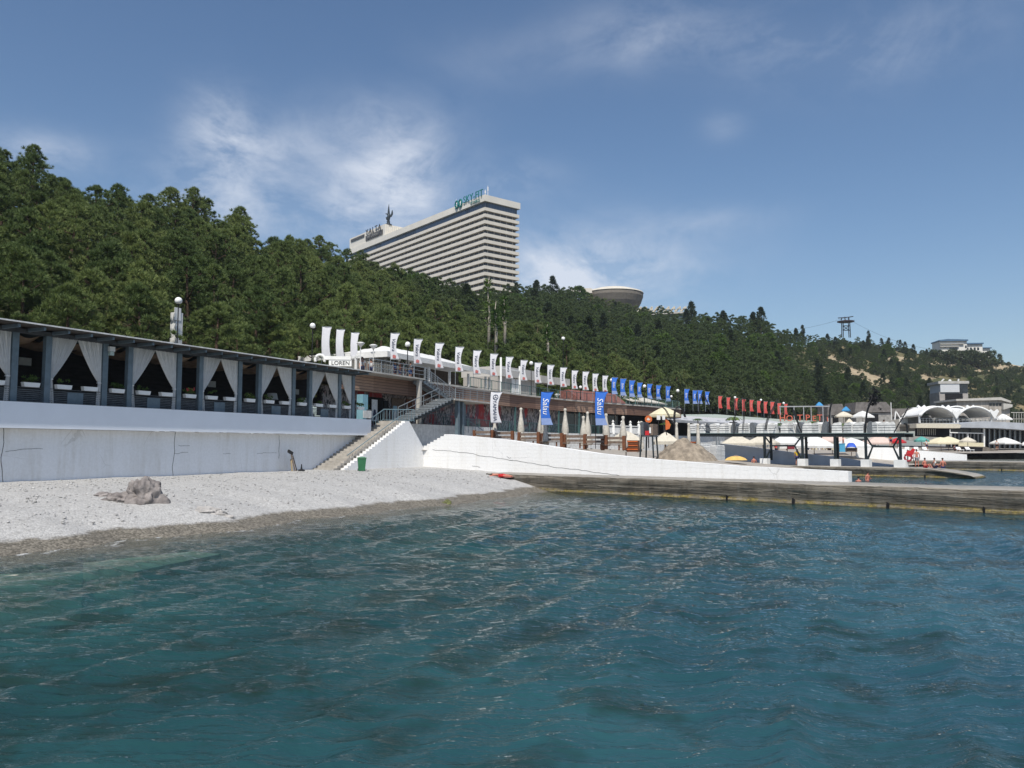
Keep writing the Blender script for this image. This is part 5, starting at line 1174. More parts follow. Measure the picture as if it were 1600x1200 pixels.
PBL = banner_proto('banner', .80, 2.35, BLUE, STEELGREY, 1.3, 'Salau', .42, WHT, .25, 'foot')
PRD = banner_proto('banner', .75, 2.3, REDC, STEELGREY, .9, 'Hotel', .40, M('pale_red_print', (.70, .30, .27), .8, .1, 3), .1, '')
PPL = banner_proto('banner', .82, 2.9, FLAGW, STEELGREY, 1.6, None, kind='plain')
BW = banner_proto('tall_banner', .86, 2.45, FLAGW, BLACK, 1.7, 'YAMAHA', .40, INK, 0, 'logo')
BB = banner_proto('tall_banner', .86, 2.45, BLUE, BLACK, 1.7, 'Salau', .60, WHT, .2, 'foot')
def putb(proto, px, top, bot, Yd, H, label, group, hs=1.0):
    P = atY(px, bot, Yd); T = atY(px, top, Yd); k = (T.z-P.z)/H; return dup(proto, tuple(P), -.18+.32*abs(math.sin(px*12.9898)*43.7 % 1.0), label, (min(1.25, max(.75, k)), 1, k), group)
flagY = lambda px: float(np.interp(px, [600, 700, 770, 860, 910, 945, 1000, 1044, 1106, 1200, 1230], [68.5, 79, 88, 99, 105, 109, 117, 126, 138, 157, 162]))
WF = [(610.5, 521, 562), (647, 530, 569), (680.5, 536.5, 576), (712, 542.5, 581), (740, 548, 585), (766.5, 553, 588), (791, 558, 592), (814, 563, 595), (836, 567, 599), (856, 570.5, 602), (876, 574.5, 605), (894, 579, 608), (911, 581, 610), (926.5, 584, 612), (942, 587, 614)]
for i, (a, b, c) in enumerate(WF): putb(PW, a, b, c, flagY(a), 2.45, 'white banner with dark script and pink emblem, %s from the left in the row' % ORD[i], 'white script banners along the upper deck')
BF_ = [(956.5, 590, 616), (970, 592, 618), (984, 594.5, 620), (996.5, 598, 621), (1012, 600, 623), (1026, 602, 624.5), (1041, 603.5, 627), (1070, 608, 630.5), (1083, 610, 631), (1091, 610, 631), (1102.5, 612, 632)]
for i, (a, b, c) in enumerate(BF_): putb(PBL, a, b, c, flagY(a), 2.35, 'blue banner with white script, %s from the left in the blue row' % ORD[i], 'blue banners along the promenade')
RF = [(1123, 619, 638), (1136, 621, 639.5), (1148, 622, 641), (1160, 624, 642.5), (1172, 625, 643), (1183.5, 626.5, 645), (1194, 627.5, 646), (1204.5, 628, 647), (1215.5, 630, 647.5), (1226, 631, 648)]
for i, (a, b, c) in enumerate(RF): putb(PRD, a, b, c, flagY(a), 2.3, 'plain red banner, %s from the left in the red row' % ORD[i], 'red banners along the promenade')
for i, (a, b, c, lab) in enumerate(((503.2, 511, 558, 'tallest looking blank white banner, leftmost of three behind the terrace roof'), (525.5, 515, 558, 'blank white banner in the middle of three behind the terrace roof'), (548.5, 520, 562.5, 'blank white banner on the right of three, hanging lowest'))): putb(PPL, a, b, c, 72, 2.9, lab, 'blank white banners')
putb(BW, 767, 612.5, 661, 61.5, 2.45, 'large white banner with a circular emblem and vertical lettering behind the white wall', 'large banners behind the white wall')
putb(BB, 846, 612.5, 664, 59, 2.45, 'large blue banner with a pale foot, left one of two behind the white wall', 'large banners behind the white wall')
putb(BB, 931, 612, 664.5, 56.5, 2.45, 'large blue banner with a pale foot, right one of two behind the white wall', 'large banners behind the white wall')
for p in (PW, PBL, PRD, PPL, BW, BB):
    for c in list(p.children): bpy.data.objects.remove(c)
    bpy.data.objects.remove(p)
_kids.clear()
# ------------------------------------------------------------------ buildings on the upper deck
TENTW = M('white_tent_fabric', (.76, .76, .74), .7, .05, 2, trans=.1)
# slatted pergola and roof sign behind the blank banners
P = atY(520, 575, 70.5); k = 70.5/F; o = thing('roof_sign', 'white key shaped rooftop sign with a ring and dark lettering', 'sign', (P.x, P.y, P.z), math.radians(6)); z0 = P.z
m = MB()
for a in np.linspace(-.35, math.pi*1.02, 17): pass
m.tube([(-20*k+7.5*k*math.cos(a), 0, 13*k+7.5*k*math.sin(a)) for a in np.linspace(-.5, math.pi*1.15, 20)], 2.2*k, 8); m.build('ring', WHITE, o, True)
MB().box(-13*k, -.15, 13*k, 28*k, .15, 18.5*k).build('beam', WHITE, o); MB().box(-6*k, -.1, 3*k, 29*k, .1, 12.8*k).build('panel', WHITE, o)
text_obj('LOREN', 9.0*k, BLACK, o, (12*k, -.115, 7.5*k), sx=1.0, name='lettering', depth=.01)
P = atY(575, 590, 74); k = 74/F; o = thing('pergola', 'white slatted pergola on the upper deck behind the dish lamps', 'pergola', (P.x, P.y, 9.06), RZC-.3)
m = MB(); zz = zat(553, 74)-9.06
for i in range(6): m.bar((-2.6, -1.5+i*.75, zz-.55), (2.6, -1.5+i*.75, zz+.1), .14, .10)
m.build('slat', WHITE, o); m = MB()
for x in (-2.5, 2.5):
    m.bar((x, -1.7, zz-.6 if x < 0 else zz), (x, 2.5, zz-.6 if x < 0 else zz), .16, .2)
    for y in (-1.5, 2.3): m.bar((x, y, 0), (x, y, zz-.62 if x < 0 else zz-.02), .16)
m.build('frame', WHITE, o)
# white canopy building
o = CT('canopy_building', 'white canopy building with a sagging tent roof and pale cladding on the upper deck', 'building', 70, 44.7, 9.06); OC = (70, 43, 9.06)
zE = 11.35
m = MB(OC); C0 = [(60.2, 38.9), (84.5, 38.9), (84.5, 48.5), (60.2, 48.5)]
def tent(u, v):
    t = 59.0+20.5*u; p = 38.7+10*v; rise = 1.55*min(1.0, 2*min(v, 1-v)+.02)*min(1, min(u*4.0, (1-u)*5)+.10); return (t, p, zE+.05+rise*(.75 if u < .3 else 1.0)-.08*math.sin(u*12*math.pi)**2)
m.grid(tent, 36, 14); m.build('tent_roof', TENTW, o, True); m = MB(OC); m.box(58.95, 38.62, zE-.38, 79.6, 38.72, zE+.10); m.box(58.85, 38.62, zE-.40, 58.95, 48.7, zE+.12); m.build('valance', TENTW, o)
m = MB(OC); m.box(60.2, 41.0, 9.07, 66.5, 41.2, 10.7); m.build('wall', M('white_weatherboard', (.74, .73, .68), .7, .05, 1, .03, 3, stretch=(1, 1, 6)), o)
m = MB(OC); m.box(66.6, 43.0, 9.07, 79.5, 43.2, 11.3); m.build('back_wall', M('brown_slat_wall', (.13, .10, .075), .8, .35, 3, stretch=(1, 1, 8)), o); m = MB(OC); m.box(60.5, 41.25, 9.07, 60.7, 47, 11.0); m.build('side_wall', WHITE2, o)
for t in (66.5, 70.5, 74.5, 78.5, 79.4): m = MB(OC); m.box(t-.1, 38.9, 9.07, t+.1, 39.1, zE-.63); m.build('post', WHITE2, o)
for t in (68.5, 72.5, 76.5, 80.5): m = MB(OC); m.box(t-.9, 41.5, 9.07, t+.9, 42.3, 9.85); m.build('counter', WOODGREY, o)
# grey flat roofed building with white frame
gb = thing('grey_pavilion', 'grey flat roofed pavilion with white doors behind the script banners', 'building', tuple(cpp(s_at(825, 3), 3, 9.06)), 0); GG = tuple(cpp(s_at(825, 3), 3, 9.06))
a, b = s_at(778, 3), s_at(838, 3); m = MB(GG); sweep(m, a, b, rect(3, 8, 9.07, 11.4)); m.build('wall', M('warm_grey_render', (.40, .375, .345), .85, .06, .6), gb); m = MB(GG); sweep(m, a, b+.3, rect(2.6, 8.3, 11.41, 12.6)); m.build('roof', M('pale_grey_fascia', (.52, .50, .47), .8, .06, .6), gb)
m = MB(GG); sweep(m, s_at(838, 2.2)+.8, s_at(889, 2.2), [(2.0, 11.2), (6.5, 11.6), (6.5, 12.1), (2.0, 12.1)]); m.build('canopy', LCONC, gb)
s = s_at(800, 2.9)
for w in (0, 1.0): m = MB(GG); m.bar(cpp(s+w, 2.95, 10.2), cpp(s+w+.85, 2.95, 10.2), .06, 2.2); m.build('door', WHITE, gb)
fr_ = thing('portal_arch', 'tall white post and beam frame standing on the upper deck right of the canopy building', 'frame', tuple(cpp(s_at(783, .6), .6, 9.06)), 0); m = MB(tuple(cpp(s_at(783, .6), .6, 9.06)))
sa, sb = s_at(782.5, .6), s_at(812, .6); zt_ = zat(565, 91)
for s in (sa, sb): m.bar(cpp(s, .6, 9.06), cpp(s, .6, zt_+(.45 if s == sa else -.15)), .22)
m.bar(cpp(sa, .6, zt_-.75), cpp(sb, .6, zt_-.75), .16); m.build('beam', WHITE, fr_)
# red roof and green shrub behind
rr_ = thing('red_roof_kiosk', 'low kiosk with a rounded red tiled roof behind the teal railing', 'kiosk', tuple(cpp(s_at(925, 4), 4, 9.0)), 0); RG = tuple(cpp(s_at(925, 4), 4, 9.0))
m = MB(RG); sweep(m, s_at(893, 4), s_at(966, 4), [(2.5, 8.9), (6.0, 8.9), (6.0, 10.9), (4.6, 11.0), (2.5, 9.4)], 1.5); m.build('roof', M('red_tiles', (.25, .10, .08), .85, .2, 4, .03), rr_); m = MB(RG); sweep(m, s_at(895, 4), s_at(960, 4), rect(2.8, 5.8, 9.07, 8.95)); m.build('wall', LCONC, rr_)
rg = np.random.default_rng(77); Cs = np.array([np.array(cpp(s_at(float(q), 7), 7+rg.uniform(-1.6, 1.6), 9.0+rg.uniform(.2, 1.0)*float(np.interp(q, [942, 955, 975, 992], [2.6, 3.6, 2.8, 1.2])))) for q in rg.uniform(942, 992, 110)])
V, Fc = clumps_to_tris(Cs, np.tile(np.array([0, 0, 1.]), (len(Cs), 1)), np.full(len(Cs), .75), 30, .13, rg); b_ = thing('green_shrub', 'bright green clipped shrub behind the first blue banners', 'shrub', tuple(Cs.mean(0))); b_.location = (0, 0, 0); np_obj('foliage', V, Fc, LEAF, b_)
# cream canopies and the long grey awning building on the right
cn = thing('cream_canopy', 'pale cream sloping canopy roof behind the blue banners', 'canopy', tuple(cpp(s_at(1018, 5), 5, 9.0)), 0); CG = tuple(cpp(s_at(1018, 5), 5, 9.0))
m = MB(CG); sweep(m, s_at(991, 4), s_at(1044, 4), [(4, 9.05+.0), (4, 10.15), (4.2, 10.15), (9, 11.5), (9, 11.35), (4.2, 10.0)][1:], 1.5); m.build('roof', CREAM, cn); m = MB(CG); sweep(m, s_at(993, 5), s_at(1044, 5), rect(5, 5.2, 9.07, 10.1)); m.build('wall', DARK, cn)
aw = thing('awning_building', 'long beach cafe with a grey corrugated awning and dark open front', 'cafe', tuple(cpp(s_at(1140, 0), 0, 4.75)), 0); AG = tuple(cpp(s_at(1140, 0), 0, 4.75))
s0_, s1_ = s_at(1048, -.8), s_at(1252, -.8)
m = MB(AG); sweep(m, s0_, s1_, [(-1.2, 7.15), (-1.2, 7.05), (6, 8.35), (6, 8.5)]); m.build('awning', M('grey_corrugated_awning', (.52, .525, .54), .6, .06, 2), aw); m = MB(AG); sweep(m, s0_, s1_, rect(-1.24, -1.2, 6.75, 7.16)); m.build('valance', GREYROOF, aw)
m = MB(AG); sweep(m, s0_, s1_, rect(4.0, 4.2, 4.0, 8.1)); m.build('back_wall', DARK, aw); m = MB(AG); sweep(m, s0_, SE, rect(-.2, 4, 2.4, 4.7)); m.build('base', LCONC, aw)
for px in (1077, 1120, 1124, 1160, 1200, 1240): s = s_at(px, -.9); m = MB(AG); m.bar(cpp(s, -.9, 3.0), cpp(s, -.9, 7.05), .2); m.build('post', STEELGREY, aw)
for px in np.arange(1130, 1246, 9): s = s_at(float(px), .5); m = MB(AG); m.bar(cpp(s, .5, 5.3), cpp(s+.9, .5, 5.3), .1, 1.6); m.build('shelf', LCONC if int(px) % 2 else WOODGREY, aw)
# ------------------------------------------------------------------ things on the sun deck behind the white wall
UMB = M('wrapped_umbrella_canvas', (.66, .62, .54), .9, .14, 5, trans=.08)
def closed_umbrella(px, top, Yd, h, label, w=.24):
    P = atY(px, top, Yd); z = P.z-h; o = thing('closed_umbrella', label, 'umbrella', (P.x, P.y, z), px*1.3, 'furled cream umbrellas behind the white wall')
    m = MB(); n = 22; prof = [(.02, h), (.10, h-.03), (.125, h-.14), (.085, h-.24), (.12, h*.80), (w*.72, h*.62), (w*.92, h*.45), (w*.70, h*.36), (w*.95, h*.28), (w*1.15, h*.16), (w*.95, h*.11)]
    vs = []
    for i, (r, z_) in enumerate(prof):
        for k in range(n): a = 2*math.pi*k/n; rr_ = r*(1+(.16 if i > 3 else .03)*math.cos(a*n/2+i*.4)+.10*(i > 7)*math.sin(a*3+px)); vs.append((rr_*math.cos(a), rr_*math.sin(a), z_))
    m.add(vs, [(i*n+k, i*n+(k+1) % n, (i+1)*n+(k+1) % n, (i+1)*n+k) for i in range(len(prof)-1) for k in range(n)]+[tuple(range(n))]); m.build('canopy', UMB, o, True)
    MB().tube([(0, 0, 0), (0, 0, h*.5)], .035, 8).build('pole', WOODGREY, o); MB().tube([(w*.75*math.cos(a), w*.75*math.sin(a), h*.36) for a in np.linspace(0, 2*math.pi, 13)], .02, 5).build('strap', CLOTH, o)
    MB().box(-.28, -.28, 0, .28, .28, .09).build('foot', LCONC, o)
CU = [(773, 655, 63.5, 2.5), (814, 637, 63.5, 3.15), (845, 640, 64, 3.0), (852.5, 662, 60.5, 2.5), (883, 638, 61.5, 3.1), (911.5, 650, 61.5, 2.6), (918, 643, 61.5, 2.9), (947, 646, 60, 2.75), (973.5, 650, 60, 2.7), (1002, 658, 66, 2.6), (1057, 660, 68, 2.7), (1076, 661, 67, 2.8), (1090.5, 662, 64, 2.8)]
for i, (px, top, Yd, h) in enumerate(CU): closed_umbrella(px, top, Yd, h, 'furled cream umbrella wrapped on its pole, %s from the left behind the white wall' % ORD[i], .29 if i < 9 else .18)
def bench(px, row, Yd, rz, label):
    P = atY(px, row, Yd); z = P.z; o = thing('wooden_bench', label, 'bench', (P.x, P.y, z-1.05), rz, 'wooden benches behind the white wall')
    for x in (-.85, .85): MB().box(x-.11, -.08, 0, x+.11, .12, 1.05).build('post', WOOD, o)
    for z0, z1 in ((.78, .98), (.48, .66)): MB().box(-.735, -.03, z0, .735, .03, z1).build('backrest_board', WOODGREY, o)
    MB().box(-.735, -.55, .36, .735, -.035, .42).build('seat', WOODGREY, o)
    for x in (-.66, .66): MB().box(x-.04, -.5, 0, x+.04, -.42, .359).build('leg', WOOD, o)
for i, (px, Yd) in enumerate(((755, 63.5), (786, 62.5), (826, 61), (862, 60.3), (898, 59.5), (930, 58.6), (958, 58.2))): bench(px, float(np.interp(px, [755, 958], [672, 681])), Yd, -.55, 'reddish wooden bench with weathered boards, %s from the left behind the white wall' % ORD[i])
# slatted wooden bin, kiosk box
for i, (px, r0, r1, Yd, lab) in enumerate(((989, 688, 706, 60, 'orange slatted timber screen below the white parasol'), (1083, 690, 700, 66, 'low orange timber crate at the foot of the sand heap'))):
    P = atY(px, r1, Yd); k = Yd/F; o = thing('timber_crate', lab, 'crate', tuple(P), -.4); h = (r1-r0)*k
    for q in range(6): MB().box(-9*k, -.3, h*q/6+.01, 9*k, -.26, h*(q+.62)/6).build('slat', ORANGE if q % 2 else WOOD, o)
    MB().box(-9.2*k, -.255, 0, 9.2*k, .3, h*.98).build('body', WOOD, o)
# open parasols and tents
def parasol(px, row_top, row_edge, Yd, wpx, mat, label, zb, n=8, dome=False, group=None, fringe=True):
    P = atY(px, row_edge, Yd); k = Yd/F; R = wpx/2*k; H_ = (row_edge-row_top)*k; o = thing('parasol', label, 'parasol', (P.x, P.y, zb), px*.7, group); z = P.z-zb
    m = MB(); prof = [(R, 0), (R*.66, H_*.42), (R*.33, H_*.78), (.03, H_)] if not dome else [(R, 0), (R*.85, H_*.42), (R*.5, H_*.82), (.03, H_)]
    vs = [(r*math.cos(2*math.pi*j/n), r*math.sin(2*math.pi*j/n), z+z_) for r, z_ in prof for j in range(n)]
    m.add(vs, [(i*n+j, i*n+(j+1) % n, (i+1)*n+(j+1) % n, (i+1)*n+j) for i in range(3) for j in range(n)]); b = m.build('canopy', mat, o)
    if fringe:
        m = MB(); vs = [(R*math.cos(2*math.pi*j/n), R*math.sin(2*math.pi*j/n), z+q) for q in (-.02, -.24) for j in range(n)]; m.add(vs, [(j, (j+1) % n, n+(j+1) % n, n+j) for j in range(n)]); m.build('valance', mat, o)
    MB().tube([(0, 0, 0), (0, 0, z+H_*.96)], .045, 8).build('pole', WOODGREY, o); return o
parasol(1038, 636, 648, 84, 50, YELLOWCANVAS, 'large pale yellow parasol in front of the timber band end', dz(17, 84), 10)
parasol(978, 673, 688, 68, 54, CANVAS, 'off white square parasol left of the tall wooden chair', dz(9.7, 68), 4)
parasol(1040, 675, 690, 66, 52, CANVAS, 'off white parasol right of the tall wooden chair behind the sand heap', dz(12.7, 66), 4)
for i, (px, t_, e, Yd, w, mt, lab) in enumerate(((1152, 680, 693, 98, 70, CANVAS, 'cream tent roof left of the first steel trestle leg'), (1192, 680, 692, 104, 64, CANVAS, 'cream tent roof behind the first trestle bay'), (1230, 678, 692, 108, 60, TENTW, 'white tent roof seen under the steel deck between the first braces'), (1272, 681, 697, 104, 66, TENTW, 'white tent roof in the second bay of the steel deck'), (1300, 678, 689, 116, 70, M('pale_pink_canvas', (.62, .48, .42), .9, .06, 3), 'pale pink tent roof high behind the second bay'), (1330, 684, 697, 110, 60, TENTW, 'white tent roof right of the middle trestle legs'), (1372, 681, 692, 120, 66, bpy.data.materials['pale_pink_canvas'], 'pale pink pointed tent roof in the last trestle bay'))):
    parasol(px, t_, e, Yd, w, mt, lab, zat(712, Yd), 4, group='tent roofs under the steel deck')
parasol(1470, 683, 692, 137, 50, YELLOWCANVAS, 'pale yellow parasol in front of the glass pavilion, left one of a pair', zat(706, 137), 8, group='yellow parasols by the glass pavilion'); parasol(1482, 682, 691, 141, 46, YELLOWCANVAS, 'pale yellow parasol right behind the other yellow parasol', zat(706, 141), 8, group='yellow parasols by the glass pavilion')
parasol(1570, 683.5, 692, 148, 42, TENTW, 'white square parasol before the glass front at the far right', zat(706, 148), 4); parasol(1567, 646.5, 655, 190, 30, TENTW, 'white parasol on the roof terrace right of the white vaults', zat(664, 190), 4)
parasol(1605, 688, 694, 146, 22, TENTW, 'white parasol cut by the right picture edge', zat(706, 146), 4)
for i, (px, row, Yd, lab) in enumerate(((1280, 630, 172, 'blue tent roof below the pines'), (1322, 637, 170, 'small blue tent roof left of the grey gabled roof'))):
    parasol(px, row-2, row+4, Yd, 15, M('bright_blue_canvas', (.05, .25, .50), .8, .05, 3) if i == 0 else bpy.data.materials['bright_blue_canvas'], lab, zat(668, Yd), 4)
for i, (px, t_, e, Yd, w, mt, lab) in enumerate(((1318, 643, 650, 160, 34, CANVAS, 'cream tent roof left of the dark mast frame'), (1348, 642, 651, 162, 34, TENTW, 'white tent roof under the grey gabled roof'), (1327, 654, 661, 150, 16, CANVAS, 'small cream parasol on the cafe terrace'))): parasol(px, t_, e, Yd, w, mt, lab, zat(675, Yd), 4)
# half open yellow umbrella lying on the beach
P = atY(1150, 719, 82); k = 82/F; o = thing('beach_umbrella', 'orange yellow beach umbrella lying on its side behind the white wall', 'umbrella', tuple(P), .2); m = MB(); m.lathe([(19*k, 0), (15*k, .22), (8*k, .38), (.05, .45)], n=10, sy=.7); m.build('canopy', YELLOW, o); MB().lathe([(6*k, .40), (3*k, .50), (.05, .53)], n=10, sy=.7).build('cap', WOODGREY, o)
# sand heap
P = atY(1076, 716, 62); k = 62/F; bm = MB()
def heap(u, v):
    x = (u-.5)*2; y = (v-.5)*2; r = math.sqrt(x*x+y*y); h = max(0, 1-(abs(x+.08)**1.6+abs(y)**1.8))**.85
    h *= (.9+.35*mnoise.noise(Vector((x*2.5, y*2.5, 1)))); h += .05*mnoise.fractal(Vector((x*7, y*7, 2)), 1, 2, 4)*(h > .02)
    return (x*49*k, y*2.2, -.2+h*36*k)
bm.grid(heap, 60, 30); o = bm.build('sand_heap', SAND, None, True); o.location = tuple(P); tag(o, 'pile of brown sand on the deck behind the white wall', 'sand heap')
# tall lifeguard chair and the orange discs
P = atY(1015, 709, 57); k = 57/F; o = thing('lifeguard_chair', 'tall dark lifeguard chair with red seat standing behind the white wall', 'chair', tuple(P), -.5)
for x, y in ((-10, -.45), (9, -.45), (-9, .5), (8, .5)): m = MB(); m.bar((x*1.15*k, y*1.2, -.3), (x*k*.9, y, 1.55), .09); m.build('leg', DARKSTEEL, o)
MB().box(-10*k, -.5, 1.20, 10*k, .55, 1.30).build('platform', SHADEGREY, o); MB().box(-3*k, -.52, 1.31, 4*k, .1, 1.62).build('seat', RED, o); MB().box(-10*k, -.55, 1.31, -5*k, .5, 2.25).build('side_board', SHADEGREY, o); MB().box(5*k, -.55, 1.31, 10*k, .5, 2.1).build('side_board', WOODGREY, o); MB().box(-10*k, .52, 1.31, 9*k, .56, 2.1).build('backrest', SHADEGREY, o); MB().box(4.5*k, -.60, 1.45, 7*k, -.555, 1.85).build('notice', WHITE, o)
P = atY(1013, 656, 60); o = thing('round_sign', 'round orange sign with a pale emblem above the lifeguard chair', 'sign', (P.x, P.y, zat(700, 60)), 0); z = P.z-zat(700, 60)
MB().tube([(0, 0, 0), (0, 0, z)], .04, 8).build('post', BLACK, o); m = MB(); m.tube([(0, -.04, z+.05), (0, -.09, z+.05)], .27, 24); m.build('disc', ORANGE, o); m = MB(); m.prism([(-.14, -.02), (-.05, -.10), (.08, -.08), (.15, .03), (.05, .02), (-.02, .12)], 1, -.10, -.092); e = m.build('emblem', CREAM, o); e.location = (0, 0, z+.05)
P = atY(1040, 672, 62); k = 62/F; o = thing('sail_sign', 'orange half moon board on a dark leaning post', 'sign', tuple(P), -.2); m = MB(); m.prism([(0, 0), (6*k, 2*k), (8*k, 8*k), (5*k, 14*k), (0, 17*k)], 1, -.03, .03); m.build('board', ORANGE, o); MB().bar((2*k, .0, -8*k), (-7*k, 0, 22*k), .07).build('post', BLACK, o)
for i, (px, r0, r1, Yd, w, lab) in enumerate(((1029, 649, 656, 80, 5, 'white notice board on posts, left of two under the yellow parasol'), (1037, 649, 656, 80, 4, 'white notice board on posts, right of two under the yellow parasol'))):
    P = atY(px, r1, Yd); k = Yd/F; o = thing('notice_board', lab, 'notice board', (P.x, P.y, P.z-1.6), 0, 'notice boards under the yellow parasol'); MB().box(-w*.55*k, -.03, 1.6, w*.55*k, .03, 1.6+(r1-r0)*k).build('board', WHITE2, o); MB().bar((0, .05, 0), (0, .05, 2.0), .06).build('post', BLACK, o)
# dark bent tube frames (folded awnings)
def frame(px, pts, Yd, n, spread, label, row0=None, mat=BLACK, r=.035):
    k = Yd/F; rows = [p[1] for p in pts]; b = max(rows); P = atY(px, b, Yd); o = thing('tube_arch', label, 'frame', tuple(P), 0, 'dark bent awning frames')
    for j in range(n):
        off = (j-(n-1)/2)*spread; m = MB(); pp_ = [Vector(((a-px)*k+off*k, off*.12, (b-c)*k)) for a, c in pts]
        sm = []
        for i in range(len(pp_)-1):
            for q in range(4):
                t = q/4; p0 = pp_[max(i-1, 0)]; p1 = pp_[i]; p2 = pp_[i+1]; p3 = pp_[min(i+2, len(pp_)-1)]
                sm.append(.5*((2*p1)+(-p0+p2)*t+(2*p0-5*p1+4*p2-p3)*t*t+(-p0+3*p1-3*p2+p3)*t**3))
        sm.append(pp_[-1]); m.tube(sm, r, 6); m.build('tube', mat, o)
    return o
frame(1048, [(1030, 634), (1040, 640), (1049, 658), (1052, 662)], 74, 2, 3, 'dark bent frame arching down behind the yellow parasol')
frame(1058, [(1056, 675), (1054, 655), (1056, 640), (1062, 635), (1068, 642), (1071, 652)], 74, 3, 2, 'dark hoop shaped frame in front of the grey awning')
frame(1100, [(1092, 645), (1094, 625), (1099, 617), (1104, 625), (1112, 645)], 92, 2, 2, 'dark hooped frame with an orange top by the grey awning')
frame(1150, [(1147, 677), (1148, 655), (1152, 640), (1160, 624), (1164, 625), (1163, 650), (1161, 672)], 90, 2, 3, 'dark tall frame crossing the red banners')
frame(1208, [(1196, 672), (1200, 655), (1208, 640), (1217, 625)], 86, 3, 3, 'dark slanting frame over the steel deck between the palms')
frame(1247, [(1240, 640), (1244, 652), (1250, 668), (1253, 676)], 86, 3, 3, 'dark drooping frame right of the orange flower pot')
frame(1300, [(1296, 676), (1297, 660), (1298, 640), (1301, 630)], 84, 3, 3, 'dark upright fan of tubes in the middle of the steel deck')
plume_ = frame(1352, [(1352, 676), (1354, 655), (1357, 640), (1366, 620)], 82, 5, 2.4, 'dense dark bundle of tubes with a plume top on the steel deck')
frame(1408, [(1397, 676), (1404, 664), (1413, 650), (1422, 634)], 78, 4, 3, 'dark slanting bundle of tubes near the end of the steel deck')
frame(1417, [(1413, 662), (1417, 664), (1418, 676)], 78, 1, 1, 'short thick dark bent post at the end of the steel deck', r=.10)
MB_ = MB(); P = atY(1365, 624, 82); rg = np.random.default_rng(8); C = rg.normal(size=(40, 3))*np.array([.30, .2, .42]); V, Fc = clumps_to_tris(C, np.tile(np.array([.4, 0, 1.]), (40, 1))/1.08, np.full(40, .3), 14, .2, rg); o = np_obj('plume', V+np.array(P-plume_.location), Fc, BLACK, plume_)
# ------------------------------------------------------------------ second pier with its steel deck
P2 = atZ(1500, 748, 0); P2 = Vector((P2.x, P2.y, 0))
def p2(k, q, z): return P2+PED*k+PEN*q+Vector((0, 0, z))
pier_body('concrete_pier', 'second concrete pier with sloping algae covered tip beyond the first pier', P2, -36, 1.2, 4.2, .95, 4.5, 5, (-8.2, -3.0))
def k_at(px, q, z):
    lo, hi = -60.0, 20.0
    for _ in range(50):
        m = (lo+hi)/2
        if project(p2(m, q, z))[0] < px: lo = m
        else: hi = m
    return lo
gw = thing('grey_pier_wall', 'blue grey rendered wall along the back of the second pier', 'wall', tuple(p2(-10, 4.4, .9)), RZP)
def gk(px): return k_at(px, 4.4, 1.5)
m = MB(); ks_ = [k_at(px, 4.4, 1.5) for px in (1126, 1180, 1240, 1300, 1360, 1420)]; zs_ = [zat(r, p2(k_, 4.4, 0).y) for k_, r in zip(ks_, (693, 699, 707, 713, 722, 729))]
pl = [(a+10, z-.9) for a, z in zip(ks_, zs_)]+[(ks_[-1]+10, -.2), (ks_[0]+10, -.2)]; n = len(pl); m.add([(a, 0, z) for a, z in pl]+[(a, .4, z) for a, z in pl], [tuple(range(n)), tuple(range(n, 2*n))[::-1]]+[(i, (i+1) % n, n+(i+1) % n, n+i) for i in range(n)]); m.build('wall', M('light_blue_grey_render', (.60, .66, .76), .85, .06, .8), gw)
# white inclined slab / low wall behind it
DQ = 2.0
kA, kB = k_at(1083, DQ, 4.4), k_at(1419, DQ, 4.25)
ZD = lambda k_: zat(677.5, p2(k_, DQ, 0).y)
zA, zB = ZD(kA), ZD(kB)
zdk = lambda k_: zA+(zB-zA)*(k_-kA)/(kB-kA)
dk = thing('steel_deck', 'dark steel trestle deck standing on white footings along the second pier', 'deck', tuple(p2(kB, DQ, 1)), RZP); DO = p2(kB, DQ, 1)
def loc(k_, q, z): return Vector((k_-kB, q-DQ, z-1))
m = MB(); m.bar(loc(kA, DQ-1.2, zA-.18), loc(kB, DQ-1.2, zB-.18), .14, .34); m.bar(loc(kA, DQ+1.6, zA-.18), loc(kB, DQ+1.6, zB-.18), .14, .34); m.build('girder', DARKSTEEL, dk)
m = MB(); m.bar(loc(kA, DQ+.2, zA), loc(kB, DQ+.2, zB), 3.1, .08); m.build('deck_plate', M('teal_grey_plate', (.10, .15, .15), .6, .1, 2), dk)
legs = [(1195, 0), (1205, 1), (1254, 0), (1260, 1), (1305, 0), (1309, 1), (1353, 0), (1407, 0)]
lk = {}
for px, back in legs:
    q = DQ-1.2 if not back else DQ+1.6; k_ = k_at(px, q, 2.5); lk[(px, back)] = (k_, q); m = MB(); m.bar(loc(k_, q, 1.45), loc(k_, q, zdk(k_)-.36), .22); m.build('leg', DARKSTEEL, dk)
def brace(ka, kb, q):
    m = MB(); z1 = zdk(ka)-.4; zm = zdk(ka)-1.35; d = kb-ka; zb_ = 1.5
    for s0_, s1_ in ((ka, 1), (kb, -1)):
        m.bar(loc(s0_+.1*s1_, q, z1), loc(s0_+d*.2*s1_, q, zm), .13); m.bar(loc(s0_+d*.2*s1_, q, zm), loc(s0_+.1*s1_, q, zb_), .13); m.bar(loc(s0_-d*.0, q, zb_), loc(s0_+d*.2*s1_, q, zm), .10)
    m.bar(loc(ka+d*.2, q, zm), loc(kb-d*.2, q, zm), .14); m.build('brace', DARKSTEEL, dk)
brace(lk[(1195, 0)][0], lk[(1254, 0)][0], DQ-1.2); brace(lk[(1353, 0)][0], lk[(1407, 0)][0], DQ-1.2)
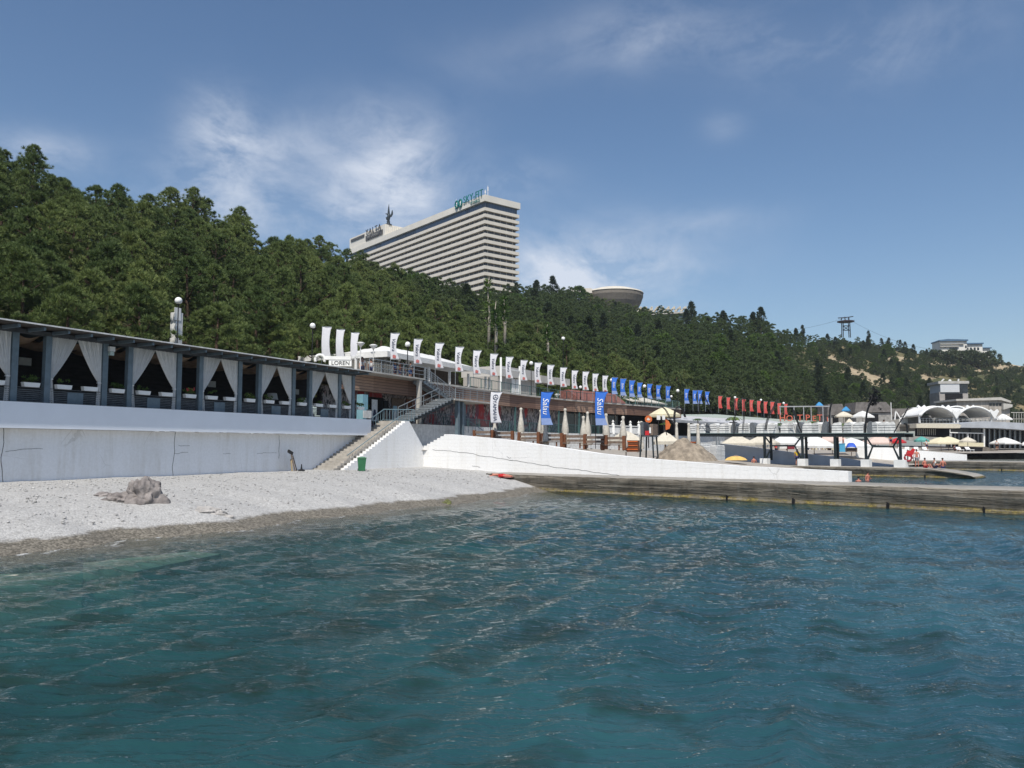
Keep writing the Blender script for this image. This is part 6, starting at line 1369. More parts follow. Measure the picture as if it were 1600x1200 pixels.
for px in (1195, 1254, 1305, 1353, 1407):
    k_, q = lk[(px, 0)]; m = MB(); c = loc(k_, q, .93); w_ = .42 if px != 1407 else .55; m.box(c.x-w_, c.y-.4, c.z, c.x+w_, c.y+.4, c.z+.75); m.build('footing', WHITE, dk)
# cabana seats on the deck
SEATG = M('grey_woven_side', (.16, .175, .19), .8, .2, 6)
def cabana(kind):
    o = thing('cabana_seat', 'seat', 'seat', (0, 0, 0))
    if kind == 0:
        m = MB(); m.prism([(-.55, 0), (.55, 0), (.50, .95), (.35, 1.12), (-.30, 1.02), (-.50, .8)], 1, -.5, .5); m.build('shell', WHITE2, o); m = MB()
        for z in (.25, .5, .75): m.box(-.54, -.515, z, .52, -.501, z+.05)
        m.build('seam', SHADEGREY, o)
    else:
        m = MB(); m.prism([(-.40, 0), (.40, 0), (.42, .6), (.22, 1.1), (0, 1.18), (-.22, 1.1), (-.42, .6)], 1, -.5, .5); m.build('shell', SEATG, o)
    return o
CA, CB = cabana(0), cabana(1)
for i, px in enumerate((1084, 1100, 1110, 1117, 1132, 1139, 1150, 1162, 1170, 1178, 1190, 1199, 1208, 1228, 1239, 1252, 1262, 1278, 1292, 1308, 1329, 1343, 1361, 1369, 1381, 1391)):
    k_ = k_at(px, DQ-.3, 4.9); pr = CB if i in (2, 6, 9, 15, 22, 18) else CA
    dup(pr, tuple(p2(k_, DQ-.3, zdk(k_)+.045)), RZP+.35*math.sin(i*2.1), ('grey woven seat shell on the steel deck, seat number %d from the left end' if pr is CB else 'white slatted cabana seat on the steel deck, seat number %d from the left end') % (i+1) if False else (('grey woven seat shell on the steel deck, ' if pr is CB else 'white cabana seat on the steel deck, ')+(ORD[i] if i < 20 else ['twenty first', 'twenty second', 'twenty third', 'twenty fourth', 'twenty fifth', 'twenty sixth'][i-20])+' seat from the left'), (.93, 1, 1.02), 'cabana seats on the steel deck')
for p in (CA, CB):
    for c in list(p.children): bpy.data.objects.remove(c)
    bpy.data.objects.remove(p)
_kids.clear()
# palms and pots
def palm(px, row, Yd, potrow, label, potmat=None, s=1.0):
    P = atY(px, potrow, Yd); k = Yd/F; o = thing('potted_palm', label, 'palm', tuple(P), px, 'palms on the steel deck'); h = (potrow-row)*k; r = np.random.default_rng(int(px))
    MB().lathe([(.30*s, 0), (.42*s, .55*s), (.38*s, .56*s), (.05, .52*s)], n=12).build('pot', potmat or BLACK, o); MB().tube([(0, 0, .5*s), (.03, 0, h*.55)], .06, 6).build('trunk', BARK, o)
    m = MB()
    for i in range(15):
        a = i*2.4; l = r.uniform(.6, .95)*s; pts = [Vector((math.cos(a)*l*q, math.sin(a)*l*q, h*.55+.75*s*q-.95*s*q*q+.1)) for q in np.linspace(0, 1, 6)]; sd = Vector((-math.sin(a), math.cos(a), 0))
        for j in range(5):
            w0, w1 = .09*s*(1-j/6), .09*s*(1-(j+1)/6); m.add([pts[j]-sd*w0, pts[j]+sd*w0, pts[j+1]+sd*w1, pts[j+1]-sd*w1], [(0, 1, 2, 3)])
            for sg in (-1, 1): m.add([pts[j], pts[j+1], (pts[j]+pts[j+1])/2+sd*sg*.22*s+Vector((math.cos(a), math.sin(a), -.3))*.1], [(0, 1, 2)])
    m.build('fronds', LEAF, o, fix=False)
kk = lambda px: p2(k_at(px, DQ+.5, 5), DQ+.5, 0).y
palm(1091, 640, kk(1091), 677, 'tall thin potted palm at the left end of the steel deck', None, .7); palm(1146, 645, 100, 668, 'bushy potted palm under the grey awning', None, 1.2); palm(1216, 655, kk(1216), 676, 'potted palm on the steel deck right of the slanting frame', None, .9); palm(1272, 650, kk(1272), 676, 'palm in a red pot near the middle of the steel deck', ORANGE, .9); palm(1315, 656, kk(1315), 676, 'palm in a brown wicker box on the steel deck', WOODGREY, .8); palm(1040, 660, 76, 668, 'green potted plant behind the orange half moon board', None, .6)
# white lounger stacks
LG = thing('stacked_lounger', 'lounger', 'lounger', (0, 0, 0)); m = MB(); m.box(-.32, -.9, 0, .32, .9, .05); m.build('frame', WHITE, LG); m = MB()
for y in np.arange(-.85, .85, .16): m.box(-.29, y, .051, .29, y+.10, .085)
m.build('slat', WHITE2, LG)
li = 0
for si, (px, r1, r0, Yd) in enumerate(((1101, 710, 692, 70), (1111, 716, 695, 68.5), (1121, 719, 695, 67))):
    P = atY(px, r1, Yd); k = Yd/F; n = int((r1-r0)*k/.105)
    for j in range(n): dup(LG, (P.x, P.y, P.z+j*.105), -.8+.02*math.sin(j*3), 'white plastic sun lounger, %s from the bottom of the %s stack by the sand heap' % (ORD[j], ORD[si]), (1.0, .75, 1), 'stacked white sun loungers')
for c in list(LG.children): bpy.data.objects.remove(c)
bpy.data.objects.remove(LG); _kids.clear()
# red letter frames
g_ = thing('letter_sign', 'row of big red capital letters in white frames beyond the red banners', 'sign', tuple(atY(1250, 661, 150)), -.15); k = 150/F
for i, (ch, dx, h) in enumerate((('H', -32, 14), ('O', -19, 13), ('T', 0, 14), ('P', 14, 14), ('E', 26, 12), ('T', 36, 14), ('I', 50, 10))): text_obj(ch, h*k*1.0, M('faded_red_paint', (.58, .14, .09), .7, .1, 3) if 'faded_red_paint' not in bpy.data.materials else bpy.data.materials['faded_red_paint'], g_, (dx*k*.82, 0, h*k*.55), depth=.12)
m = MB()
for x in (-36, -10, 8, 22, 44, 58): m.bar((x*k*.8, .3, 0), (x*k*.8, .3, 26*k), .14)
m.bar((-30*k, .3, 26*k), (47*k, .3, 26*k), .2); m.build('frame', GREYROOF, g_)
# ------------------------------------------------------------------ far beach: walls, groyne, glass pavilion, vaults
m = MB(); pl = [atY(1130, 700, 112), atY(1250, 706, 122), atY(1345, 709, 118), atY(1515, 716.5, 118), atY(1700, 712, 140), atY(1700, 690, 230), atY(1250, 690, 200), atY(1130, 690, 170)]; m.add([(p.x, p.y, 2.0 if i in (0, 1, 2, 3, 4) else 3.2) for i, p in enumerate(pl)], [tuple(range(len(pl)))]); m.add([(p.x, p.y, z) for p, z in ((pl[1], 2.0), (p2(kA+4, 4.9, 0), .9), (p2(-12, 4.9, 0), .4), (pl[3], 1.0), (pl[2], 2.0))], [(0, 1, 2, 3, 4)])
tag(m.build('far_beach_ground', SAND2), kind='structure')
w3 = thing('white_groyne_wall', 'second white wall sloping down towards the far pier', 'wall', tuple(atY(1345, 716, 112)), 0); A = atY(1338, 716, 112); B = atY(1511, 717, 108); d = (B-A); d.z = 0; L_ = d.length; w3.location = (A.x, A.y, 1.0); w3.rotation_euler = (0, 0, math.atan2(d.y, d.x))
pl = [(0, zat(694, 112)-1), (L_*.45, zat(702, 110)-1), (L_*.75, zat(706, 109)-1), (L_, zat(710, 108)-1), (L_, .1), (0, -.3)]; n = 6; m = MB(); m.add([(a, 0, z) for a, z in pl]+[(a, .6, z) for a, z in pl], [tuple(range(n)), tuple(range(n, 2*n))[::-1]]+[(i, (i+1) % n, n+(i+1) % n, n+i) for i in range(n)]); m.build('wall', BRICKW, w3)
P3 = atY(1440, 721, 104)
pier_body('concrete_pier', 'third low dark pier reaching out to the right beyond the bathers', Vector((P3.x, P3.y, 0)), -2, 60, 6, 1.15, 0, 9, (9, 22))
def stone_wall(pts, Yd, label, mat=None, th=1.0):
    a = atY(pts[0][0], pts[0][1], Yd); o = thing('stone_wall', label, 'wall', tuple(a), 0, None); m = MB(tuple(a)); t = [atY(x, y, Yd) for x, y in pts]; n = len(t); m.add([p for p in t]+[Vector((p.x, p.y+th, p.z)) for p in t], [tuple(range(n))[::-1], tuple(range(n, 2*n))]+[(i, (i+1) % n, n+(i+1) % n, n+i) for i in range(n)]); m.build('wall', mat or BROWNST, o)
BROWNST = M('brown_stone', (.21, .185, .155), .95, .25, 1.2, .06)
stone_wall([(1500, 718), (1502, 697), (1540, 698), (1560, 704), (1584, 705), (1590, 708), (1700, 708), (1700, 718)], 136, 'rough brown stone sea wall in front of the glass pavilion')
stone_wall([(1470, 713), (1478, 708), (1503, 708), (1503, 713)], 130, 'low stone ramp beside the far pier')
stone_wall([(1503, 712), (1504, 698), (1536, 699), (1534, 713)], 133.5, 'dark underpass mouth in the stone sea wall', DARK, .3)
gp = thing('glass_pavilion', 'grey roofed pavilion with tall dark glazing behind the white vaults', 'building', tuple(atY(1530, 700, 150)), 0); G0 = atY(1530, 700, 150); k = 150/F
def gq(px, row, Yd=150): p = atY(px, row, Yd); return (p.x, p.y, p.z)
def slab(mb, pts, Yd, th, side=0.0):
    t = [Vector(gq(x, y, Yd)) for x, y in pts]; n = len(t); mb.add(t+[Vector((p.x, p.y+th, p.z)) for p in t], [tuple(range(n))[::-1], tuple(range(n, 2*n))]+[(i, (i+1) % n, n+(i+1) % n, n+i) for i in range(n)])
GO_ = tuple(G0)
def GB(): return MB(GO_)
m = GB(); slab(m, [(1500, 668), (1500, 662), (1540, 658), (1720, 667), (1720, 680), (1560, 669)], 148.5, 14); m.build('roof', M('zinc_roof', (.40, .42, .45), .55, .1, .8), gp)
m = GB(); slab(m, [(1482, 700), (1482, 668), (1560, 668.5), (1720, 677), (1720, 702)], 152, 1); m.build('glazing', GLASS, gp)
for px in list(range(1486, 1536, 6)): m = GB(); slab(m, [(px, 698), (px, 677), (px+1.3, 677), (px+1.3, 698)], 151.6, .15); m.build('mullion', GREYROOF, gp)
for px in list(range(1537, 1610, 8)): m = GB(); slab(m, [(px, 701), (px, 669), (px+2, 669), (px+2, 701)], 151.6, .15); m.build('mullion', STEELGREY, gp)
for px, r0, r1, w in ((1483, 671, 690, 2.0), (1512, 676, 697, 1.5), (1537, 668, 698, 2.2)): m = GB(); slab(m, [(px, r1), (px, r0), (px+w, r0), (px+w, r1)], 149.5, .3); m.build('post', WHITE, gp)
m = GB(); slab(m, [(1484, 676.5), (1484, 675), (1538, 676.5), (1538, 678)], 149.4, .3); m.build('beam', WHITE, gp); m = GB(); slab(m, [(1498, 697), (1498, 691), (1537, 692), (1537, 698)], 149, .2); m.build('parapet', YELLOWCANVAS, gp)
aw2 = thing('cream_awning', 'rolled cream awning over dark railings below the white vaults', 'awning', gq(1465, 680, 146), 0); A0 = gq(1465, 680, 146); m = MB(A0); slab(m, [(1432, 668.5), (1432, 662), (1498, 662), (1502, 665), (1500, 669)], 145, 2.5); m.build('awning', CANVAS, aw2)
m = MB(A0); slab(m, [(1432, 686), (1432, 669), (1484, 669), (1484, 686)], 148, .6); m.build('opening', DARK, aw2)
for px in range(1434, 1462, 3): m = MB(A0); slab(m, [(px, 680), (px, 670), (px+1, 670), (px+1, 680)], 147.5, .1); m.build('rail_bar', LCONC, aw2)
m = MB(A0); slab(m, [(1420, 688), (1420, 681), (1484, 684), (1484, 690)], 146, 1.0); m.build('base', CONC, aw2)
# white thin shell vaults
va = thing('vault_pavilion', 'white scalloped thin shell vaults over an open terrace cafe', 'pavilion', gq(1480, 662, 175), 0); V0 = Vector(gq(1480, 662, 175)); k = 175/F
def vault(cx, half, rise, dep, zed, yoff, legs=True):
    m = MB()
    def fn(u, v):
        x = (u*2-1); h = (1-x*x)**.5 if False else math.cos(x*math.pi/2*.985)**.62
        edge = 1+.10*math.cos(v*math.pi*2); y = (v-.5)*dep
        return ((cx+x*half)*k, y+yoff, (zed+rise*h*edge+1.5*max(0, abs(x)-.8)*5*0)*k)
    m.grid(fn, 30, 10); b = m.build('shell', WHITE, va, True); s = b.modifiers.new('t', 'SOLIDIFY'); s.thickness = .35
# scalloped edge: arcs that meet in upturned points
vault(-31, 27, 14.5, 9, 10, 0); vault(27, 28, 15, 9, 9.5, 0); vault(-2, 20, 9, 8, 20, 9); vault(36, 20, 9, 8, 20, 9)
for cx, z in ((-3, 10), (55, 10), (-22, 20), (17, 20), (57, 20)):
    m = MB(); m.prism([((cx-7)*k, (z+8)*k), (cx*k, (z-4)*k), ((cx+7)*k, (z+8)*k), ((cx+5)*k, (z+11)*k), ((cx)*k, (z+7)*k), ((cx-5)*k, (z+11)*k)], 1, (-4.6 if z < 20 else 4.6), (-4.2 if z < 20 else 5.0)); m.build('shell_point', WHITE, va)
for cx in (-57, -4, 1, 53): MB().box((cx-1)*k, -4, 0, (cx+1)*k, -3.6, 14*k).build('column', WHITE, va)
m = MB(); m.box(-60*k, 5, 0, 58*k, 5.4, 14*k); m.build('back_wall', M('dim_cafe_wall', (.32, .32, .31), .9, .4, 1.5), va); m = MB(); m.box(-60*k, -5, -2*k, 75*k, 12, 0); m.build('terrace_slab', LCONC, va)
for i, x in enumerate(range(-24, 56, 7)): o = thing('cafe_table', 'small white cafe table under the vaults, %s from the left' % ORD[i], 'table', (V0.x+x*k, V0.y-3.2, V0.z), 0, 'cafe tables under the white vaults'); MB().box(-.35, -.35, .7, .35, .35, .76).build('table_top', WHITE, o); MB().box(-.04, -.04, 0, .04, .04, .699).build('leg', BLACK, o)
m = MB(); m.bar((-60*k, -4.8, 1.0), (70*k, -4.8, 1.0), .05); m.bar((-60*k, -4.8, .5), (70*k, -4.8, .5), .04)
for x in range(-60, 72, 5): m.bar((x*k, -4.8, 0), (x*k, -4.8, 1.0), .05)
m.build('railing', STEELGREY, va)
cb_ = thing('concrete_block_house', 'grey flat roofed concrete building with strip windows behind the white vaults', 'building', gq(1540, 660, 205), 0); C0_ = gq(1540, 660, 205); m = MB(C0_); slab(m, [(1495, 662), (1495, 625), (1564, 622), (1578, 628), (1578, 662)], 206, 10); m.build('wall', M('streaked_concrete', (.42, .385, .34), .9, .2, .6, stretch=(3, 3, .3)), cb_); m = MB(C0_); slab(m, [(1494, 626.5), (1494, 623.5), (1564, 620.5), (1580, 626.5), (1580, 629.5), (1564, 625)], 205.2, 11); m.build('roof', LCONC, cb_)
for px in (1546, 1551, 1556, 1561): m = MB(C0_); slab(m, [(px, 634), (px, 630), (px+4, 630), (px+4, 634)], 205.9, .09); m.build('window', GLASS, cb_)
m = MB(C0_); slab(m, [(1555, 649), (1555, 643), (1558, 643), (1558, 649)], 205.9, .09); m.build('door', DARK, cb_); m = MB(C0_); slab(m, [(1568, 640), (1568, 630), (1582, 632), (1582, 636)], 205, 2.5); m.build('balcony', LCONC, cb_)
fn_ = thing('terrace_fence', 'tall pale lattice fence on the terrace at the far right', 'fence', gq(1590, 664, 190), 0); F0 = gq(1590, 664, 190); m = MB(F0)
for px in range(1584, 1625, 4): slab(m, [(px, 662), (px, 644), (px+.6, 644), (px+.6, 662)], 190, .08)
slab(m, [(1580, 645), (1580, 644), (1640, 644), (1640, 645)], 189.9, .08); slab(m, [(1580, 655), (1580, 654.3), (1640, 654.3), (1640, 655)], 189.9, .08); m.build('lattice', LCONC, fn_)
# grey gabled sheds
for i, (px, r0, r1, Yd, w, lab) in enumerate(((1358, 629, 646, 180, 62, 'grey gabled shed roof below the pines behind the tube bundle'), (1405, 639, 652, 182, 46, 'lower grey gabled shed roof left of the white vaults'), (1300, 632, 650, 185, 30, 'dark small hut roof among the trees'))):
    o = thing('beach_shed', lab, 'shed', gq(px, r1+8, Yd), 0, 'grey gabled sheds'); k = Yd/F; h = (r1-r0)*k; m = MB(); m.prism([(-w/2*k, 8*k), (w/2*k, 8*k+h*.1), (w*.28*k, 8*k+h), (-w*.46*k, 8*k+h*.96)], 1, -3, 3); m.build('roof', M('grey_brown_shingle', (.19, .175, .165), .9, .2, 1.5) if i == 0 else bpy.data.materials['grey_brown_shingle'], o); MB().box(-w*.45*k, -2.6, -2, w*.45*k, 2.6, 7.9*k).build('wall', CONC, o); MB().box(-w*.2*k, -2.66, -1, w*.1*k, -2.605, 6*k).build('door', WHITE2 if i == 1 else DARK, o)
o = thing('gable_arch', 'white pointed arch frame left of the white vaults', 'frame', gq(1402, 656, 160), 0); k = 160/F; m = MB(); m.bar((-4*k, 0, 0), (-2*k, 0, 14*k), .2); m.bar((-2*k, 0, 14*k), (6*k, 0, 0), .2); m.bar((5*k, 0, 1*k), (12*k, 0, 6*k), .25); m.build('beam', WHITE, o)
o = thing('white_pole', 'tall white flagpole left of the white vaults', 'pole', gq(1393, 656, 165), 0); MB().tube([(0, 0, 0), (0, 0, 3.6)], .09, 6).build('mast', WHITE2, o)
# little things under the deck: benches, lockers, buckets
for i, (px, r0, r1, Yd, w, mt, lab, nm) in enumerate(((1361, 693, 706, 90, 8, M('sky_blue_plastic', (.10, .40, .62), .5, .08, 2), 'sky blue plastic locker beside the blue covered crate', 'locker'), (1375, 692, 700, 91, 15, M('royal_blue_sheet', (.03, .10, .52), .6, .08, 2), 'royal blue sheet bundled over a low crate', 'covered_crate'), (1375, 700, 706, 91, 17, WOODGREY, 'low timber crate under the royal blue sheet', 'crate'), (1222, 697, 701, 105, 14, WHITE2, 'white bench seat under the steel deck', 'bench'), (1236, 697, 702, 104, 10, M('maroon_cloth', (.20, .03, .04), .9, .1, 3), 'maroon towel hung on a bench under the steel deck', 'towel'))):
    P = atY(px-45 if i < 3 else px, r1, Yd); k = Yd/F; o = thing(nm, lab, nm.replace('_', ' '), tuple(P), -.3); h = (r1-r0)*k
    if i == 1: m = MB(); m.grid(lambda u, v: ((u-.5)*w*k, (v-.5)*1.2, h*max(0, 1-(2*abs(u-.5))**4)*max(.2, 1-(2*abs(v-.5))**3)), 12, 8); m.build('sheet', mt, o, True)
    else: MB().box(-w/2*k, -.3, 0, w/2*k, .3, h*.93).build('body', mt, o); MB().box(-w/2*k-.03, -.33, h*.931, w/2*k+.03, .33, h).build('lid', mt, o)
for i in range(14):
    px = 1285+i*5.2; P = atY(px-20, 703, 110); o = thing('bamboo_screen', 'yellowish bamboo slat leaning under the tents, %s from the left' % ORD[i], 'screen slat', tuple(P), 0, 'bamboo slats under the tents'); MB().box(-.09, -.04, 0, .09, .04, .9).build('slat', YELLOWCANVAS if i % 3 else WHITE2, o)
# lifebuoy stand on pier two
P = p2(k_at(1421, 1.2, .95), 1.2, .96); o = thing('lifebuoy_stand', 'black stand with a red lifebuoy and red jacket on the second pier', 'stand', tuple(P), 0)
for a, b in (((-.22, 0, 0), (-.14, 0, 1.75)), ((.75, .2, 0), (.15, .1, 1.7)), ((.1, .5, 0), (.0, .1, 1.7))): MB().bar(a, b, .05).build('leg', BLACK, o)
m = MB(); m.tube([(-.15+.34*math.cos(a), -.12, .95+.34*math.sin(a)) for a in np.linspace(0, 2*math.pi, 25)], .10, 8); m.build('lifebuoy', M('dark_red_ring', (.28, .02, .03), .5, .1, 3), o, True)
m = MB(); m.prism([(-.35, 1.15), (.10, 1.0), (.35, 1.3), (.55, 1.75), (.35, 1.85), (.15, 1.6), (-.1, 1.65), (-.25, 1.5)], 1, -.2, .0); m.build('jacket', RED, o)
# ------------------------------------------------------------------ people
def hand(V, E, R, w, dirv, side):
    """palm, four fingers of different lengths and a thumb, grown from wrist vertex w"""
    d = Vector(dirv).normalized(); s = Vector(side).normalized(); base = Vector(V[w]); p = base+d*.055; V.append(tuple(p)); E.append((w, len(V)-1)); R.append(.026); pi_ = len(V)-1
    for j, (o_, l) in enumerate(((-.028, .07), (-.010, .082), (.010, .076), (.028, .058))):
        a = p+s*o_+d*.035; b = a+d*l*.55+Vector((0, -.008, 0)); c = b+d*l*.45+Vector((0, -.02, 0)); i = len(V); V += [tuple(a), tuple(b), tuple(c)]; E += [(pi_, i), (i, i+1), (i+1, i+2)]; R += [.010, .009, .007]
    a = base+d*.03+s*.035; b = a+d*.03+s*.025; i = len(V); V += [tuple(a), tuple(b)]; E += [(w, i), (i, i+1)]; R += [.011, .009]
def person(label, loc, rz, pose='stand', top=None, bottom=None, hat=None, skinm=SKIN, hair=HAIR, h=1.74, female=False, group=None, only_upper=False, arm='down'):
    o = thing('person', label, 'person', tuple(loc), rz, group); s = h/1.74; o.scale = (s, s, s)
    if pose == 'lie':
        V = [(0, 0, .13), (-.28, 0, .15), (-.52, 0, .16), (-.62, 0, .17), (-.80, 0, .18), (-.52, .17, .14), (-.52, -.17, .14), (-.72, .38, .06), (-.72, -.38, .06), (-.92, .22, .05), (-.92, -.2, .05), (.05, .1, .12), (.05, -.1, .12), (.48, .16, .14), (.48, -.14, .10), (.88, .14, .07), (.88, -.13, .07), (1.0, .18, .08), (1.0, -.18, .08)]
    elif pose == 'sit':
        V = [(0, 0, .12), (0, .06, .36), (0, .08, .58), (0, .06, .68), (0, .03, .84), (.19, .07, .58), (-.19, .07, .58), (.26, .12, .32), (-.26, .12, .32), (.22, .02, .10), (-.24, -.16, .25), (.10, -.04, .10), (-.10, -.04, .10), (.13, -.40, .38), (-.12, -.42, .36), (.13, -.62, .05), (-.12, -.60, .05), (.13, -.76, .03), (-.12, -.74, .03)]
    else:
        st = .10 if pose == 'walk' else .0
        V = [(0, 0, .95), (0, 0, 1.20), (0, .0, 1.42), (0, -.01, 1.51), (0, -.03, 1.66), (.19, 0, 1.42), (-.19, 0, 1.42), (.26, .02, 1.14), (-.26, .02, 1.14), (.27, -.08, .88), (-.27, -.06, .88), (.10, 0, .90), (-.10, 0, .90), (.12, -st, .50), (-.12, st*.5, .50), (.13, st*.2, .08), (-.13, st*1.8, .10), (.15, -.14+st*.2, .03), (-.15, -.12+st*1.8, .03)]
        if arm == 'bent': V[9] = (.10, -.26, 1.16); V[7] = (.28, .0, 1.14)
        if arm == 'up': V[7] = (.34, -.12, 1.36); V[9] = (.30, -.34, 1.50)
    V = [Vector(v) for v in V]
    E = [(0, 1), (1, 2), (2, 3), (3, 4), (2, 5), (2, 6), (5, 7), (6, 8), (7, 9), (8, 10), (0, 11), (0, 12), (11, 13), (12, 14), (13, 15), (14, 16), (15, 17), (16, 18)]
    R = [(.145, .11), (.125, .095), (.14, .095), .05, (.075, .09), .055, .055, .042, .042, .03, .03, .085, .085, .06, .06, .04, .04, .035, .035]
    V = [tuple(v) for v in V]
    for w, e in ((9, 7), (10, 8)): dv = Vector(V[w])-Vector(V[e]); hand(V, E, R, w, dv, (0, -1, .2) if pose != 'lie' else (0, 1, 0))
    if only_upper:
        keep = [i for i in range(len(V)) if i not in (13, 14, 15, 16, 17, 18)]; mp_ = {a: b for b, a in enumerate(keep)}; V = [V[i] for i in keep]; R = [R[i] for i in keep]; E = [(mp_[a], mp_[b]) for a, b in E if a in mp_ and b in mp_]
    skin('body', V, E, R, skinm, o, 1)
    hd = Vector(V[4]); up = (Vector(V[4])-Vector(V[3])).normalized(); fw = Vector((0, -1, 0)) if pose != 'lie' else Vector((0, 0, 1))
    m = MB(); m.sphere(tuple(hd+up*.035-fw*.018), .098, 12, 8); hr = m.build('hair', hair, o, True)
    for v in hr.data.vertices:
        q = v.co-hd
        if q.dot(fw) > .045: v.co -= fw*(q.dot(fw)-.045)
        if q.dot(up) < -.03 and not female: v.co += up*(-.03-q.dot(up))*.6
    m = MB(); m.sphere(tuple(hd+fw*.088-up*.012), .016, 6, 4); m.sphere(tuple(hd+fw*.078+Vector((.032, 0, 0))+up*.01), .010, 6, 4); m.sphere(tuple(hd+fw*.078-Vector((.032, 0, 0))+up*.01), .010, 6, 4); m.bar(hd+fw*.086-up*.045-Vector((.02, 0, 0)), hd+fw*.086-up*.045+Vector((.02, 0, 0)), .008); m.build('face', M('face_detail', (.25, .10, .07), .6, .1, 3) if 'face_detail' not in bpy.data.materials else bpy.data.materials['face_detail'], o, True)
    def sleeve(name, pts, rs, mat): skin(name, [tuple(p) for p in pts], [(i, i+1) for i in range(len(pts)-1)], rs, mat, o, 1)
    if top:
        vs = [V[0], V[1], V[2], V[5], V[6], tuple(Vector(V[5]).lerp(Vector(V[7]), .6)), tuple(Vector(V[6]).lerp(Vector(V[8]), .6))]
        skin('shirt', vs, [(0, 1), (1, 2), (2, 3), (2, 4), (3, 5), (4, 6)], [(.165, .13), (.15, .115), (.16, .115), .075, .075, .062, .062], top, o, 1)
    if bottom and not only_upper:
        k1 = .75; vs = [V[0], V[11], V[12], tuple(Vector(V[11]).lerp(Vector(V[13]), k1)), tuple(Vector(V[12]).lerp(Vector(V[14]), k1))]
        skin('shorts', vs, [(0, 1), (0, 2), (1, 3), (2, 4)], [(.16, .125), .105, .105, .085, .085], bottom, o, 1)
    elif bottom: skin('shorts', [V[0], tuple(Vector(V[0])-Vector((0, 0, .1)))], [(0, 1)], [(.16, .12), (.15, .12)], bottom, o, 1)
    if hat: m = MB(); c = hd+up*.075; m.lathe([(.17, 0), (.16, .015), (.10, .02), (.095, .09), (.02, .10)], tuple(c), 14); m.build('hat', hat, o, True)
    return o
# on the upper deck by the first railing
SKYT = M('blue_shirt_cloth', (.05, .13, .35), .85, .1, 3)
for i, (px, row, Yd, top, bot, lab) in enumerate(((566, 590, 70, WHITE2, NAVY, 'person in a white shirt standing on the upper deck left of the counter'), (579, 590, 71, WHITE2, NAVY, 'person in a white shirt and dark skirt below the second dish lamp'), (617, 590, 73, SKYT, NAVY, 'person in blue behind the upper deck railing under the first script banner'), (625, 590, 73.5, ORANGE, SKYT, 'person in an orange shirt behind the upper deck railing'), (632, 590, 74, TEAL, NAVY, 'person in teal behind the railing left of the globe lamp post'), (641, 590, 74, WHITE2, SKYT, 'person in pale clothes behind the railing right of the globe lamp post'))):
    P = atY(px, row, Yd); person(lab, (P.x, P.y, 9.065), .3+i*.4, 'stand', top, bot, arm='bent' if i % 2 else 'down', group='people on the upper deck')
P = atY(853, 676, 102); person('person in dark red walking on the promenade right of the first large blue banner', (P.x, P.y, 4.745), 1.2, 'walk', M('dark_red_shirt', (.15, .03, .04), .85, .1, 3), NAVY)
P = p2(k_at(1246, .9, .95), .9, .955); person('person in a yellow shirt, dark shorts and pale cap walking on the second pier', P, 2.6, 'walk', YSHIRT, NAVY, WHITE2, h=1.78)
P = p2(k_at(1178, 1.0, .95), 1.0, .93); person('sunburnt bather sitting with back turned left of the first trestle footing', P, 3.0, 'sit', None, NAVY, skinm=SKINR)
P = p2(k_at(1433, 1.5, .95), 1.5, .955); person('bather standing in swimming trunks right of the red lifebuoy', P, 2.9, 'stand', None, M('grey_trunks', (.25, .25, .27), .8, .1, 3), skinm=SKINR)
for i, (px, q, lab) in enumerate(((1446, .8, 'bather sitting on the second pier nearest the lifebuoy, first of three'), (1461, 1.0, 'bather sitting on the second pier, middle one of three'), (1473, .9, 'bather sitting low near the tip of the second pier'))): P = p2(k_at(px, q, .95), q, .94); person(lab, P, .4+i*1.3, 'sit', WHITE2 if i == 1 else None, RED if i == 0 else NAVY, skinm=SKINR if i != 1 else SKIN, group='bathers sitting on the second pier')
P = atZ(1356, 751, 0); person('swimmer standing waist deep with wet back between the two piers', (P.x, P.y, -.98), .5, 'stand', None, NAVY, skinm=SKINR, arm='bent'); P = atZ(1347, 752.5, 0); person('swimmer with only head and shoulders above the water between the piers', (P.x-.3, P.y, -1.35), 2.5, 'stand', None, NAVY, skinm=SKINR)
P = beach_at(783, 746); person('sunbather in red swimwear lying on the pebbles beside the pier', P+Vector((0, -.1, .03)), math.radians(-38), 'lie', None, RED, skinm=SKINR, female=True)
o = thing('beach_towel', 'pink beach towel spread under the sunbather beside the pier', 'towel', tuple(P+Vector((0, -.1, .0))), math.radians(-38)); m = MB(); m.grid(lambda u, v: ((u-.5)*2.3, (v-.5)*.85, .045+.02*math.sin(u*9)*math.sin(v*7)), 20, 8); m.build('cloth', M('pink_towel', (.58, .25, .22), .95, .12, 5), o, True)
for i, (px, row, Yd, lab) in enumerate(((1262, 701, 103, 'dark haired person in maroon sitting under the steel deck'), (1382, 668, 86, 'person sitting among the seats on the steel deck'))): P = atY(px, row, Yd); person(lab, tuple(P-Vector((0, 0, .1))), .6, 'sit', bpy.data.materials['maroon_cloth'], NAVY)

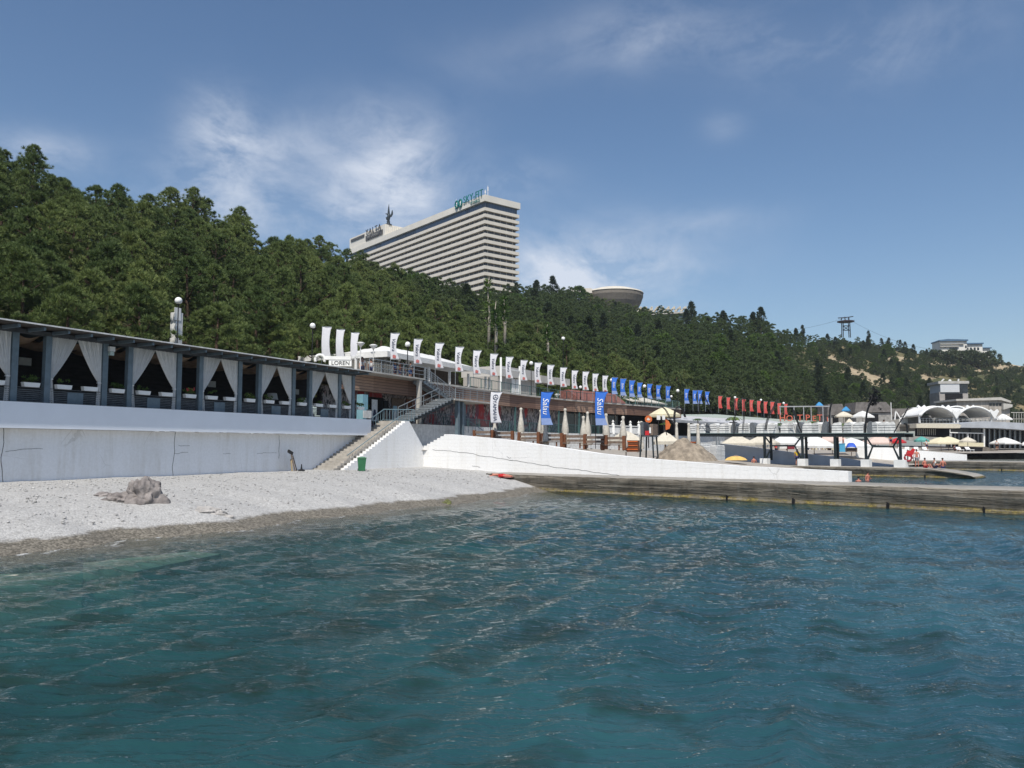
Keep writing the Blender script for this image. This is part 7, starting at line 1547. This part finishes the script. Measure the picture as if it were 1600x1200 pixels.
GRN = M('green_cloth', (.06, .25, .10), .85, .1, 3); BLK = M('black_cloth', (.02, .02, .022), .85, .1, 3)
for i, (px, row, Yd, ps, tp_, bt, lab) in enumerate(((1213, 703, 106, 'sit', RED, NAVY, 'person in a red top sitting beside the white bench under the steel deck'), (1229, 704, 108, 'stand', WHITE2, BLK, 'person in white standing between the bench and the maroon towel'), (1284, 703, 106, 'stand', GRN, NAVY, 'person in a green shirt under the white tents'), (1296, 703, 104, 'sit', None, BLK, 'bare chested bather sitting under the white tents'), (1318, 704, 100, 'walk', PINK, WHITE2, 'person in pink walking beside the blue locker'), (1392, 697, 115, 'stand', ORANGE, NAVY, 'person in orange standing above the second white wall'), (1448, 704, 128, 'stand', WHITE2, NAVY, 'person in white standing under the yellow parasols'), (1492, 704, 128, 'sit', NAVY, BLK, 'person in navy sitting right of the yellow parasols'), (1558, 703, 140, 'stand', WHITE2, BLK, 'person standing under the white parasol before the glass front'))):
    P = atY(px, row, Yd); person(lab, (P.x, P.y, P.z-.02), i*1.1, ps, tp_, bt)
for i, (px, row, Yd, w, mt, lab) in enumerate(((1402, 690, 118, 26, RED, 'faded red parasol above the second white wall'), (1440, 688, 130, 22, M('sea_green_canvas', (.10, .34, .30), .85, .08, 3), 'sea green parasol left of the yellow parasols'), (1512, 689, 134, 24, CANVAS, 'cream parasol between the yellow parasols and the stone wall'))): parasol(px, row-6, row, Yd, w, mt, lab, zat(706, Yd), 8)
for i, px in enumerate((1405, 1417, 1432, 1446, 1500, 1515)):
    P = atY(px, 706, 122); o = thing('sun_lounger', 'white sun lounger on the far beach terrace, %s from the left' % ORD[i], 'lounger', tuple(P), -.6+i*.1, 'sun loungers on the far beach'); MB().box(-.32, -.9, .28, .32, .4, .36).build('seat', WHITE, o); MB().bar((0, .4, .32), (0, .95, .72), .62, .07).build('backrest', WHITE2, o)
    for a_ in (-.27, .27):
        for b_ in (-.8, .3): MB().box(a_-.03, b_-.03, 0, a_+.03, b_+.03, .279).build('leg', WHITE2, o)

# ------------------------------------------------------------------ the air
hm = bpy.data.materials.new('air_haze'); hm.use_nodes = True; ht = hm.node_tree; ht.nodes.remove(ht.nodes['Principled BSDF'])
pv = ht.nodes.new('ShaderNodeVolumePrincipled'); pv.inputs['Color'].default_value = (.80, .86, .95, 1); pv.inputs['Density'].default_value = .00016; pv.inputs['Anisotropy'].default_value = .2
ht.links.new(pv.outputs[0], ht.nodes['Material Output'].inputs['Volume'])
zt_max = 160.0
tag(MB().box(-1000, -400, -4.4, 1000, 1000, zt_max).build('haze', hm), 'thin summer haze over the bay', 'haze', None, 'stuff')
